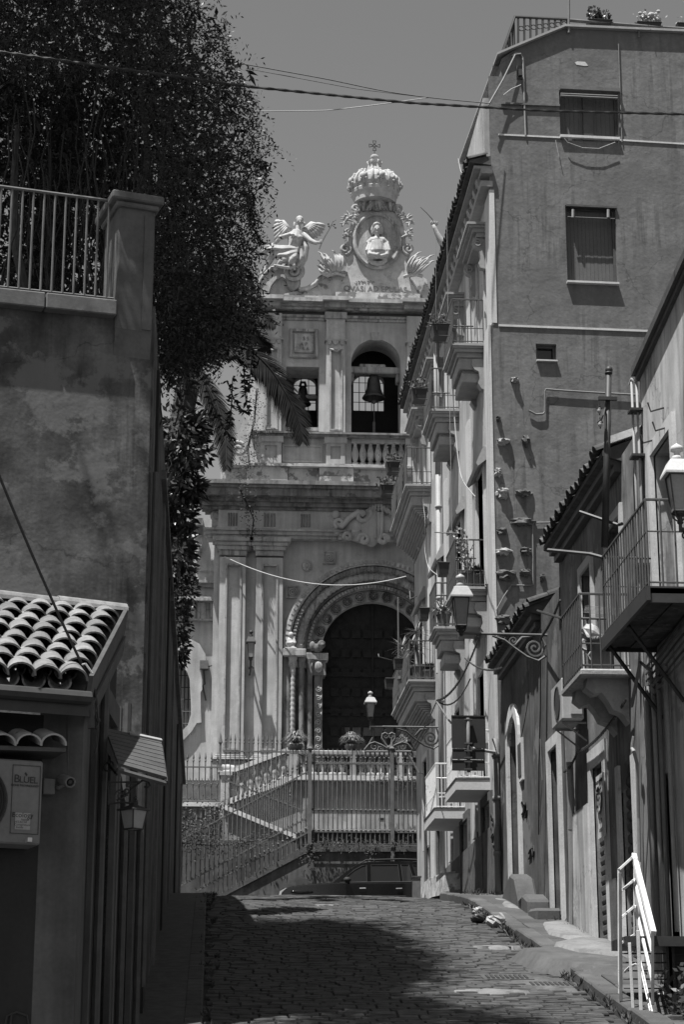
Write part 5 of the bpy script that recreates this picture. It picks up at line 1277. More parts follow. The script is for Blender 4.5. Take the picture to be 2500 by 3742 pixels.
# balconies
def railing(b, X0, X1_, Y0, Y1_, z, h=.95, sp=.12, r=.011, belly=0, mid=.33, bars=None):
    c = [V((X1_,Y0,0)), V((X0,Y0,0)), V((X0,Y1_,0)), V((X1_,Y1_,0))]
    for zz, rr_ in ((z+h, .018),(z+mid,.010),(z+.05,.012)):
        b.tube([p+Z1*zz for p in c], rr_, 5)
    for (p, q) in zip(c, c[1:]):
        n = max(1, int((q-p).length/sp))
        for k in range(n+1 if p is c[1] else n):
            s = p.lerp(q, k/n)
            (B() if bars else b).tube([s+Z1*z, s+Z1*(z+h)], r, 4 if not bars else 6).obj('bar', bars[1], bars[0]) if bars else b.tube([s+Z1*z, s+Z1*(z+h)], r, 4)
    return b
def balcony(par, Y0, Y1_, z, X0=XB, style='moulded', mat=palazzo_stone, rmat=iron_mid, nm='balcony', h=.95):
    b = B()
    if style == 'moulded':
        for (e, za, zc) in [(0,-.05,0),(.03,-.09,-.05),(.07,-.16,-.09),(.13,-.26,-.16)]: b.box(X0+e, XR+.05, Y0+e, Y1_-e, z+za, z+zc)
    else: b.box(X0, XR+.05, Y0, Y1_, z-.20, z)
    bl_ = b.obj(nm, mat, par)
    if style == 'moulded':
        n = 2 if Y1_-Y0 < 2.5 else 4
        B().box(X0+.16, XR+.04, Y0+.16, Y1_-.16, z-.50, z-.262).obj('corbel_block', mat, bl_, bevel=.012)
        B().box(X0+.24, XR+.04, Y0+.26, Y1_-.26, z-.57, z-.502).obj('corbel_neck', mat, bl_)
        if n == 2: B().box(X0+.22, XR+.04, Y0+.20, Y1_-.20, z-.76, z-.572).obj('corbel_block', mat, bl_, bevel=.012)
        for k in range(n):
            y = Y0+.10+(Y1_-Y0-.42)*k/(n-1)
            prof = [(XR+.03,z-.28),(XR-.22,z-.30),(XR-.24,z-.42),(XR-.18,z-.52),(XR-.10,z-.56),(XR-.08,z-.70),(XR-.12,z-.80),(XR-.05,z-.92),(XR+.03,z-.95)]
            B().ext([V((x,y,zz)) for x,zz in prof], (0,.22,0)).obj('bracket', mat, bl_)
        if n == 4:
            b = B()
            for k in range(7): b.box(X0+.27+k*.055, XR, Y0+.3, Y1_-.3, z-.615-k*.05, z-.575-k*.05)
            b.obj('stepped_underside', mat, bl_)
    else: B().box(X0-.012, XR, Y0-.012, Y1_+.012, z+.0005, z+.025).obj('slab_edge', iron_mid, bl_)
    q = B(); railing(q, X0+.04, XR, Y0+.04, Y1_-.04, z, h); q.obj('railing', rmat, bl_)
    return bl_
P = [balcony(pal,37.75,39.3,14.45), balcony(pal,41.8,43.5,14.45), balcony(pal,47.5,51.8,14.45),
     balcony(pal,38.0,39.5,9.5), balcony(pal,41.5,42.7,9.5), balcony(pal,47.2,51.8,9.5)]
Wb = [balcony(pal,38.15,39.9,5.76,style='plain',mat=white_slab,rmat=white_paint), balcony(pal,42.0,44.1,5.72,style='plain',mat=white_slab,rmat=white_paint,X0=4.66)]
# rain pipes on the street front
b = B().tube([(XR-.10,45.2,17.3),(XR-.10,45.2,14.0)],.07,8).tube([(XR-.10,45.2,14.0),(XR-.12,45.2,4.3)],.062,8)
for z in (16,13.2,11,8.6,6.4): b.lathe([(.08,-.03),(.08,.03)], (XR-.105,45.2,z), 8)
b.obj('downpipe', pipe_pale, pal, smooth=True)
b = B().tube([(XR-.08,36.75,6.3),(XR-.08,36.75,3.3)],.06,8)
for z in (4.2,5.2,6.0): b.lathe([(.075,-.04),(.075,.04)], (XR-.08,36.75,z), 8)
dp2 = b.obj('downpipe', pipe_mid, pal, smooth=True)
# end-wall windows
def fill_window(h, kind):
    u0,u1,v0,v1 = h; Pw = lambda u,v,d: EP+EU*u+Z1*v-EN*d
    b = B()
    def bar(ua,ub,va,vb,d0=.10,d1=.16): b.hexa(Pw(ua,va,d1), EU*(ub-ua), EN*(d1-d0), Z1*(vb-va))
    f = .05; bar(u0,u0+f,v0,v1); bar(u1-f,u1,v0,v1); bar(u0+f,u1-f,v0,v0+f); bar(u0+f,u1-f,v1-f,v1)
    if kind == 1: m = (u0+u1)/2; bar(m-.1,m+.1,v0+f,v1-f)
    fr = b.obj('window', wood_shut, pal)
    B().hexa(Pw(u0+f,v0+f,.20), EU*(u1-u0-2*f), EN*.02, Z1*(v1-v0-2*f)).obj('pane', glass_dark, fr)
    if kind < 3:
        n = 12; wd = (u1-u0-2*f)/n
        for k in range(n):
            if kind == 1 and k in (5,6): continue
            B().hexa(Pw(u0+f+wd*k+.004,v0+f,.175-.002*(k % 2)), EU*(wd-.004), EN*.006, Z1*(v1-v0-2*f)).obj('blind_slat', blind_mat, fr)
    return fr
f1 = fill_window(w1,1); f2 = fill_window(w2,2); f3 = fill_window(w3,3)
b = B(); onwall(b,2048,501,2264,510,.0,.07); b.obj('sill', trim_light, f1)
b = B(); onwall(b,2046,325,2263,337,.0,.10); b.obj('roller_box', iron_grey, f1)
for k in range(2): B().tube([E(2050,343+k*7,.10+k*.05), E(2258,352+k*8,.10+k*.05)],.022,6).obj('blind_tube', iron_grey, f1)
b = B(); onwall(b,2072,1034,2261,1041,.0,.10); b.obj('sill', trim_light, f2)
b = B(); onwall(b,2070,753,2254,760,.0,.05); b.obj('lintel_strip', iron_mid, f2); B().tube([E(2076,793,.02),E(2248,800,.02)],.015,5).obj('blind_tube', iron_mid, f2)
for px in (2095,2224): B().tube([E(px,766,.03),E(px,795,.03)],.03,6).obj('blind_bracket', pipe_pale, f2)
b = B(); onwall(b,1961,1318,2037,1323,.0,.07); b.obj('sill', trim_light, f3)
b = B(); p, q = E(1823,1190), E(2560,1218); b.hexa(p-EN*.01+Z1*-.02, EU*eu(q), EN*.035, (0,0,.042)); b.obj('string_course', trim_light, pal)
b = B(); p, q = E(1822,492), E(2050,503); b.hexa(p-Z1*.02, q-p, EN*.02, (0,0,.034)); p, q = E(2262,512), E(2560,530); b.hexa(p-Z1*.02, q-p, EN*.02, (0,0,.034)); b.obj('conduit_strip', trim_light, pal)
b = B(); p, q = E(1832,380), E(2046,388); b.hexa(p-Z1*.02, q-p, EN*.05, (0,0,.04)); b.obj('render_ridge', palazzo_end, pal)
def conduit(pts, r, name, mat, d=.03):
    return B().tube([E(x,y,d) for x,y in pts], r, 6).obj(name, mat, pal)
conduit([(1922,494),(1919,420),(1916,320),(1912,212),(1904,196),(1886,194),(1872,205)], .018, 'conduit', pipe_pale)
conduit([(2275,520),(2271,420),(2262,160)], .012, 'conduit', pipe_mid)
conduit([(2335,1443),(2200,1436),(2070,1428),(1996,1422),(1993,1430),(1992,1505),(1986,1512),(1960,1514),(1934,1500)], .02, 'conduit', pipe_mid, .05)
conduit([(2070,1912),(2010,1909),(1952,1910),(1948,1920),(1949,2050),(1949,2135),(1940,2140),(1870,2138),(1842,2180),(1815,2230)], .016, 'conduit', pipe_mid, .04)
conduit([(2062,503),(2075,520),(2130,540),(2190,543),(2250,520)], .008, 'loose_wire', cable_pale, .09)
conduit([(2032,512),(2038,545),(2044,572)], .008, 'loose_wire', cable_pale, .08)
conduit([(1838,350),(1870,325),(1905,310)], .01, 'loose_wire', cable_pale, .12)
b = B(); onwall(b,1889,243,1915,290,.0,.03); mb = b.obj('meter_niche', iron_mid, pal); b = B(); onwall(b,1894,262,1904,284,.03,.12); b.obj('bracket', iron, mb)
p = E(2124,232,.012); b = B(); kk = [(2102,228),(2112,224),(2140,226),(2151,240),(2138,241),(2120,238),(2108,236)]; b.ext([E(x,y,.006) for x,y in kk], EN*-.01); b.obj('bare_patch', trim_light, pal)
# rough stones left sticking out of the end wall
sr = random.Random(9)
stones = [(1882,1388,24,16),(1822,1530,17,20),(1838,1612,32,18),(1925,1608,26,40),(1824,1725,22,34),(1836,1800,32,34),(1918,1800,42,26),(1912,1906,60,26),(1836,1940,30,24),(1840,2015,44,24),(1925,2012,34,28),(1852,2098,50,30),(1922,2094,32,28),(1980,2110,16,24),(1838,2262,36,22)]
for (px, py, w, h) in stones:
    c = E(px+sr.uniform(-4,4), py, .02); m = mpp(37)*sr.uniform(1.15,1.75); b = B().ball(c, w*m*.5, .10, h*m*.5, 12, 8)
    for i, p in enumerate(b.v): b.v[i] = c + (p-c)*sr.uniform(.6,1.3)
    for i, p in enumerate(b.v):
        if p.z > c.z: b.v[i] = V((p.x, p.y, c.z + (p.z-c.z)*.7))
    b.obj('projecting_stone', MATS['rough_lava_plinth'] if (px+py) % 3 else palazzo_stone, pal, smooth=False)
# roof railing, pipe rail, flower boxes, pole
rl = thing('roof_railing', 'iron roof terrace railing with rings standing on the slanted parapet', 'railing', E(1900,150,-.1))
b = B().tube([E(1822,200,-.05),E(1840,190,-.1),E(1883,61,-.12),E(2081,71,-.12)], .035, 6); b.obj('top_rail', iron, rl)
for k in range(9):
    px = 1895+k*22.5; yb = 192-(px-1850)*.43 if px < 2064 else 100; yt = 62+(px-1883)*.05
    p, q = E(px, yb, -.12), E(px, yt, -.12); B().tube([p, q], .026, 5).obj('baluster', iron, rl)
b = B()
for k in range(8):
    c = E(1906+k*22.5, 104-k*2.4, -.12); r = .052; b.tube([c+V((r*math.cos(t),0,r*math.sin(t))) for t in [2*pi*i/12 for i in range(12)]], .012, 4, True)
tag(b.obj('ring_band', iron, rl), kind='stuff')
b = B()
for k in range(6):
    f = (k+.5)/6; p = E(1840+43*f, 190-129*f, -.12); b.tube([p, V((p.x, p.y, E(1840+43*f, 198-10*f, -.12).z))], .016, 4); p2 = p-EN*1.2; b.tube([E(1883,61,-.12)-EN*(.25+k*.4), V((E(1883,180,-.12)-EN*(.25+k*.4)))], .016, 4)
b.tube([E(1883,61,-.12), E(1883,61,-.12)-EN*2.4], .025, 5); tag(b.obj('side_bars', iron, rl), kind='stuff')
pr = thing('roof_pipe_rail', 'grey pipe handrail along the flat roof edge behind two flower boxes', 'railing', E(2300,110))
b = B().tube([E(2083,74,.05),E(2300,92,.05),E(2560,110,.05)], .04, 8); b.obj('pipe', iron_grey, pr)
for (px, ya, yb) in [(2337,96,136),(2080,70,122)]: B().tube([E(px,ya,.05),E(px,yb,.05)], .02, 5).obj('support', iron_grey, pr)
po = thing('antenna_pole', 'slender pale pole rising from the corner of the roof railing', 'pole', E(2080,120,.06)); B().tube([E(2080,120,.06),E(2080,-260,.06)], .028, 6).obj('shaft', pipe_mid, po)
B().tube([V(E(2080,-230,.06))+EU*-.4, V(E(2080,-230,.06))+EU*.4], .012, 5).obj('crossbar', pipe_mid, po)
def planter(name, lab, c, w, d, h, mat, lmat, n, sz, grp='flower boxes', flower=None, spread=1.0, hang=0, axis=None):
    ux = V(axis).normalized() if axis is not None else X1; uy = Z1.cross(ux)
    t = thing(name, lab, 'flower box', c, grp); c = V(c)
    b = B(); a = [c+ux*(sx*w*.42)+uy*(sy*d*.4) for sx, sy in ((-1,-1),(1,-1),(1,1),(-1,1))]; e = [c+ux*(sx*w*.5)+uy*(sy*d*.5)+Z1*h for sx, sy in ((-1,-1),(1,-1),(1,1),(-1,1))]
    b.add(a+e, [(3,2,1,0),(4,5,6,7)]+[(i,(i+1) % 4,(i+1) % 4+4,i+4) for i in range(4)])
    b.obj('box', mat, t)
    b = B()
    for i in range(4): b.tube([e[i]+Z1*.0, e[(i+1) % 4]], .014, 4)
    b.obj('rim', mat, t)
    b = B()
    for i in range(n):
        p = c+ux*gr.gauss(0,w*.26*spread)+uy*gr.gauss(0,d*.3)+Z1*(h+abs(gr.gauss(0,.11*spread))-hang*gr.random()*.2)
        dd = V((gr.uniform(-1,1),gr.uniform(-1,1),gr.uniform(-.3,1))).normalized(); b.leaf(p, dd, V((gr.uniform(-1,1),-1,gr.uniform(0,1))), sz*gr.uniform(.6,1.3), sz*.7)
    for i in range(8): p = c+ux*gr.uniform(-.4,.4)*w+Z1*h*.8; b.tube([p, p+V((gr.uniform(-.1,.1),gr.uniform(-.05,.05),.2*spread))], .006, 3)
    if n: b.obj('leaves', lmat, t)
    if flower:
        b = B()
        for i in range(flower): b.ball(c+ux*gr.uniform(-.45,.45)*w+uy*gr.gauss(0,.05)+Z1*(h+gr.uniform(.08,.24)), .045, .045, .04, 6, 4)
        b.obj('blossom', petal, t)
    return t
p = E(2193,106,-.02); planter('flower_box', 'dark flower box with leafy dark plants on the roof rail nearest the pole', p, .50, .22, .16, plastic_dark, leaf_laurel, 110, .07, spread=.8)
b = bpy.data.objects
pq = thing('potted_geranium', 'dark bushy geranium rising from the roof flower box nearest the pole', 'plant', E(2170,70,-.02), 'roof plants'); q = B()
for (px, py, r) in [(2172,40,.11),(2167,58,.10),(2209,60,.12),(2186,66,.08)]:
    c = E(px,py,-.02)
    for i in range(90): d = V((gr.gauss(0,1),gr.gauss(0,1),gr.gauss(0,1))).normalized(); q.leaf(c+d*r*gr.uniform(.6,1), d, V((1,.3,.2)), .05, .05)
    q.tube([c, E(px,78,-.02)], .01, 4)
q.obj('leaves', leaf_laurel, pq)
p = E(2373,116,-.02); planter('flower_box', 'dark flower box with pale flowers on the roof rail', p, .50, .22, .17, plastic_dark, leaf_light, 120, .06, flower=30, spread=.9)
p = E(2510,120,-.02); planter('flower_box', 'flower box with one pale plant cut by the right edge of the picture', p, .40, .22, .17, plastic_dark, leaf_light, 60, .06, spread=.8)
# flower boxes and planters hooked outside the balcony railings
for (px, py, X, lab) in [(1618,1238,4.46,'leafy planter basket hooked outside the top balcony nearest the corner'),(1540,1468,4.46,'small leafy planter basket hooked on the second top-floor balcony'),(1443,1730,4.46,'leafy planter basket on the far top-floor balcony, its near one'),(1420,1812,4.46,'leafy planter basket on the far top-floor balcony, its lower farther one')]:
    p = onX(px,py,X); t = planter('hanging_planter', lab, p+V((-.05,0,0)), .40, .34, .24, plastic_dark, leaf_pot, 170, .075, 'planters hooked on the palazzo balconies', spread=1.1, axis=(0,1,0))
    q = B()
    for s in (-.2,.2): q.tube([p+V((.14,s,.30)), p+V((-.14,s,.26)), p+V((-.12,s,-.01)), p+V((.12,s,-.01))], .010, 4)
    q.tube([p+V((-.14,-.26,.1)),p+V((-.14,.26,.1))],.008,4); q.obj('basket', iron, t)
for (px, py, X, lab) in [(1620,2103,4.46,'black empty planter box hooked on the middle balcony behind the street lamp'),(1550,2265,4.46,'black planter box hooked on the second middle balcony left of the rain pipe'),(1456,2444,4.46,'black planter box on the far middle balcony beside the yucca'),(1423,2515,4.46,'black planter box at the outer end of the far middle balcony')]:
    p = onX(px,py,X); planter('black_planter', lab, p, .36, .22, .22, plastic_dark, leaf_pot, 0, .05, 'black planters on the palazzo balconies', axis=(0,1,0))
# pots with plants on the middle balconies
def pot(lab, p, r, h, kind, name='potted_plant'):
    t = thing(name, lab, 'potted plant', p, 'pots on the balconies'); p = V(p)
    B().lathe([(r*.68,0),(r*.95,h*.84),(r*1.08,h*.85),(r*1.08,h),(r*.9,h),(r*.85,h*.9)], p, 14).obj('pot', pot_clay, t, smooth=False)
    b = B(); c = p+Z1*h
    if kind == 'yucca':
        for s in range(2):
            top = c+V((gr.uniform(-.12,.02), gr.uniform(-.1,.3), .45+.35*s)); b.tube([c, top], .03, 5)
            for i in range(34):
                d = V((gr.gauss(0,1),gr.gauss(0,1),gr.gauss(0,.8)+.25)).normalized(); L_ = gr.uniform(.32,.5); sd = d.cross(Z1).normalized()*.018
                b.add([top-sd, top+sd, top+d*L_*.6+sd, top+d*L_*.6-sd, top+d*L_-Z1*.04], [(0,1,2,3),(3,2,4)])
        b.obj('leaves', leaf_light, t)
    elif kind == 'succulent':
        tuft(b, c, .38, 60, .022, up=.2); b.obj('leaves', leaf_light, t)
    elif kind == 'vine':
        for i in range(14):
            q = [c+V((gr.uniform(-.05,.05),gr.uniform(-.1,.1),0))]
            for k in range(6): q.append(q[-1]+V((gr.uniform(-.10,.06),gr.uniform(-.14,.14),gr.uniform(.04,.2))))
            b.tube(q, .008, 3)
            for k in q[2:]:
                for z in range(2): b.leaf(k, V((gr.uniform(-1,1),gr.uniform(-1,1),gr.uniform(-.5,1))).normalized(), V((0,-1,.3)), .07, .05)
        b.obj('stems', leaf_light, t)
    else:
        for i in range(70): d = V((gr.gauss(0,1),gr.gauss(0,1),abs(gr.gauss(0,1)))).normalized(); b.leaf(c+d*.14*gr.random(), d, V((.3,-1,.2)), .12, .05)
        b.obj('leaves', leaf_pot, t)
    return t
pot('large clay pot with bare climbing stems on the middle balcony nearest the corner', (4.95,38.22,9.5), .17, .34, 'vine')
pot('smaller clay pot with low leaves beside the climbing plant on the middle balcony', (5.15,38.2,9.5), .13, .28, 'leafy')
pot('clay pot with drooping pale succulent on the balcony behind the street lamp', (4.88,41.75,9.5), .16, .34, 'succulent')
pot('clay pot with spiky yucca on the far middle balcony in front of the church door', (4.95,47.6,9.5), .2, .42, 'yucca')
pot('second yucca pot farther along the far middle balcony', (4.8,49.4,9.5), .2, .5, 'yucca')
pot('small clay pot at the wall end of the far middle balcony', (5.15,47.5,9.5), .14, .28, 'leafy')
b = B().tube([onX(1457,2440,4.6),onX(1456,2300,4.6),onX(1455,2182,4.6)],.02,5); t = tag(b.obj('line_pole', iron_grey), 'thin clothes-line pole standing on the far middle balcony', 'pole')
b = B().tube([onX(1524,2178,4.62),onX(1500,2188,4.5),onX(1498,2160,4.5)],.014,5); tag(b.obj('clothes_rod', iron_grey), 'bent iron clothes-line arm on the second middle balcony', 'clothes-line arm')
b = B().tube([onX(1434,2412,4.5),onX(1385,2400,4.0),onX(1383,2390,4.0)],.012,5); tag(b.obj('clothes_rod', iron_grey), 'slim clothes-line arm reaching out before the church door', 'clothes-line arm')
b = B().tube([onX(1590,1945,4.62),onX(1640,1948,4.75),onX(1682,1949,4.9)],.014,5); tag(b.obj('clothes_rod', iron_grey), 'grey clothes-line rod on the middle balcony nearest the corner', 'clothes-line arm')
b = B().tube([onX(1548,2827,4.66),onX(1530,2824,4.5),onX(1495,2757,4.3)],.02,5); tag(b.obj('clothes_rod', iron_grey), 'grey clothes-line arm reaching from the white lower balcony', 'clothes-line arm')
b = B().tube([onX(1650,2643,4.66),onX(1640,2630,4.55),onX(1597,2565,4.4)],.02,5); tag(b.obj('clothes_rod', iron_grey), 'grey clothes-line arm above the white balconies beside the rain pipe', 'clothes-line arm')
# white-washed stone ramp and little kiosk post at the foot of the palazzo
b = B(); ys = [42.6,43.5,44.6,46,47.2,48.2]; zt_ = [4.42,4.55,4.62,4.72,4.70,4.62]
for i in range(5):
    b.ext([V((4.86+.02*i,ys[i],3.6)),V((XR,ys[i],3.6)),V((XR,ys[i],zt_[i]+.05)),V((4.92+.02*i,ys[i],zt_[i]))], (0,ys[i+1]-ys[i],0))
o = b.obj('white_washed_ramp', M('white_washed_rubble', .45, .35, 5, bump=.9, bs=30, patch=.8, patch_c=.12, pscale=3.2, pthr=.52)); tag(o, 'rough whitewashed stone bank at the foot of the palazzo beside the car', 'stone bank')
t = thing('metal_box_post', 'small grey metal box post standing by the whitewashed stone bank', 'post', (4.72,49.4,4.3)); p = onX(1521,3240,4.74); B().box(4.66,4.84,p.y-.1,p.y+.15,4.2,onX(1521,3207,4.74).z).obj('cabinet', iron_grey, t); B().box(4.64,4.86,p.y-.12,p.y+.17,onX(1521,3207,4.74).z,onX(1521,3207,4.74).z+.03).obj('lid', iron_mid, t)
# ------------------------------------------------------------------ right side: the three low houses nearer the camera
def street_house(name, lab, ya, yb, zt_, holes, mat, mats=None):
    t = thing(name, lab, 'house', (XR+2, (ya+yb)/2, pz((ya+yb)/2)))
    b = B(); gridwall(b, V((XR,0,0)), Y1, Z1, V((-1,0,0)), ya, yb, pz(ya)-1.0, zt_, holes, .28); b.obj('street_wall', mat, t)
    b = B(); b.box(XR+.3, XR+5, ya, yb, pz(ya)-1, zt_-.02); b.box(XR,XR+.3,ya,ya+.02,pz(ya)-1,zt_); b.box(XR,XR+.3,yb-.02,yb,pz(ya)-1,zt_); b.obj('block', mat, t)
    return t
def arch_fill(b, ya, yb, zs_, zt_, X0, X1_, n=10):   # closes the corners of a square hole so that it reads as an arch
    c = (ya+yb)/2; r = (yb-ya)/2; h = zt_-zs_
    for s in (-1, 1):
        pts = [V((X0, c+s*r, zt_))] + [V((X0, c+s*r*math.cos(a), zs_+h*math.sin(a))) for a in [pi/2*i/n for i in range(n+1)]]
        b.ext(pts, (X1_-X0,0,0))
    return b
def q_(px, py): p = Q(px, py); return p.y, p.z
# house A
hA = (34.45,35.5,2.9,6.38); hA2 = (30.4,31.2,2.2,5.15)
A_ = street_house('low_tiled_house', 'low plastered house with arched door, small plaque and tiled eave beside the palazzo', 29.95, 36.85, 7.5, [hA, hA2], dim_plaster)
b = arch_fill(B(), hA[0], hA[1], 5.95, 6.38, XR+.001, XR+.28); b.obj('arch_corners', aged_plaster, A_)
b = B(); t_ = .22
for (ya, yb) in ((hA[0]-t_,hA[0]),(hA[1],hA[1]+t_)): b.box(XR-.05, XR+.02, ya, yb, 2.9, 5.95)
for (r0, r1) in ((0,0),):
    c = (hA[0]+hA[1])/2; r = (hA[1]-hA[0])/2; n = 12
    P0 = [(c+r*math.cos(a), 5.95+.43*math.sin(a)) for a in [pi*i/n for i in range(n+1)]]; P1 = [(c+(r+t_)*math.cos(a), 5.95+.66*math.sin(a)) for a in [pi*i/n for i in range(n+1)]]
    for i in range(n): b.ext([V((XR-.05,*P0[i])),V((XR-.05,*P1[i])),V((XR-.05,*P1[i+1])),V((XR-.05,*P0[i+1]))], (.07,0,0))
b.obj('door_surround', jamb_pale, A_)
d = B().box(XR+.12,XR+.27,hA[0],hA[1],2.9,4.75).obj('blocked_door_wall', jamb_pale, A_)
B().box(XR+.24,XR+.275,hA[0],hA[1],4.75,6.4).obj('fanlight', glass_dark, A_)
b = B(); t_ = .18
for (ya, yb) in ((hA2[0]-t_,hA2[0]),(hA2[1],hA2[1]+t_)): b.box(XR-.05, XR+.02, ya, yb, 2.2, hA2[3]+t_)
b.box(XR-.05,XR+.02,hA2[0],hA2[1],hA2[3],hA2[3]+t_); b.obj('door_surround', jamb_pale, A_)
B().box(XR+.2,XR+.25,hA2[0],hA2[1],2.2,hA2[3]).obj('door', wood_pale, A_); B().box(XR+.10,XR+.2,hA2[0],hA2[1],2.2,3.0).obj('door_threshold_block', jamb_pale, A_)
p = Q(1909,2778); pl = B().box(XR-.04,XR+.01,p.y-.22,p.y+.22,p.z-.36,p.z+.36).obj('plaque_frame', jamb_pale, A_); B().box(XR-.05,XR-.038,p.y-.16,p.y+.16,p.z-.28,p.z+.28).obj('plaque', iron_mid, pl)
# shrine-like small niche and cracks
b = B().tube([Q(1935,2540),Q(1925,2600),Q(1918,2640),Q(1905,2700)],.008,4); b.obj('crack', void, A_)
b = B().tube([Q(1978,2300,XR-.03),Q(1976,2600,XR-.03),Q(1971,2800,XR-.03),Q(1970,3050,XR-.03)],.012,5); b.obj('wall_cable', cable_dark, A_)
b = B().tube([Q(1975,2700,XR-.03),Q(1983,2850,XR-.03),Q(1978,2950,XR-.03),Q(1968,3010,XR-.03)],.005,5); b.obj('loose_cable', pipe_mid, A_)
# eave and roof of house A
XA = 5.05; zA = 7.57
b = B().ext([V((XA,31.75,zA-.03)),V((XA,31.75,zA+.02)),V((XR+1.5,31.75,zA+.75)),V((XR+3.5,31.75,zA-.2)),V((XR+.05,31.75,zA-.1))], (0,4.6,0)); b.obj('roof', tile_dark, A_)
b = B().box(XA+.10,XR,31.8,36.3,zA-.16,zA-.04).box(XA+.17,XR,31.85,36.3,zA-.26,zA-.16); b.obj('eave_boards', wood_shut, A_)
y = 31.8
slA = V((1,0,.38)).normalized()
while y < 36.3:
    for k in range(3): put(tm, 'roof_tile', A_, frame((XA-.03+.34*k+trr.uniform(-.04,.02), y, zA+.02+.13*k), (0,-1,0), slA+V((0,trr.uniform(-.04,.04),0)), slA.cross(V((0,-1,0)))*-1))
    y += .205
for k in range(6): put(tm, 'verge_tile', A_, frame((XA+.05+.33*k, 31.77, zA+.10+.125*k), (0,-1,0), slA, slA.cross(V((0,-1,0)))*-1))
b = B(); 
for i in range(60): p = V((XA+gr.uniform(0,.5), gr.uniform(31.8,33), zA+.12)); d = V((gr.uniform(-1,1),gr.uniform(-1,1),1)).normalized(); b.leaf(p, d, V((0,-1,0)), gr.uniform(.05,.14), .02)
tag(b.obj('roof_weeds', grass_mat), 'dry weeds growing on the tiled eave of the low house', 'weeds')
# house B
hB1 = (26.9,27.75,.9,4.35); hB2 = (25.05,25.85,.6,4.1); hB3 = (25.2,26.1,5.2,7.3); hB4 = (27.3,28.1,5.4,7.2)
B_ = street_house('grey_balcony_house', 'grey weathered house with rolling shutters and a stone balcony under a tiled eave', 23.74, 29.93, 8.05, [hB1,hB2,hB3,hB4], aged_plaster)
b = arch_fill(B(), hB2[0], hB2[1], 3.75, 4.1, XR+.001, XR+.28); b.obj('arch_corners', aged_plaster, B_)
for (h, n) in ((hB1,26),(hB2,24)):
    hh = h[3]-h[2]
    for k in range(n): z = h[2]+hh*k/n; B().ext([V((XR+.10,h[0],z)),V((XR+.06,h[0],z+hh/n*.3)),V((XR+.06,h[0],z+hh/n*.75)),V((XR+.10,h[0],z+hh/n*.98)),V((XR+.13,h[0],z+hh/n*.5))], (0,h[1]-h[0],0)).obj('shutter_slat', metal_roll, B_)
b = B(); t_ = .2
for h in (hB1,hB2):
    b.box(XR-.04,XR+.02,h[0]-t_,h[0],pz(h[0])-.3,h[3]); b.box(XR-.04,XR+.02,h[1],h[1]+t_,pz(h[1])-.3,h[3])
b.box(XR-.04,XR+.02,hB1[0]-t_,hB1[1]+t_,hB1[3],hB1[3]+.25); b.obj('shutter_jambs', jamb_pale, B_)
b = B(); b.box(XR-.06,XR+.01,27.95,29.3,pz(28)-.2,3.9); b.obj('rendered_patch', pale_aged, B_)
b = B(); b.box(XR-.045,XR+.01,26.2,26.65,pz(26)-.2,2.7); b.obj('lava_pier', plinth, B_)
for h in (hB3,hB4):
    B().box(XR+.2,XR+.25,h[0],h[1],h[2],h[3]).obj('balcony_door', wood_shut, B_)
    b = B(); t_=.13; b.box(XR-.04,XR+.02,h[0]-t_,h[0],h[2],h[3]); b.box(XR-.04,XR+.02,h[1],h[1]+t_,h[2],h[3]); b.box(XR-.04,XR+.02,h[0]-t_,h[1]+t_,h[3],h[3]+t_); b.obj('door_frame', trim_light, B_)
XBv = 5.05; zB = 8.08
b = B().ext([V((XBv,25.0,zB-.04)),V((XBv,25.0,zB+.03)),V((XR+.9,25.0,zB+.5)),V((XR+3.5,25.0,zB+.3)),V((XR+3.5,25.0,zB-.3)),V((XR+.05,25.0,zB-.12))], (0,4.85,0)); b.obj('roof', tile_dark, B_)
b = B().box(XBv+.08,XR,25.05,29.8,zB-.14,zB-.05).box(XBv+.15,XR,25.05,29.8,zB-.24,zB-.14); b.obj('eave_boards', wood_shut, B_)
y = 25.1; slB = V((1,0,.42)).normalized()
while y < 29.85:
    for k in range(2): put(tm, 'roof_tile', B_, frame((XBv-.04+.33*k+trr.uniform(-.05,.02), y, zB+.03+.14*k), (0,-1,0), slB+V((0,trr.uniform(-.04,.04),0)), slB.cross(V((0,-1,0)))*-1))
    y += .2
b = B().hexa((XBv+.05,24.95,zB+.10),(.95,0,.36),(0,.25,0),(0,0,.10)); b.obj('verge', jamb_pale, B_)
# stone balcony of house B on a curved bracket
bb = B(); bb.box(XB,XR+.02,24.95,26.4,5.10,5.19); bB = bb.obj('balcony', M('worn_balcony_stone', .3, .3, 6, bump=.7, patch=.5, patch_c=.12, pscale=6), B_, bevel=.02)
for y in (25.15,25.95): B().ext([V((x,y,z)) for x,z in [(XR+.02,5.1),(XB+.12,5.1),(XB+.10,4.98),(XB+.2,4.90),(XB+.3,4.92),(XB+.38,4.82),(XB+.44,4.70),(XB+.55,4.66),(XR+.02,4.5)]], (0,.26,0)).obj('bracket', palazzo_stone, bB)
q = B(); railing(q, XB+.03, XR, 24.98, 26.37, 5.19, .98, .115, .011, bars=(bB, iron_mid)); q.tube([(XB+.03,26.37,6.17),(XB-.28,26.5,6.3)],.018,5); q.obj('railing', iron_mid, bB)
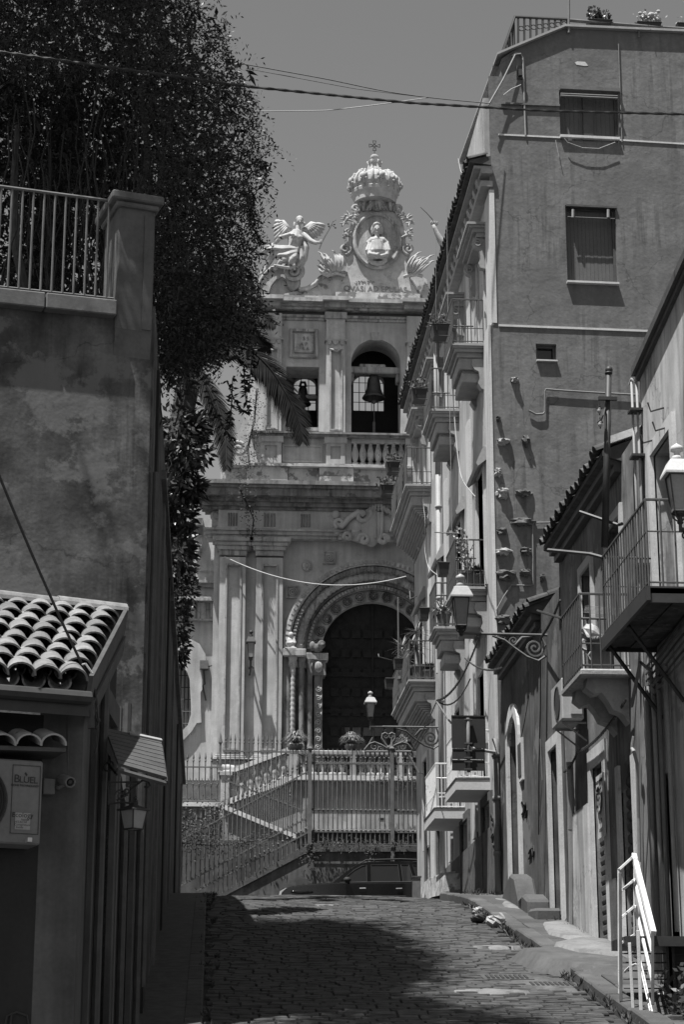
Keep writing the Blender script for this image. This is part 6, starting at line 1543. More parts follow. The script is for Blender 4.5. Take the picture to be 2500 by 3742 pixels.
# things on that balcony
t = thing('round_bin', 'dark round bin on the stone balcony', 'bin', (4.98,25.3,5.19)); B().lathe([(.15,0),(.17,.4),(.185,.41),(.185,.46),(.17,.46)], (4.98,25.3,5.19), 18).obj('bin_body', metal_roll, t, smooth=True); B().tube([(4.83,25.16,5.45),(4.79,25.13,5.40),(4.83,25.16,5.35)],.01,5).obj('bin_handle', chrome, t)
b = B().ball((4.90,25.42,5.72),.14,.13,.15,12,8).ball((4.84,25.42,5.6),.09,.09,.12,10,7)
for i, p in enumerate(b.v): b.v[i] = p + V((gr.uniform(-.02,.02),gr.uniform(-.02,.02),gr.uniform(-.02,.02)))
tag(b.obj('plastic_bag', bag_mat, loc=(4.9,25.42,5.55)), 'crumpled white plastic bag tied above the round bin on the stone balcony', 'bag')
t = thing('drying_rack', 'thin white clothes-line strung between railing and wall above the stone balcony', 'clothes line', (5.0,25.3,6.0)); b = B()
for k in range(6): b.tube([(4.75,25.02+k*.02,6.02-k*.012),(5.3,25.1+k*.02,6.0-k*.012)],.004,3)
tag(b.obj('line', cable_pale, t), kind='stuff')
p = Q(2270,2700,4.9)
# air conditioner on brackets
ac = thing('air_conditioner', 'white air conditioner on brackets under the eave between the two low houses', 'air conditioner', (5.1,28.3,5.1), 'air conditioners')
B().box(4.93,5.24,27.95,28.85,5.08,5.68).obj('casing', plastic_white, ac, bevel=.02)
b = B()
for k in range(9): b.box(4.96,5.16,27.945,27.95,5.50+k*.016,5.508+k*.016)
tag(b.obj('side_louvres', plastic_dark, ac), kind='stuff'); B().box(5.05,5.2,27.88,27.95,5.15,5.35).obj('valve_cover', plastic_white, ac)
b = B().lathe([(.24,0),(.24,.012),(.22,.014),(.22,.004),(.04,.004)], (4.93,28.33,5.38), 20, axis=(-1,0,0)); b.obj('fan_guard', plastic_dark, ac)
for y in (28.1,28.7): B().tube([(XR,y,5.06),(4.95,y,5.06)],.018,5).tube([(XR,y,4.8),(4.98,y,5.05)],.014,5).obj('bracket', pipe_pale, ac)
# no-parking plate
p = Q(2199,2945,XR-.07); np_ = thing('no_parking_sign', 'white no-parking plate with ring and slash beside the rolling shutter', 'sign', p)
B().box(XR-.085,XR-.065,p.y-.24,p.y+.24,p.z-.42,p.z+.42).obj('plate', trim_light, np_)
c = V((XR-.09,p.y,p.z+.08)); B().tube([c+V((0,.17*math.cos(t),.17*math.sin(t))) for t in [2*pi*i/20 for i in range(20)]],.022,5,True).tube([c+V((0,.13,.13)),c+V((0,-.13,-.13))],.022,5).obj('ring', iron_mid, np_)
text('PASSO CARRABILE', .055, (XR-.087,p.y,p.z+.33), (0,-1,0), Z1, ink, np_, 'lettering', .002); text('N. 38', .09, (XR-.087,p.y,p.z-.2), (0,-1,0), Z1, ink, np_, 'lettering', .002); text('ART. 22', .06, (XR-.087,p.y,p.z-.32), (0,-1,0), Z1, ink, np_, 'lettering', .002)
# house C
hC1 = (22.1,23.15,5.3,7.45); hC2 = (22.9,23.7,.3,3.6); hC3 = (20.6,21.9,.2,3.8)
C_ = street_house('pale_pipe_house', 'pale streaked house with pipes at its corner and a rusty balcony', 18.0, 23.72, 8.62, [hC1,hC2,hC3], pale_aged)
B().ext([V((XR,23.72,8.62)),V((XR,18,8.62)),V((XR,18,9.26)),V((XR,23.72,8.64))], (5,0,0)).obj('upper_wall', pale_aged, C_)
B().hexa((XR-.10,17.9,9.34),(5.1,0,0),(0,5.88,-.64),(0,0,.10)).hexa((XR-.05,17.9,9.27),(5,0,0),(0,5.86,-.64),(0,0,.068)).obj('roof_edge', iron_mid, C_)
B().box(XR+.2,XR+.25,hC1[0],hC1[1],hC1[2],hC1[3]).obj('balcony_door', wood_shut, C_)
b = B(); t_=.16; h=hC1; b.box(XR-.05,XR+.02,h[0]-t_,h[0],h[2],h[3]); b.box(XR-.05,XR+.02,h[1],h[1]+t_,h[2],h[3]); b.box(XR-.05,XR+.02,h[0]-t_,h[1]+t_,h[3],h[3]+t_); b.obj('door_frame', jamb_pale, C_)
for h in (hC2,hC3): B().box(XR+.2,XR+.25,h[0],h[1],h[2],h[3]).obj('door', wood_shut, C_)
B().box(XR-.03,XR+.01,18,20.4,0,5.0).obj('bare_render', aged_plaster, C_); B().box(XR-.03,XR+.01,23.3,23.68,.8,4.6).obj('bare_render', aged_plaster, C_)
for (y, x) in ((23.70,XR-.05),(23.76,XR-.10)):
    B().tube([(x,y,8.62),(x,y,7.0),(x-.005,y,5.0),(x,y,2.2)],.016,7).obj('pipe', pipe_pale, C_, smooth=True)
B().tube([(XR-.05,23.70,8.60),(XR-.10,23.76,8.66),(XR-.12,23.80,8.60)],.02,7).obj('pipe_elbow', pipe_pale, C_)
for z in (6.2,7.6,8.2): B().box(XR-.16,XR+.0,23.6,23.80,z,z+.03).obj('pipe_clamp', iron, C_)
for i, (y, x, z1) in enumerate([(23.85,XR-.06,4.5),(23.62,XR-.10,4.7),(23.45,XR-.06,4.7),(23.2,XR-.05,4.9),(22.75,XR-.06,4.8)]):
    B().tube([(x,y,z1),(x,y,1.35+.1*i)],.03+.012*(i==0),7).obj('pipe', pipe_mid if i % 2 else pipe_pale, C_, smooth=True)
for k in range(6):
    z = 5.02-.085*k; B().tube([(XR-.07-.02*(k%2),18.5,z+.25),(XR-.07,22,z+.06),(XR-.06,23.8,z-.05)],.014,5).obj('wall_cable', iron_grey if k % 2 else cable_dark, C_)
for (px, py) in [(2428,1490),(2400,1605),(2446,1560)]: p = Q(px,py); B().tube([p, p+V((-.16,0,-.05)), p+V((-.19,0,.06))],.012,5).obj('iron_hook', iron, C_)
# rusty balcony of house C on struts
bb = B().box(XB,XR+.02,20.9,23.45,5.18,5.24); bC = bb.obj('balcony', iron_mid, C_)
rr2 = random.Random(8); M('rotten_plank', .06, .5, 6, bump=.6, patch=.5, patch_c=.18, pscale=4)
for k in range(4): B().box(XB+.02+.155*k,XB+.165+.155*k,20.92,23.43,5.13+rr2.uniform(-.008,.008),5.18).obj('plank', MATS['rotten_plank'], bC)
q = B().box(XB-.01,XB+.03,20.88,23.47,5.10,5.26).box(XB+.03,XR,20.9,20.93,5.08,5.26).box(XB+.03,XR,23.42,23.45,5.08,5.26); q.obj('edge_frame', iron, bC)
for y in (22.2,23.3): B().tube([(XB+.05,y,5.12),(XR,y-.02,4.25)],.026,5).obj('strut', iron, bC)
q = B(); railing(q, XB+.03, XR, 20.93, 23.42, 5.26, .98, .135, .012, mid=.62, bars=(bC, iron_mid)); q.tube([(XB+.03,23.42,6.24),(XB-.1,23.5,6.3),(XB-.55,23.9,6.45)],.024,6); q.obj('railing', iron_mid, bC)
# tubular clothes arm, insulators and twisted cables along the walls
def twisted(pts, r, lab, name='twisted_cable', mat=cable_dark, turns=40):
    P_ = [V(p) for p in pts]; b = B()
    L_ = []; n = 60
    for i in range(n+1):
        f = i/n*(len(P_)-1); k = min(int(f), len(P_)-2); L_.append(P_[k].lerp(P_[k+1], f-k))
    for s in range(2):
        b.tube([p+V((0,r*math.cos(i*turns*2*pi/n/2.2+s*pi),r*math.sin(i*turns*2*pi/n/2.2+s*pi))) for i, p in enumerate(L_)], r*.9, 5)
    return tag(b.obj(name, mat), lab, 'cable', 'cables along the right-hand walls')
twisted(cat(Q(2290,2556,XR-.10), Q(2112,2750,XR-.10), 8, .10), .016, 'twisted cable sagging along the wall below the stone balcony')
twisted(cat(Q(2110,2752,XR-.10), Q(2062,2820,XR-.12), 6, .05), .014, 'short twisted cable between the pipe and the second door')
twisted(cat(onX(1978,2330,XR-.1), onX(2048,2195,XR-.4), 8, .05), .016, 'twisted cable climbing from the lamp bracket to the eave corner')
twisted(cat(onX(1835,2440,XR-.25), onX(1700,2405,4.75), 8, .12), .012, 'cable slung from the tiled eave to the balcony behind the street lamp')
twisted(cat(onX(1758,2310,XR-.2), onX(1597,2560,4.5), 10, .30), .018, 'thick twisted cable hanging across the palazzo front above the sign')
twisted(cat(onX(1720,2480,XR-.2), onX(1600,2562,4.5), 10, .25), .012, 'thin cable hanging below the thick one on the palazzo front')
twisted(cat(onX(1597,2562,4.5), onX(1497,2757,4.3), 10, .05), .012, 'double cable running down to the white balcony arm before the stairs')
b = B().tube([Q(2310,2580,4.9),Q(2342,2420,4.75),Q(2372,2445,4.9),Q(2380,2460,XR)],.022,6); tag(b.obj('bent_pipe', pipe_mid), 'bent grey pipe under the rusty balcony near the cables', 'pipe')
b = B().tube([Q(2318,2690,XR-.1),Q(2312,2735,XR-.12),Q(2318,2745,XR-.14),Q(2330,2790,XR-.08),Q(2335,2990,XR-.06),Q(2338,3150,XR-.06)],.022,6); tag(b.obj('bent_pipe', pipe_pale), 'pale hooked pipe running down beside the arched shutter', 'pipe')
b = B().tube([Q(2083,2785,XR-.09),Q(2088,2900,XR-.08),Q(2090,3030,XR-.07)],.05,8).tube([Q(2090,3030,XR-.07),Q(2092,3410,XR-.07)],.045,8); tag(b.obj('drain_pipe', pipe_pale), 'pale drain pipe between the two low houses, rusted below', 'pipe')
# utility pole with ball top
pole = thing('utility_pole', 'dark steel utility pole with a ball finial rising through the tiled eave', 'utility pole', V((4.95,24.0,6.2)))
pb, pt = onY(2212,2000,24.0), onY(2226,1366,24.0)
B().tube([pb, pt], [.046,.040], 12).lathe([(.05,0),(.05,.02)], pt, 12).obj('shaft', iron, pole, smooth=True)
B().ball(onY(2227,1352,24.0), .05, None, None, 12, 8).obj('ball_finial', iron, pole, smooth=True)
p = onY(2220,1461,24.0); B().box(p.x-.12,p.x+.12,23.93,23.98,p.z-.022,p.z+.022).obj('crossbar', iron, pole)
for (px, py) in [(2192,1500),(2195,1550)]:
    p = onY(px,py,23.9); B().ball(p,.03,.03,.038,10,7).obj('insulator', plastic_white, pole); B().tube([p+Z1*.09,p-Z1*.06],.008,4).tube([p+V((-.035,0,.02)),p+V((0,-.035,.05)),p+V((.035,0,.02))],.008,4).obj('insulator_hook', iron, pole)
B().tube([onY(2195,1545,23.9),onY(2207,1515,23.93),onY(2213,1490,23.95)],.01,4).obj('chain', iron, pole)
b = B().tube([onY(2120,1870,24.3),onY(2260,1918,24.0),onY(2275,1914,23.9)],.022,6); tag(b.obj('awning_arm', iron), 'dark rod slanting from the tiled eave to the rusty balcony railing', 'rod')

# ------------------------------------------------------------------ street lanterns on scrolled brackets
def bracket_scroll(b, p0, p1, drop, r=.014):
    """scrolled bracket under an arm from the lantern p0 to the wall p1"""
    p0, p1 = V(p0), V(p1); d = (p1-p0); L_ = d.length; u = d.normalized(); w = Z1
    q = lambda a, z: p0+u*(L_*a)+w*z
    b.tube([q(.36,-.03),q(.5,-.10),q(.62,-drop*.55),q(.75,-drop*.85),q(.88,-drop),q(.97,-drop*.8)], r*1.5, 5)
    b.tube(spiral(q(.84,-drop*.5), .015, drop*.36, 1.9, .3, u, w, 26), r*1.4, 5)
    b.tube(spiral(q(.60,-drop*.24), .01, drop*.2, 1.6, 2.2, u, w, 18), r, 5)
    b.tube(spiral(q(.48,-drop*.12), .01, drop*.12, 1.5, 0, u, w, 14), r*.9, 4)
    b.tube([q(.62,-drop*.4),q(.7,-drop*.12),q(.82,-drop*.06)], [r*1.2,r*2.2,r*.8], 5); b.tube([q(.92,-.02),q(.96,-drop*.4),q(.92,-drop*.75)], [r,r*2,r], 5)
    b.tube(spiral(q(.2,-.06), .01, .05, 1.3, pi, u, w, 12), r*.9, 4)
Yl = 31.2
t = thing('street_lantern', 'pale-roofed street lantern on a long scrolled wall bracket before the palazzo', 'street lamp', onY(1985,2318,Yl), 'street lanterns')
m = mpp(Yl); c = onY(1686,2288,Yl); lantern_head(t, tuple(c), 92*m, 196*m, M('lamp_roof', .34, .08, 3, rough=.5, bump=.05), lamp_glass)
p0, p1 = onY(1686,2314,Yl), onY(2004,2321,Yl); B().tube([p0,p1],.022,8).obj('arm', iron_grey, t)
b = B(); bracket_scroll(b, p0, p1, .42, .015); b.obj('scroll_bracket', iron_grey, t); B().tube([c-Z1*.16, c-Z1*.06],.025,6).obj('socket', iron, t)
Yl = 46.0
t = thing('street_lantern', 'smaller pale-roofed street lantern hanging before the dark church door', 'street lamp', onX(1535,2655,XR), 'street lanterns')
m = mpp(Yl); c = onY(1354,2620,Yl); lantern_head(t, tuple(c), 50*m, 94*m, MATS['lamp_roof'], lamp_glass)
p0, p1 = onY(1405,2655,Yl), V((XR,Yl,onY(1405,2655,Yl).z)); B().tube([onY(1354,2655,Yl),p0,p1],.022,6).obj('arm', iron_grey, t)
b = B(); bracket_scroll(b, onY(1354,2656,Yl), p1, .5, .016); b.obj('scroll_bracket', iron, t); B().tube([c-Z1*.3, c-Z1*.02],.025,6).obj('socket', iron, t)
Yl = 20.6
t = thing('street_lantern', 'large white-roofed street lantern cut by the right edge of the picture', 'street lamp', onY(2600,1960,Yl), 'street lanterns')
m = mpp(Yl); c = onY(2486,1872,Yl); lantern_head(t, tuple(c), 128*m, 268*m, white_slab, lamp_glass)
p0 = onY(2486,1935,Yl); p1 = V((XR,Yl,p0.z)); B().tube([p0,p1],.025,8).obj('arm', iron, t); b = B(); bracket_scroll(b, p0, p1, .3, .012); b.obj('scroll_bracket', iron, t); B().tube([c-Z1*.22, c-Z1*.03],.02,6).obj('socket', iron, t)

# ------------------------------------------------------------------ back of the road signs on an arm
Yg = 36.2
t = thing('road_sign', 'three dark sign plates seen from behind on a short grey pole', 'road sign', onY(1712,2817,Yg))
for (x0,y0,x1,y1) in [(1652,2616,1774,2734),(1654,2737,1773,2774),(1653,2778,1773,2816)]:
    a, c = onY(x0,y1,Yg+.06), onY(x1,y0,Yg+.06); s = B().box(a.x,c.x,Yg+.04,Yg+.062,a.z,c.z).obj('sign_plate', M('sign_back', .035, .15, 4, rough=.5, bump=.03), t)
    B().box(a.x,c.x,Yg+.03,Yg+.04,a.z,a.z+.02).box(a.x,c.x,Yg+.03,Yg+.04,c.z-.02,c.z).obj('stiffener', MATS['sign_back'], s)
B().tube([onY(1711,2624,Yg-.02),onY(1714,2822,Yg-.02)],.032,10).obj('sign_pole', iron_grey, t, smooth=True)
for py in (2630,2717,2744,2769,2784,2811): p = onY(1712,py,Yg-.02); B().cbox(p,.14,.07,.025).obj('clamp', iron_mid, t)
B().tube([onY(1720,2733,Yg-.02),V((XR-.08,36.72,onY(1720,2733,Yg).z))],.03,8).obj('arm', trim_light, t, smooth=True)

# ------------------------------------------------------------------ things on the pavement
def rock(name, lab, cat_, pts_y, xs, zs_, mat, grp=None, bevel=.04):
    b = B().ext([V((xs[0],y,z)) for y,z in pts_y], (xs[1]-xs[0],0,0)); o = b.obj(name, mat, bevel=bevel); return tag(o, lab, cat_, grp)
g_ = lambda y: pz(y)-.06
wm = M('rendered_step', .08, .25, 3, bump=.5, patch=.4, patch_c=.05, pscale=3)
rock('sloping_step', 'sloping rendered block against the wall beside the arched door', 'step', [(34.5,g_(34.5)),(34.5,g_(34.5)+.12),(33.6,g_(33.6)+.52),(33.1,g_(33.1)+.50),(32.6,g_(32.6)+.1),(32.6,g_(32.6))], (XR-.34,XR-.01), None, wm)
rock('rounded_step', 'low rounded step block before the sloping one', 'step', [(32.5,g_(32.5)),(32.45,g_(32.4)+.22),(32.0,g_(32.0)+.32),(31.5,g_(31.5)+.28),(31.45,g_(31.5))], (XR-.38,XR-.01), None, wm)
rock('door_step', 'dark lava door step under the pale-framed door', 'step', [(31.2,g_(31.2)),(31.2,g_(31.2)+.16),(30.5,g_(30.5)+.24),(30.5,g_(30.5))], (XR-.42,XR-.01), None, lava_slab)
# litter along the kerb
def bag(c, s, lab, mat):
    b = B().ball(c, s, s*.8, s*.55, 12, 8).ball(V(c)+V((s*.5,0,s*.3)), s*.4, s*.4, s*.4, 9, 6)
    for i, p in enumerate(b.v): b.v[i] = p + V((gr.uniform(-1,1),gr.uniform(-1,1),gr.uniform(-1,1)))*s*.16
    return tag(b.obj('litter_bag', mat, loc=c), lab, 'bag', 'litter along the kerb')
bag((4.24,32.3,pz(32.3)-.02), .08, 'small white litter bag by the kerb nearest the palazzo', bag_mat)
bag((4.22,30.1,pz(30.1)+.02), .15, 'larger crumpled white bag lying in the gutter', bag_mat)
bag((4.1,31.1,pz(31.1)-.03), .12, 'flattened black bag in the gutter between the two white bags', plastic_dark)
def weeds(n, ya, yb, xa, xb, name, lab, h=.16):
    b = B()
    for i in range(n):
        y = gr.uniform(ya,yb); x = gr.uniform(xa,xb); c = V((x,y,pz(y)-.08))
        for k in range(7): d = V((gr.uniform(-1,1),gr.uniform(-1,1),gr.uniform(.6,1.6))).normalized(); b.leaf(c, d, V((gr.uniform(-1,1),-1,0)), h*gr.uniform(.4,1.2), .018)
    return tag(b.obj(name, grass_mat), lab, 'weeds', kind='stuff')
weeds(90, 20.2, 34, XK-.14, XK+.0, 'gutter_weeds', 'dry weeds growing along the foot of the kerb', .11)
weeds(60, 20.5, 36, XR-.16, XR-.02, 'wall_weeds', 'weeds growing where the pavement meets the houses', .2)
weeds(60, 20.2, 42, -.1, .15, 'left_gutter_weeds', 'weeds along the left edge of the cobbles', .1)
weeds(22, 36.2, 38.5, XR-.6, XR-.1, 'corner_weeds', 'weeds at the foot of the palazzo corner', .2)
# white handrail at the bottom right
hr = thing('white_handrail', 'white painted stair handrail of posts and sloping rails at the lower right', 'handrail', onY(2320,3690,21.3))
def bar(pts, w, mat, name):
    b = B()
    for p, q in zip(pts, pts[1:]):
        d = (q-p); s = d.cross(Y1); s = s.normalized()*w if s.length > 1e-5 else X1*w; n = d.cross(s).normalized()*w
        b.hexa(p-s*.5-n*.5, d, s, n)
    return b.obj(name, mat, hr, bevel=.004)
H1 = lambda px, py, Y: onY(px, py, Y)
bar([H1(2318,3125,22.4),H1(2390,3410,20.9)], .055, white_paint, 'hand_rail'); bar([H1(2320,3215,22.4),H1(2385,3480,20.9)], .03, white_paint, 'sloping_rail'); bar([H1(2324,3312,22.4),H1(2386,3585,20.9)], .03, white_paint, 'sloping_rail')
bar([H1(2322,3420,22.0),H1(2400,3760,20.8)], .014, white_paint, 'thin_rail'); bar([H1(2324,3458,22.0),H1(2393,3765,20.8)], .014, white_paint, 'thin_rail')
bar([H1(2271,3660,21.7),H1(2268,3190,21.7)], .030, iron_grey, 'post'); bar([H1(2264,3632,21.9),H1(2262,3180,21.9)], .02, white_paint, 'post')
bar([H1(2315,3684,21.3),H1(2302,3445,21.3)], .03, trim_light, 'post'); bar([H1(2345,3704,21.1),H1(2333,3400,21.1)], .034, trim_light, 'post'); bar([H1(2320,3480,22.4),H1(2320,3125,22.4)], .02, white_paint, 'post'); bar([H1(2387,3672,20.9),H1(2387,3405,20.9)], .03, iron_grey, 'post')
for (a_, c_) in [((2264,3178),(2318,3128)),((2270,3258),(2318,3216)),((2270,3355),(2320,3312)),((2270,3448),(2320,3416))]: bar([H1(*a_,21.75),H1(*c_,22.4)], .028, trim_light, 'cross_rail')
bar([H1(2284,3552,21.5),H1(2300,3536,21.4),H1(2326,3523,21.2)], .024, trim_light, 'broken_rail'); bar([H1(2304,3540,21.3),H1(2311,3575,21.3)], .014, trim_light, 'broken_rail')
# dark landing and planting at the very corner
t = thing('iron_landing', 'dark iron landing with thin rails at the lower right corner', 'landing', H1(2420,3690,21.9)); zq_ = lambda py: H1(2400,py,21.9).z
x0, x1 = H1(2275,3440,21.9).x, XR
B().box(x0,x1,21.7,22.5,zq_(3462),zq_(3426)).obj('deck', iron, t)
for py in (3485,3518,3548,3578,3612): B().tube([(x0,21.9,zq_(py)),(x1,21.9,zq_(py))],.008,5).obj('rail', iron, t)
for px in (2448,2458): p = H1(px,3600,21.9); B().box(p.x-.03,p.x+.03,21.85,21.95,zq_(3660),zq_(3462)).obj('leg', iron, t)
B().box(H1(2462,3600,21.95).x,XR,22.0,22.4,zq_(3740),zq_(3462)).obj('dark_side_panel', iron, t)
b = B()
for i in range(420):
    c = V((gr.uniform(4.72,5.25), gr.uniform(20.5,21.6), 0)); c.z = pz(c.y)+abs(gr.gauss(0,.16)); d = V((gr.uniform(-1,1),gr.uniform(-1,.2),gr.uniform(-.2,1))).normalized(); b.leaf(c, d, V((gr.uniform(-.5,.5),-1,gr.uniform(.2,1))), gr.uniform(.05,.13), .045)
for i in range(16): c = V((gr.uniform(4.8,5.2),gr.uniform(20.6,21.5),.9)); b.tube([V((c.x,c.y,pz(c.y))), c+V((gr.uniform(-.15,.15),-.1,gr.uniform(.05,.25)))], .008, 3)
tag(b.obj('corner_shrub', leaf_laurel), 'low leafy shrub under the iron landing at the lower right corner', 'shrub')
for k in range(3): B().box(XK+.3,XR-.05,20.6-k*.45,20.98-k*.45,pz(20.6-k*.45)-.4,pz(20.8-k*.45)+.02-.03*k).obj('stair_tread', lava_slab, pave, bevel=.012)
# graffiti scrawls on the low house and the palazzo corner
def scrawl(pts, X, par, r=.012):
    return B().tube([onX(x,y,X-.012) for x,y in pts], r, 4).obj('graffiti', ink, par)
scrawl([(1905,2960),(1906,2935),(1912,2925),(1917,2940),(1915,2965),(1908,2975),(1910,2985),(1920,2960),(1925,2930),(1928,2960),(1922,2990)], XR, A_)
scrawl([(1933,3120),(1938,3105),(1945,3100),(1940,3125),(1933,3140),(1943,3130),(1946,3105),(1949,3130),(1951,3090),(1953,3110),(1950,3130)], XR, A_)
scrawl([(1795,2985),(1799,2975),(1803,2990),(1797,3000),(1804,3010),(1808,2990),(1806,3015)], XR-.03, pal)
scrawl([(1794,3035),(1799,3020),(1803,3045),(1796,3060),(1805,3055),(1800,3080),(1806,3090)], XR-.03, pal)
scrawl([(1735,3050),(1738,3020),(1742,3060),(1745,3030),(1748,3070)], XR, pal); scrawl([(1640,3060),(1644,3035),(1648,3065),(1652,3030)], XR, pal)
# ------------------------------------------------------------------ left side: garden wall with pillar, railing
WE = onY(540, 1800, 20.0); wa = R(17)
WU = V((math.cos(wa), math.sin(wa), 0)); WN = V((math.sin(wa), -math.cos(wa), 0))
def G(px, py, d=0.0): return onP(px, py, WE+WN*d, WN)
gu = lambda p: (p-WE).dot(WU)
gw = thing('garden_wall', 'tall stained garden wall with a square pillar, stone ledge and terrace above', 'wall', V((WE.x-1.2, WE.y-.3, pz(20))))
zlow = pz(18)-1; ztopw = G(200,1075).z; L_ = -3.2
def gblock(b, u0, u1, d0, d1, z0, z1): p = WE+WU*u0+WN*d0; p.z = z0; return b.hexa(p, WU*(u1-u0), WN*(d1-d0), (0,0,z1-z0))
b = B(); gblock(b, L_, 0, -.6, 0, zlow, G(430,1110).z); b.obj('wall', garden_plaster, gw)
# stone ledge of two long stones, following the slope of the measured edge
def ledge(px0, px1):
    a, c = G(px0, 1050+px0*.105, .13), G(px1, 1050+px1*.105, .13)
    return B().hexa(a-WN*.45-Z1*.17, c-a, WN*.45, (0,0,.17))
ledge(-300,166).obj('ledge_stone', garden_trim, gw, bevel=.012); ledge(169,428).obj('ledge_stone', garden_trim, gw, bevel=.012)
# pillar with a cap and buttress foot
ua, ub = gu(G(427,1000,.05)), gu(G(561,1000,.05)); zc = G(490,745,.05).z
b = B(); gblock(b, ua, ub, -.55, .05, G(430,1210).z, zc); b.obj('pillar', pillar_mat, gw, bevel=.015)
pw = WE+WU*ua; b = B().ext([pw+WN*.05+Z1*(G(430,1206).z-pw.z), pw+WN*.0+Z1*(G(430,1300).z-pw.z), pw-WN*.05+Z1*(G(430,1300).z-pw.z), pw-WN*.05+Z1*(G(430,1206).z-pw.z)], WU*(ub-ua-.004)); b.obj('pillar_foot', pillar_mat, gw)
b = B(); gblock(b, ua+.28, ub-.015, .03, .065, G(430,1200).z, zc-.12); b.obj('pillar_face', pillar_mat, gw)
b = B(); gblock(b, ua-.10, ub+.07, -.65, .15, zc, zc+.09); gblock(b, ua-.04, ub+.03, -.6, .10, zc-.06, zc); b.obj('pillar_cap', garden_trim, gw, bevel=.015)
# the street side of the garden wall running uphill
ex = XL+.02
b = B(); b.box(ex-.6, ex, WE.y+.05, 49.0, 0.2, G(540,1110).z); b.obj('street_side_wall', garden_plaster, gw)
for k, (y, w, d) in enumerate([(21.2,.5,.03),(25,.6,.03),(29,.6,.025),(33.5,.7,.03),(39,.8,.03),(45.5,1.0,.03)]):
    b = B(); b.box(ex, ex+d, y, y+w, pz(y)-.2, G(540,1110).z-.3-.2*k); b.obj('wall_buttress', garden_trim if k % 2 else house_plaster, gw)
b = B(); b.box(ex-.1, ex+.07, 30, 49, 7.2, 7.32); b.box(ex-.1,ex+.06,24,30,7.3,7.42); b.obj('wall_moulding', garden_trim, gw)
B().tube([(ex+.05,20.15,6.2),(ex+.05,20.15,1.0)],.03,7).obj('downpipe', iron_mid, gw)
rl_ = thing('garden_railing', 'thin grey iron railing with upright bars on the garden wall ledge', 'railing', G(200,1060))
a, c = G(-300, 642-.0, -.08), G(424, 737, -.08); B().tube([a, c], .018, 6).obj('top_rail', iron_grey, rl_)
a, c = G(-300, 1016, -.08), G(424, 1092, -.08); B().tube([a, c], .012, 5).obj('bottom_rail', iron_grey, rl_)
for k in range(-6, 11):
    px = 34+k*40; p, q = G(px-8, 1047+px*.105, -.08), G(px, 681+px*.128, -.08); q = V((p.x,p.y,q.z)); B().tube([p, q], .013, 6).obj('bar', iron_grey, rl_)

# ------------------------------------------------------------------ low house with the tiled lean-to roof
ha = R(20); HE = onY(318, 2700, 15.0)
HU = V((math.cos(ha), math.sin(ha), 0)); HN = V((math.sin(ha), -math.cos(ha), 0))
def Hh(px, py, d=0.0): return onP(px, py, HE+HN*d, HN)
lh = thing('tiled_lean_to', 'low house with a clay tiled lean-to roof at the near left of the street', 'house', V((HE.x-.8, HE.y, pz(15))))
zl0 = pz(13)-1.2; ev = Hh(310,2520,.12)
def hblock(b, u0, u1, d0, d1, z0, z1): p = HE+HU*u0+HN*(d0-.28); p.z = z0; return b.hexa(p, HU*(u1-u0), HN*(d1-d0), (0,0,z1-z0))
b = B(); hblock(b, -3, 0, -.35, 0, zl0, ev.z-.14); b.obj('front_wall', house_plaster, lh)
# street side wall between the corner and the garden wall, with two doors
S0 = V((HE.x, HE.y, 0)) - V((HN.x, HN.y, 0))*.2; S1 = V((WE.x-.02, WE.y, 0)); SUu = (S1-S0).normalized(); SLn = (S1-S0).length; SNn = V((SUu.y, -SUu.x, 0))
def Sd(px, py, d=0.0): return onP(px, py, S0+SNn*d, SNn)
su = lambda p: (p-S0).dot(SUu)
def s_at(px, py=3100): return su(Sd(px, py))
zr_top = Hh(430,2240,-2.3).z
hs = [(s_at(392),s_at(412),zl0+.1,pz(17)+2.0)]
hs = [(1.55,2.25,zl0+.05,3.05),(3.3,4.1,zl0+.05,3.0)]
b = B(); gridwall(b, S0, SUu, Z1, SNn, 0, SLn, zl0, ev.z-.1, hs, .2)
top = [(0,ev.z-.1),(SLn*.55,ev.z-.1),(SLn*.55,zr_top+.0),(2.3,zr_top-.1)]
b.quad(S0+Z1*(ev.z-.1), S0+SUu*2.5+Z1*(ev.z-.1), S0+SUu*2.5+Z1*(zr_top-.05), S0+SUu*2.35+Z1*(zr_top-.05)); b.obj('side_wall', house_plaster, lh)
for h in hs:
    B().hexa(S0+SUu*h[0]-SNn*.19+Z1*h[2], SUu*(h[1]-h[0]), SNn*.05, Z1*(h[3]-h[2])).obj('door', wood_shut, lh)
    b = B(); t_ = .16
    for (a_, c_) in ((h[0]-t_,h[0]),(h[1],h[1]+t_)): b.hexa(S0+SUu*a_-SNn*.02+Z1*h[2], SUu*(c_-a_), SNn*.07, Z1*(h[3]-h[2]))
    b.hexa(S0+SUu*(h[0]-t_)-SNn*.02+Z1*h[3], SUu*(h[1]-h[0]+2*t_), SNn*.07, Z1*.2); b.obj('door_surround', house_pale, lh)
b = B().hexa(S0-SUu*.03-SNn*.3+Z1*zl0, SUu*.42, SNn*.33, Z1*(ev.z-.1-zl0)); b.obj('corner_strip', house_pale, lh)
for (u_, w_) in ((.75,.12),(2.6,.14)): B().hexa(S0+SUu*u_-SNn*.01+Z1*zl0, SUu*w_, SNn*.05, Z1*(3.3-zl0)).obj('pale_strip', house_pale, lh)
for u_ in (1.1,3.0,4.6): p = S0+SUu*u_+SNn*.06; B().tube([p+Z1*3.4, p+Z1*zl0], .035, 7).obj('downpipe', iron_mid, lh)
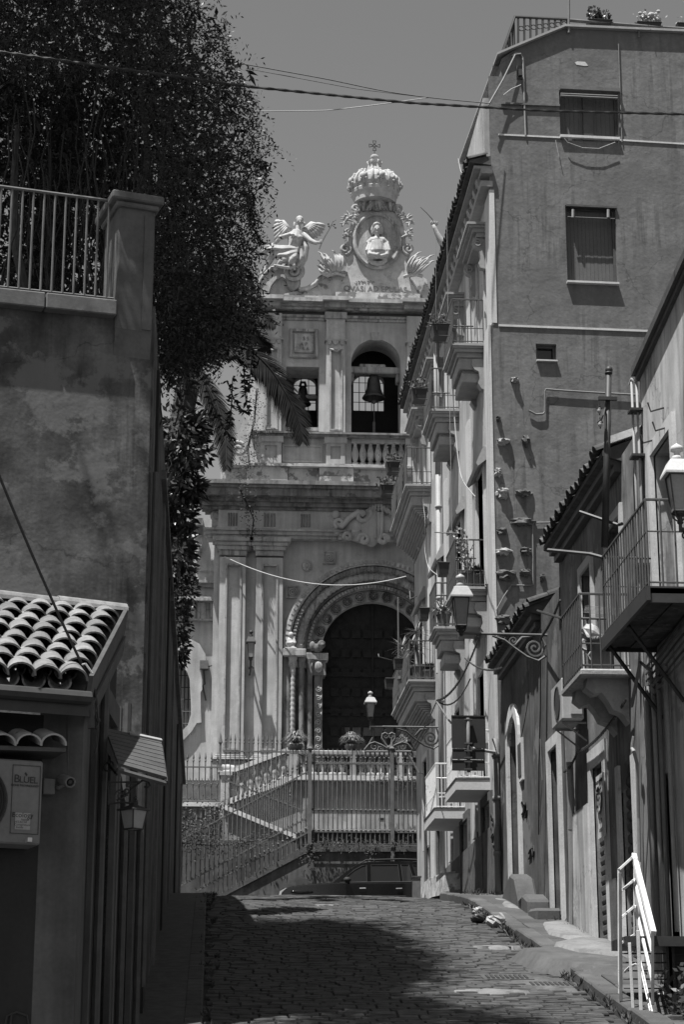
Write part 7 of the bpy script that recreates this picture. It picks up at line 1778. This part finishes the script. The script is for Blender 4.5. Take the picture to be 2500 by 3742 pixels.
# roof: every clay tile placed on the slope, ridge course against the garden wall, verge board and gutter
er = Hh(303,2513,.14); el = Hh(-420,2455,.14); rd = Hh(437,2258,-2.25)
eu_ = (er-el).normalized(); sv = (rd-er); sv = sv - eu_*sv.dot(eu_)*.0; slen = sv.length; sd = sv.normalized(); nrm = eu_.cross(sd).normalized()
if nrm.z < 0: nrm = -nrm
b = B().hexa(el-nrm*.10, er-el, sv, nrm*.06); b.obj('roof_deck', wood_shut, lh)
tA = tile_mesh(.40, .112, .088, .016, 'roof_tile', tile_mat, 10); tC = tile_mesh(.40, .088, .10, .014, 'pan_tile', tile_mat, 8)
ncol, nrow = 13, 8; cw = .198; rowd = slen/nrow
for c_ in range(ncol):
    for r_ in range(nrow):
        o = er - eu_*(cw*(c_+.42)) + sd*(rowd*r_-.02+trr.uniform(-.02,.02)) + nrm*(.045+trr.uniform(0,.02))
        put(tA, 'roof_tile', lh, frame(o, eu_*-1 if eu_.cross(sd).dot(nrm) < 0 else eu_, sd + eu_*trr.uniform(-.09,.09)-nrm*(.07+trr.uniform(-.03,.03)), nrm))
        if c_ > 0:
            o2 = er - eu_*(cw*(c_-.08)) + sd*(rowd*r_) + nrm*.03
            put(tC, 'pan_tile', lh, frame(o2, eu_, sd, nrm) @ Matrix.Rotation(pi, 4, 'Y'))
rt = tile_mesh(.62, .11, .095, .02, 'ridge_tile', tile_mat, 8)
rl0 = er+sv
for k in range(5):
    put(rt, 'ridge_tile', lh, frame(rl0 - eu_*(.56*k-.0) + nrm*.05 - eu_*.58, (eu_).cross(Z1)*1, eu_, Z1))
B().hexa(el+sv-eu_*.1+nrm*-.06+sd*-.05, er-el+eu_*.12, sd*.22, nrm*.13).obj('ridge_mortar', garden_trim, lh)
b = B().hexa(er+eu_*.03-nrm*.16-sd*.02, sv*1.02, eu_*.035, nrm*.26); b.obj('verge_board', iron_mid, lh)
b = B().hexa(er+eu_*.07-nrm*.30+sd*.1, sv*.92, eu_*.02, nrm*.17); b.obj('verge_moulding', wood_shut, lh)
b = B().hexa(el-sd*.05-Z1*.20, er-el+eu_*.06, sd*.04, (0,0,.17)).tube([el-sd*.10-Z1*.05, er+eu_*.07-sd*.10-Z1*.05], .05, 8); b.obj('gutter', iron, lh)
p = er+eu_*.05; B().tube([p-Z1*.05,p-Z1*.3+SNn*.02], .03, 6).obj('gutter_spout', iron, lh)
B().tube([er+sd*.2+nrm*.13-eu_*.05, er+sd*.1+nrm*.16-eu_*.02, er+sd*.05+nrm*.1+eu_*.05], .008, 5).obj('loose_wire', cable_pale, lh)
S_IN = -.28          # the front wall stands back under the eave
def Hh(px, py, d=0.0): return onP(px, py, HE+HN*(d+S_IN), HN)
# small pent roof of three tiles over the air conditioner
pent = thing('pent_roof', 'little pent roof with pale-tipped tiles above the air conditioner at the left', 'pent roof', Hh(100,2750))
a, c = Hh(-300,2718,.36), Hh(240,2738,.36)
B().hexa(a-HN*.36-Z1*.02, c-a, HN*.36, (0,0,.03)).obj('board', wood_shut, pent)
tP = tile_mesh(.34, .10, .09, .015, 'pent_tile', tile_pale, 10)
for px in (195, 105, 10, -90, -190):
    o = Hh(px, 2722, .40); d = (-HN + Z1*.30).normalized(); n_ = HU.cross(d); put(tP, 'pent_tile', pent, frame(o, HU, d, n_ if n_.z > 0 else -n_))
# air conditioner with lettering
ac2 = thing('air_conditioner', 'white air conditioner with dark lettering on the left house wall', 'air conditioner', Hh(80,3060,.15), 'air conditioners')
a, c = Hh(-260,3068,.34), Hh(157,2782,.34)
p = a-HN*.30; B().hexa(p, HU*((c-a).dot(HU)), HN*.30, (0,0,c.z-a.z)).obj('casing', plastic_shaded, ac2, bevel=.012)
b = B(); a1, c1 = Hh(34,3045,.343), Hh(148,2800,.343); hw = (c1-a1).dot(HU); hh = c1.z-a1.z
for q in [(0,0,hw,.004),(0,hh-.004,hw,.004),(0,.004,.004,hh-.008),(hw-.004,.004,.004,hh-.008)]: b.hexa(a1+HU*q[0]+Z1*q[1], HU*q[2], HN*.003, Z1*q[3])
b.obj('panel_seam', plastic_dark, ac2)
cfan = Hh(-110,2920,.345); ring = [cfan+HU*(.265*math.cos(t))+Z1*(.265*math.sin(t)) for t in [2*pi*i/32 for i in range(32)]]
b = B().tube(ring, .008, 5, True)
for k in range(14):
    r = .02+k*.018; b.tube([cfan+HU*(r*math.cos(t))+Z1*(r*math.sin(t)) for t in [2*pi*i/28 for i in range(28)]], .0025, 3, True)
b.obj('fan_grille', plastic_dark, ac2); b = B(); b.ext([p_-HN*.004 for p_ in ring], HN*.002); b.obj('fan_opening', void, ac2)
m = mpp(15)
def lab(s, px, py, sz, sp=1.0, mat=plastic_dark): text(s, sz, Hh(px,py,.344), HU, Z1, mat, ac2, 'lettering', .0015, sp)
lab('B', 60, 2846, 62*m*.62); lab('LUEL', 103, 2851, 46*m*.68, .95); lab('HOME TECHNOLOGY', 90, 2871, 9*m*1.1)
B().hexa(Hh(88,2826,.345), HU*.014-Z1*.02, HN*.002, HU*.01+Z1*.01).obj('letter_accent', plastic_dark, ac2)
a1, c1 = Hh(52,3030,.3435), Hh(110,2972,.3435); B().hexa(a1, HU*(c1-a1).dot(HU), HN*.001, Z1*(c1.z-a1.z)).obj('sticker', M('grey_sticker', .3, .05, 3, bump=0), ac2)
lab('Ecology', 81, 2979, 24*m); lab('inside', 90, 2995, 12*m); lab('HITACHI', 74, 3004, 11*m); lab('Compressor', 80, 3014, 11*m); lab('Inside', 70, 3023, 11*m)
for px in (-180, 90): B().hexa(Hh(px,3080,.34)-HN*.34, HU*.03, HN*.42, (0,0,.03)).obj('bracket', pipe_pale, ac2)
# security camera
sc_ = thing('security_camera', 'small bullet security camera on a box beside the air conditioner', 'camera', Hh(180,2870,.1))
a, c = Hh(156,2900,.10), Hh(202,2846,.10); B().hexa(a-HN*.10, HU*(c-a).dot(HU), HN*.10, (0,0,c.z-a.z)).obj('junction_box', plastic_shaded, sc_, bevel=.006)
cc0 = Hh(228,2848,.12); ax = (HN*.9-Z1*.25+HU*.1).normalized(); B().lathe([(.036,-.02),(.040,0),(.040,.16),(.034,.165),(.030,.15),(.002,.15)], cc0, 18, axis=ax).obj('camera_body', plastic_shaded, sc_, smooth=False)
B().lathe([(.028,.152),(.012,.156),(.0,.157)], cc0, 14, axis=ax).obj('lens', plastic_dark, sc_, smooth=True); B().tube([Hh(202,2875,.06), Hh(212,2880,.1), cc0+ax*.04-Z1*.03], .014, 6).obj('arm', plastic_shaded, sc_)
# pipe and cables at the house corner
B().tube([Hh(248,2560,.05),Hh(245,3200,.05),Hh(242,3800,.05)], .03, 8).obj('downpipe', iron_mid, lh)
b = B().tube([Hh(345,2520,.12),Hh(352,2575,.14)],.012,5).ball(Hh(357,2632,.14),.02).ball(Hh(352,2658,.14),.018).tube([Hh(352,2575,.14),Hh(358,2632,.14),Hh(354,2658,.14),Hh(357,2700,.12),Hh(346,2755,.12),Hh(336,2720,.12)],.006,5).tube([Hh(348,2560,.14),Hh(347,2600,.14),Hh(352,2658,.14)],.005,5)
tag(b.obj('cable_anchor', iron), 'black cable anchor with insulators hanging from the tiled roof corner', 'cable')
a, c = Hh(345,2525,.14), onP(-60,1600,HE+HN*.5,HN); b = B().tube(cat(a, c, 12, .05), .011, 5); tag(b.obj('steel_cable', cable_dark), 'dark cable rising from the tiled roof corner to the upper left', 'cable')
# porch canopy with slats over the first door
pc = thing('porch_canopy', 'small dark slatted porch canopy over the door of the low left house', 'canopy', Sd(400,2760))
P_ = lambda px, py, Y: onY(px, py, Y)
a0, a1, a2, a3 = P_(382,2668,16.6), P_(586,2712,16.7), P_(606,2850,15.6), P_(430,2800,15.4)
b = B(); nrm2 = (a1-a0).cross(a3-a0).normalized(); nrm2 = nrm2 if nrm2.z > 0 else -nrm2
N_ = 9
for k in range(N_):
    f0, f1 = k/N_, (k+.86)/N_
    s0, s1, s2, s3 = a0.lerp(a3,f0), a1.lerp(a2,f0), a1.lerp(a2,f1), a0.lerp(a3,f1)
    B().add([s0,s1,s2,s3,s0+nrm2*.02,s1+nrm2*.02,s2+nrm2*.02,s3+nrm2*.02], [(3,2,1,0),(4,5,6,7),(0,1,5,4),(1,2,6,5),(2,3,7,6),(3,0,4,7)]).obj('slat', wood_shut, pc)
B().tube([a1-nrm2*.02,a2-nrm2*.02],.022,5).tube([a3-nrm2*.03,a2-nrm2*.03],.022,5).obj('edge_beam', wood_shut, pc)
B().hexa(a0.lerp(a1,.42)+nrm2*.02, (a1-a0)*.58, (a3-a0).normalized()*.07, nrm2*.012).obj('flashing', pipe_pale, pc)
B().tube([P_(385,2720,16.6),P_(395,2790,16.3),P_(425,2830,15.8)],.012,5).tube(spiral(P_(393,2800,16.2),.02,.05,1.2,0,X1,Z1,14),.008,5).obj('scroll_stay', iron, pc)
# wrought iron lantern by that door
wl_ = thing('door_lantern', 'small hanging lantern on a scrolled iron bracket at the low left house', 'lantern', P_(400,2940,16.0), 'street lanterns')
Yd = 15.6; b = B()
b.tube([P_(396,2940,Yd),P_(396,2858,Yd),P_(512,2858,Yd)],.008,5).tube([P_(396,2938,Yd),P_(440,2932,Yd),P_(480,2935,Yd),P_(495,2928,Yd)],.008,5).tube([P_(425,2925,Yd),P_(455,2910,Yd),P_(490,2875,Yd),P_(520,2852,Yd),P_(540,2855,Yd),P_(547,2870,Yd),P_(536,2882,Yd),P_(526,2874,Yd)],.008,5)
for (px, py, r, a0_) in [(440,2905,.045,0),(462,2893,.028,2),(470,2868,.022,1)]: b.tube(spiral(P_(px,py,Yd),.008,r,1.5,a0_,X1,Z1,18),.007,5)
b.obj('scroll_bracket', iron, wl_)
b = B()
for k in range(4): c = P_(494,2916+k*9,Yd); b.tube([c+V((.012*math.cos(t),0,.014*math.sin(t))) for t in [2*pi*i/8 for i in range(8)]],.004,4,True)
b.obj('chain', iron, wl_)
c = P_(486,3030,Yd); m = mpp(Yd)
g2 = B().lathe([(32*m,0),(46*m,66*m)], c, 4).obj('glass', lamp_glass, wl_)
b = B()
for k in range(4):
    t = pi*k/2; u = V((math.cos(t),math.sin(t),0)); t2 = t+pi/2; u2 = V((math.cos(t2),math.sin(t2),0))
    b.tube([c+u*33*m, c+u*47*m+Z1*66*m],.006,4).tube([c+u*33*m,c+u2*33*m],.006,4).tube([c+u*47*m+Z1*66*m,c+u2*47*m+Z1*66*m],.006,4)
b.lathe([(60*m,64*m),(58*m,68*m),(14*m,84*m),(6*m,90*m)], c, 4); b.obj('frame', iron, wl_)
# scrawl at the bottom left
b = B().tube([Hh(18,3742,.012),Hh(24,3712,.012),Hh(60,3698,.012),Hh(98,3712,.012),Hh(104,3742,.012)],.008,4).tube([Hh(40,3705,.012),Hh(36,3750,.012)],.008,4); b.obj('graffiti', ink, lh)

# ------------------------------------------------------------------ trees and creeper over the garden wall
lr = random.Random(31)
tree = thing('creeper_covered_tree', 'huge dark tree smothered in hanging creeper above the garden wall', 'tree', V((-2.6, 26.5, 5.5)))
b = B()
for k in range(14):
    x = lr.uniform(-5.5,-.9); y = lr.uniform(22.5,26); p = [V((x,y,5.5))]
    for j in range(7): p.append(p[-1]+V((lr.uniform(-.25,.35),lr.uniform(-.2,.2),lr.uniform(.7,1.1))))
    b.tube(p, [.11,.10,.09,.08,.07,.06,.05,.03], 6)
b.tube([(-3,27,4),(-2.9,27.2,8),(-2.5,27.5,12),(-2.2,27.5,15)], [.4,.35,.28,.1], 10); b.obj('trunk', bark, tree)
b = B()
for k in range(90):
    px = lr.uniform(20,640); p0 = onY(px, lr.uniform(250,700), lr.uniform(22.0,24.5)); q = [p0]
    for j in range(9): q.append(q[-1]+V((lr.uniform(-.10,.12),lr.uniform(-.05,.05),-lr.uniform(.25,.5))))
    b.tube(q, .010, 3)
b.obj('hanging_stems', M('dry_stem', .035, .3, 6, bump=0), tree)
# crown: outline measured in the picture, given real depth; leaves in drooping sprays
edge = [(-200,690),(-60,700),(0,715),(60,745),(110,800),(200,845),(300,895),(400,905),(480,940),(560,955),(620,945),(700,925),(800,905),(900,915),(1000,920),(1080,925),(1150,905),(1210,880),(1260,830),(1300,750),(1340,640)]
def xedge(py):
    for (ya, xa), (yb, xb) in zip(edge, edge[1:]):
        if ya <= py <= yb: return xa+(xb-xa)*(py-ya)/(yb-ya)
    return 560
lv = B(); Rr = lr
def spray(b, p, d, n, L_, lsz):
    """a drooping shoot with narrow leaves along it"""
    q = V(p); dd = V(d).normalized()
    for i in range(n):
        dd = (dd + V((0,0,-.16))).normalized(); q = q + dd*L_/n
        sd = dd.cross(V((Rr.gauss(0,1),Rr.gauss(0,1),Rr.gauss(0,1)))).normalized()
        b.leaf(q, (dd*.5+sd*(1 if i % 2 else -1)+V((0,0,-.25))).normalized(), V((Rr.gauss(0,1),Rr.gauss(0,1),Rr.gauss(0,1))), lsz*Rr.uniform(.7,1.3), lsz*.36)
def inside(px, py): return px < xedge(py)
cnt = 0
while cnt < 8000:
    py = Rr.uniform(-240,1340); px = Rr.uniform(-260, 960)
    xe = xedge(py)
    if px > xe: continue
    if py > 680 and px < 540 and Rr.random() < .8: continue
    e = (xe-px)/260.0; dep = math.sqrt(max(0, 1-(1-min(1,e))**2))    # rounded towards the street side
    top = 1.0
    Yc_ = 24.2; half = .3+2.3*dep
    Y = Yc_ - half*Rr.random()**.6 if Rr.random() < .7 else Yc_+half*Rr.random()
    if px < 520 and py > 250: Y = max(Y, 23.6+Rr.random()*1.2)
    Y = max(Y, 20.9)
    p = onY(px, py, Y); n_ = V((.5 if e < .6 else 0, -.7, .4))
    d = V((Rr.gauss(.1,.8), Rr.gauss(-.4,.6), Rr.gauss(-.1,.6)))
    spray(lv, p, d, 10, Rr.uniform(.3,.65), .06); cnt += 1
# overhead mass behind the picture's upper edge and deep core that keeps light out
cnt = 0
while cnt < 2600:
    px = Rr.uniform(-260,800); py = Rr.uniform(-240,1330)
    if px > xedge(py)-90: continue
    Y = Rr.uniform(23.8,28); p = onY(px,py,Y); d = V((Rr.gauss(0,1),Rr.gauss(0,1),Rr.gauss(0,1)))
    spray(lv, p, d, 7, .7, .17); cnt += 1
# the part of the crown that overhangs the street above the picture
cnt = 0
while cnt < 3000:
    y_ = Rr.uniform(15.8,25); zz = max(15.3,.545*y_+2.6); p = V((Rr.uniform(-3.3 if y_ < 17.3 else -2.5 if y_ < 19 else -3.2, -.7 if y_ < 18 else -1.75), y_, zz+Rr.uniform(0,2.2)))
    spray(lv, p, V((Rr.gauss(0,1),Rr.gauss(0,1),Rr.gauss(0,.6))), 7, .8, .2); cnt += 1
cnt = 0
while cnt < 4200:
    p = V((Rr.uniform(-6,-1.5), Rr.uniform(20.0,27), Rr.uniform(16.3,18))); spray(lv, p, V((Rr.gauss(0,1),Rr.gauss(0,1),Rr.gauss(0,.6))), 7, .9, .26); cnt += 1
cnt = 0
while cnt < 1100:
    px = Rr.uniform(575,915); py = Rr.uniform(950,1330)
    if px > xedge(py)-15: continue
    spray(lv, onY(px,py,Rr.uniform(21.2,24)), V((Rr.gauss(0,.8),Rr.gauss(-.2,.6),Rr.gauss(-.1,.5))), 9, Rr.uniform(.25,.4), .065); cnt += 1
# long trailing shoots along the street edge
for k in range(150):
    py = Rr.uniform(60,1180); px = xedge(py)-Rr.uniform(0,60); p = onY(px,py,Rr.uniform(23.2,25)); q = [p]; d = V((Rr.uniform(-.1,.5),Rr.uniform(-.2,.2),-.35))
    L_ = Rr.uniform(.3,.8); n = int(L_*22)
    spray(lv, p, d, n, L_, .06)
for (x0,y0,x1,y1,s) in [(940,580,985,610,.05),(900,760,965,885,.1),(905,660,930,800,.08),(850,1380,838,1560,.1),(830,1390,905,1500,.12),(760,1430,850,1600,.1),(890,1330,900,1480,.05),(920,1300,905,1420,.1)]:
    a, c = onY(x0,y0,24.2), onY(x1,y1,24.2); P_2 = cat(a, c, 14, s); lv.tube(P_2, .008, 3)
    for p in P_2:
        for z in range(3): d = V((Rr.gauss(0,1),Rr.gauss(0,1),Rr.gauss(-.5,.6))).normalized(); lv.leaf(p, d, V((Rr.gauss(0,1),-1,Rr.gauss(0,1))), .09, .035)
lv.obj('crown', leaf_creeper, tree)
# glossy-leaved evergreen under the creeper, at the street wall
def leafy_tree(name, lab, cat_, base, blobs, n, sz, wd, mat, trunk=True):
    t = thing(name, lab, cat_, base); b = B()
    for i in range(n):
        c, r = blobs[int(lr.random()*len(blobs))]; d = V((lr.gauss(0,1),lr.gauss(0,1),lr.gauss(0,1))).normalized()
        p = V(c)+V((d.x*r[0],d.y*r[1],d.z*r[2]))*lr.uniform(.45,1.0); dr_ = (d+V((lr.gauss(0,.6),lr.gauss(0,.6),lr.gauss(-.3,.5)))).normalized()
        b.leaf(p, dr_, V((lr.gauss(0,1),lr.gauss(-.4,1),lr.gauss(.3,1))), sz*lr.uniform(.7,1.3), wd)
    b.obj('crown', mat, t)
    if trunk:
        b = B(); b.tube([V(base), V(base).lerp(V(blobs[0][0]),.5)+V((.05,0,0)), V(blobs[0][0])], [.12,.09,.04], 7)
        for c, r in blobs[1:]: b.tube([V(base).lerp(V(blobs[0][0]),.6), V(c)], [.05,.015], 5)
        b.obj('trunk', bark, t)
    return t
O = lambda px, py, Y=31.0: onY(px, py, Y)
leafy_tree('evergreen_tree', 'glossy dark evergreen tree leaning over the street wall below the creeper', 'tree', V((-1.3,31,4.0)), [(O(655,1580),(.45,.6,.42)),(O(680,1650),(.40,.5,.36)),(O(640,1760),(.40,.5,.5)),(O(650,1880),(.26,.4,.4)),(O(712,1560),(.2,.3,.2)),(O(690,1790),(.22,.3,.2)),(O(650,2000),(.25,.4,.5))], 2300, .17, .065, leaf_laurel)
leafy_tree('ivy_curtain', 'ivy curtain hanging down the street side of the garden wall', 'climbing plant', V((-.75,38,5)), [(O(650,2060,38),(.35,.5,.6)),(O(668,2160,38),(.32,.5,.6)),(O(650,2280,38),(.28,.4,.5)),(O(655,2370,38),(.2,.4,.35)),(O(665,1960,36),(.16,.4,.3)),(O(640,2180,38),(.3,.5,1.2))], 3000, .10, .05, leaf_creeper, False)
# palm: slender trunk behind the wall, arching fronds
palm = thing('palm_tree', 'palm tree with long drooping fronds in front of the bell gallery', 'palm tree', V((-1.6,34,4.5)))
Yp = 34.0; head = O(700,1330,Yp)
b = B(); pts = [V((-1.9,34,4.5)), V((-1.6,34,8)), V((head.x-.3,34,head.z-2)), head]; b.tube(pts, [.24,.2,.19,.22], 10)
b.obj('trunk', bark, palm)
def frond(pts, wl_, n=60):
    b = B(); P_ = []
    m_ = len(pts)
    for i in range(n+1):          # smooth curve through the measured points
        f = i/n*(m_-1); k = min(int(f), m_-2); t = f-k
        p0, p1, p2, p3 = V(pts[max(k-1,0)]), V(pts[k]), V(pts[k+1]), V(pts[min(k+2,m_-1)])
        P_.append(.5*((2*p1)+(p2-p0)*t+(2*p0-5*p1+4*p2-p3)*t*t+(3*p1-p0-3*p2+p3)*t**3))
    b.tube(P_, [.035*(1-i/n)+.008 for i in range(n+1)], 5)
    for i in range(4, n+1):
        t = (P_[min(i+1,n)]-P_[i-1]).normalized(); f = i/n
        s = t.cross(V((0,-1,.35))).normalized()
        ln = wl_*(math.sin(pi*min(1,f*.85+.12))**.6)
        for sgn in (-1, 1):
            for e in (0, .5):
                d = (t*.9+s*sgn*(.75)+V((0,lr.uniform(-.4,.25),-.35))).normalized(); p = P_[i]-t*e*.05
                w = t*.024; mid = p+d*ln*.55
                b.add([p-w, p+w, mid+w*.8, mid-w*.8, p+d*ln+V((0,0,-.10*ln))], [(0,1,2,3),(3,2,4)])
    return b.obj('frond', leaf_palm, palm)
U_ = lambda pts, Y0, Y1_: [onY(x,y,Y0+(Y1_-Y0)*i/(len(pts)-1)) for i,(x,y) in enumerate(pts)]
frond(U_([(700,1330),(800,1270),(900,1275),(980,1340),(1040,1430),(1085,1520),(1105,1610)],34,33.2), .62, 105)
frond(U_([(690,1330),(730,1370),(775,1440),(810,1530),(825,1620),(828,1710)],34,33.0), .46, 90)
frond(U_([(700,1320),(800,1210),(880,1160),(950,1150),(1005,1185)],34,33.6), .40, 70)
frond(U_([(700,1320),(760,1230),(840,1200),(920,1215),(985,1270)],34,35.2), .5, 80)
frond(U_([(700,1320),(660,1280),(600,1300),(560,1380)],34,33), .5, 40)
frond(U_([(700,1320),(720,1240),(770,1180),(830,1165)],34,36), .5, 40)
# ------------------------------------------------------------------ overhead lines
def twline(pts, r, lab, mat=cable_dark):
    P_ = [V(p) for p in pts]; b = B().tube(P_, r*.8, 6); n = len(P_)
    for s in range(2): b.tube([p+V((0,r*.55*math.cos(i*1.1+s*pi),r*.55*math.sin(i*1.1+s*pi))) for i, p in enumerate(P_)], r*.75, 5)
    return tag(b.obj('overhead_cable', mat), lab, 'cable', 'cables across the street')
def pxline(pts, Y0, Y1_, n=70):
    out = []; 
    for i in range(n+1):
        f = i/n; x = pts[0][0]+(pts[-1][0]-pts[0][0])*f
        for (xa, ya), (xb, yb) in zip(pts, pts[1:]):
            if xa <= x <= xb: y = ya+(yb-ya)*(x-xa)/(xb-xa); break
        out.append((x,y,Y0+(Y1_-Y0)*f))
    for k in range(6): out = [out[0]]+[(b_[0],(a_[1]+2*b_[1]+c_[1])/4,b_[2]) for a_,b_,c_ in zip(out,out[1:],out[2:])]+[out[-1]]
    return [onY(*q) for q in out]
twline(pxline([(-200,168),(0,190),(400,246),(900,316),(1500,376),(2000,405),(2600,420)], 19, 21, 140), .014, 'thick twisted cable crossing the whole street below the tree top')
for pts, Y0, Y1_, r, lab_ in [([(880,232),(1200,290),(1400,333),(1560,356),(1790,378)],33,36.6,.012,'thin line running from the tree to the palazzo corner'),
                          ([(900,250),(1300,325),(1560,356)],33,36,.008,'fine slack wire just below the thin line'),
                          ([(930,407),(1200,404),(1400,380),(1565,357)],33,36,.010,'pale wire coming from the creeper to the wire joint')]:
    b = B().tube(pxline(pts, Y0, Y1_, 40), r, 4); tag(b.obj('overhead_wire', iron_grey if r != .010 else cable_pale), lab_, 'wire', 'cables across the street')
b = B().tube([E(1786,384,.2),E(1840,290,.15),E(1884,200,.1),E(1905,197,.06)],.02,5); tag(b.obj('service_cable', pipe_mid), 'service cable bent over the upper corner of the palazzo', 'cable')
# loose lines hanging down the palazzo front
for pts, X, r, mat, lab_ in [([(1634,745),(1636,1000),(1640,1300),(1648,1640),(1652,1950)],4.75,.006,cable_pale,'pale line hanging from the eave past the first balconies'),
        ([(1594,870),(1594,1150),(1592,1500)],4.8,.005,cable_pale,'thin pale line hanging left of the rain pipe'),
        ([(1676,580),(1684,625),(1690,632)],4.88,.009,cable_pale,'short pale loop of cable at the tiled eave'),
        ([(1655,1420),(1664,1560),(1676,1690),(1690,1760),(1738,1815)],4.7,.010,cable_pale,'white cable curving down from the first balcony'),
        ([(1578,1730),(1572,1850),(1560,1980),(1556,2040),(1570,2080),(1600,2102)],4.62,.009,cable_pale,'pale cable bowing down beside the rain pipe'),
        ([(1552,1760),(1546,1840),(1556,1900),(1550,2010),(1570,2090)],4.6,.006,cable_pale,'thin curled wire beside the pale bowed cable')]:
    P_ = [onX(x,y,X) for x,y in pts]
    for k in range(3): P_ = [P_[0]]+[q for a_,c_ in zip(P_,P_[1:]) for q in (a_.lerp(c_,.25),a_.lerp(c_,.75))]+[P_[-1]]
    b = B().tube(P_, r, 5); tag(b.obj('hanging_cable', mat), lab_, 'cable', 'lines hanging on the palazzo front')
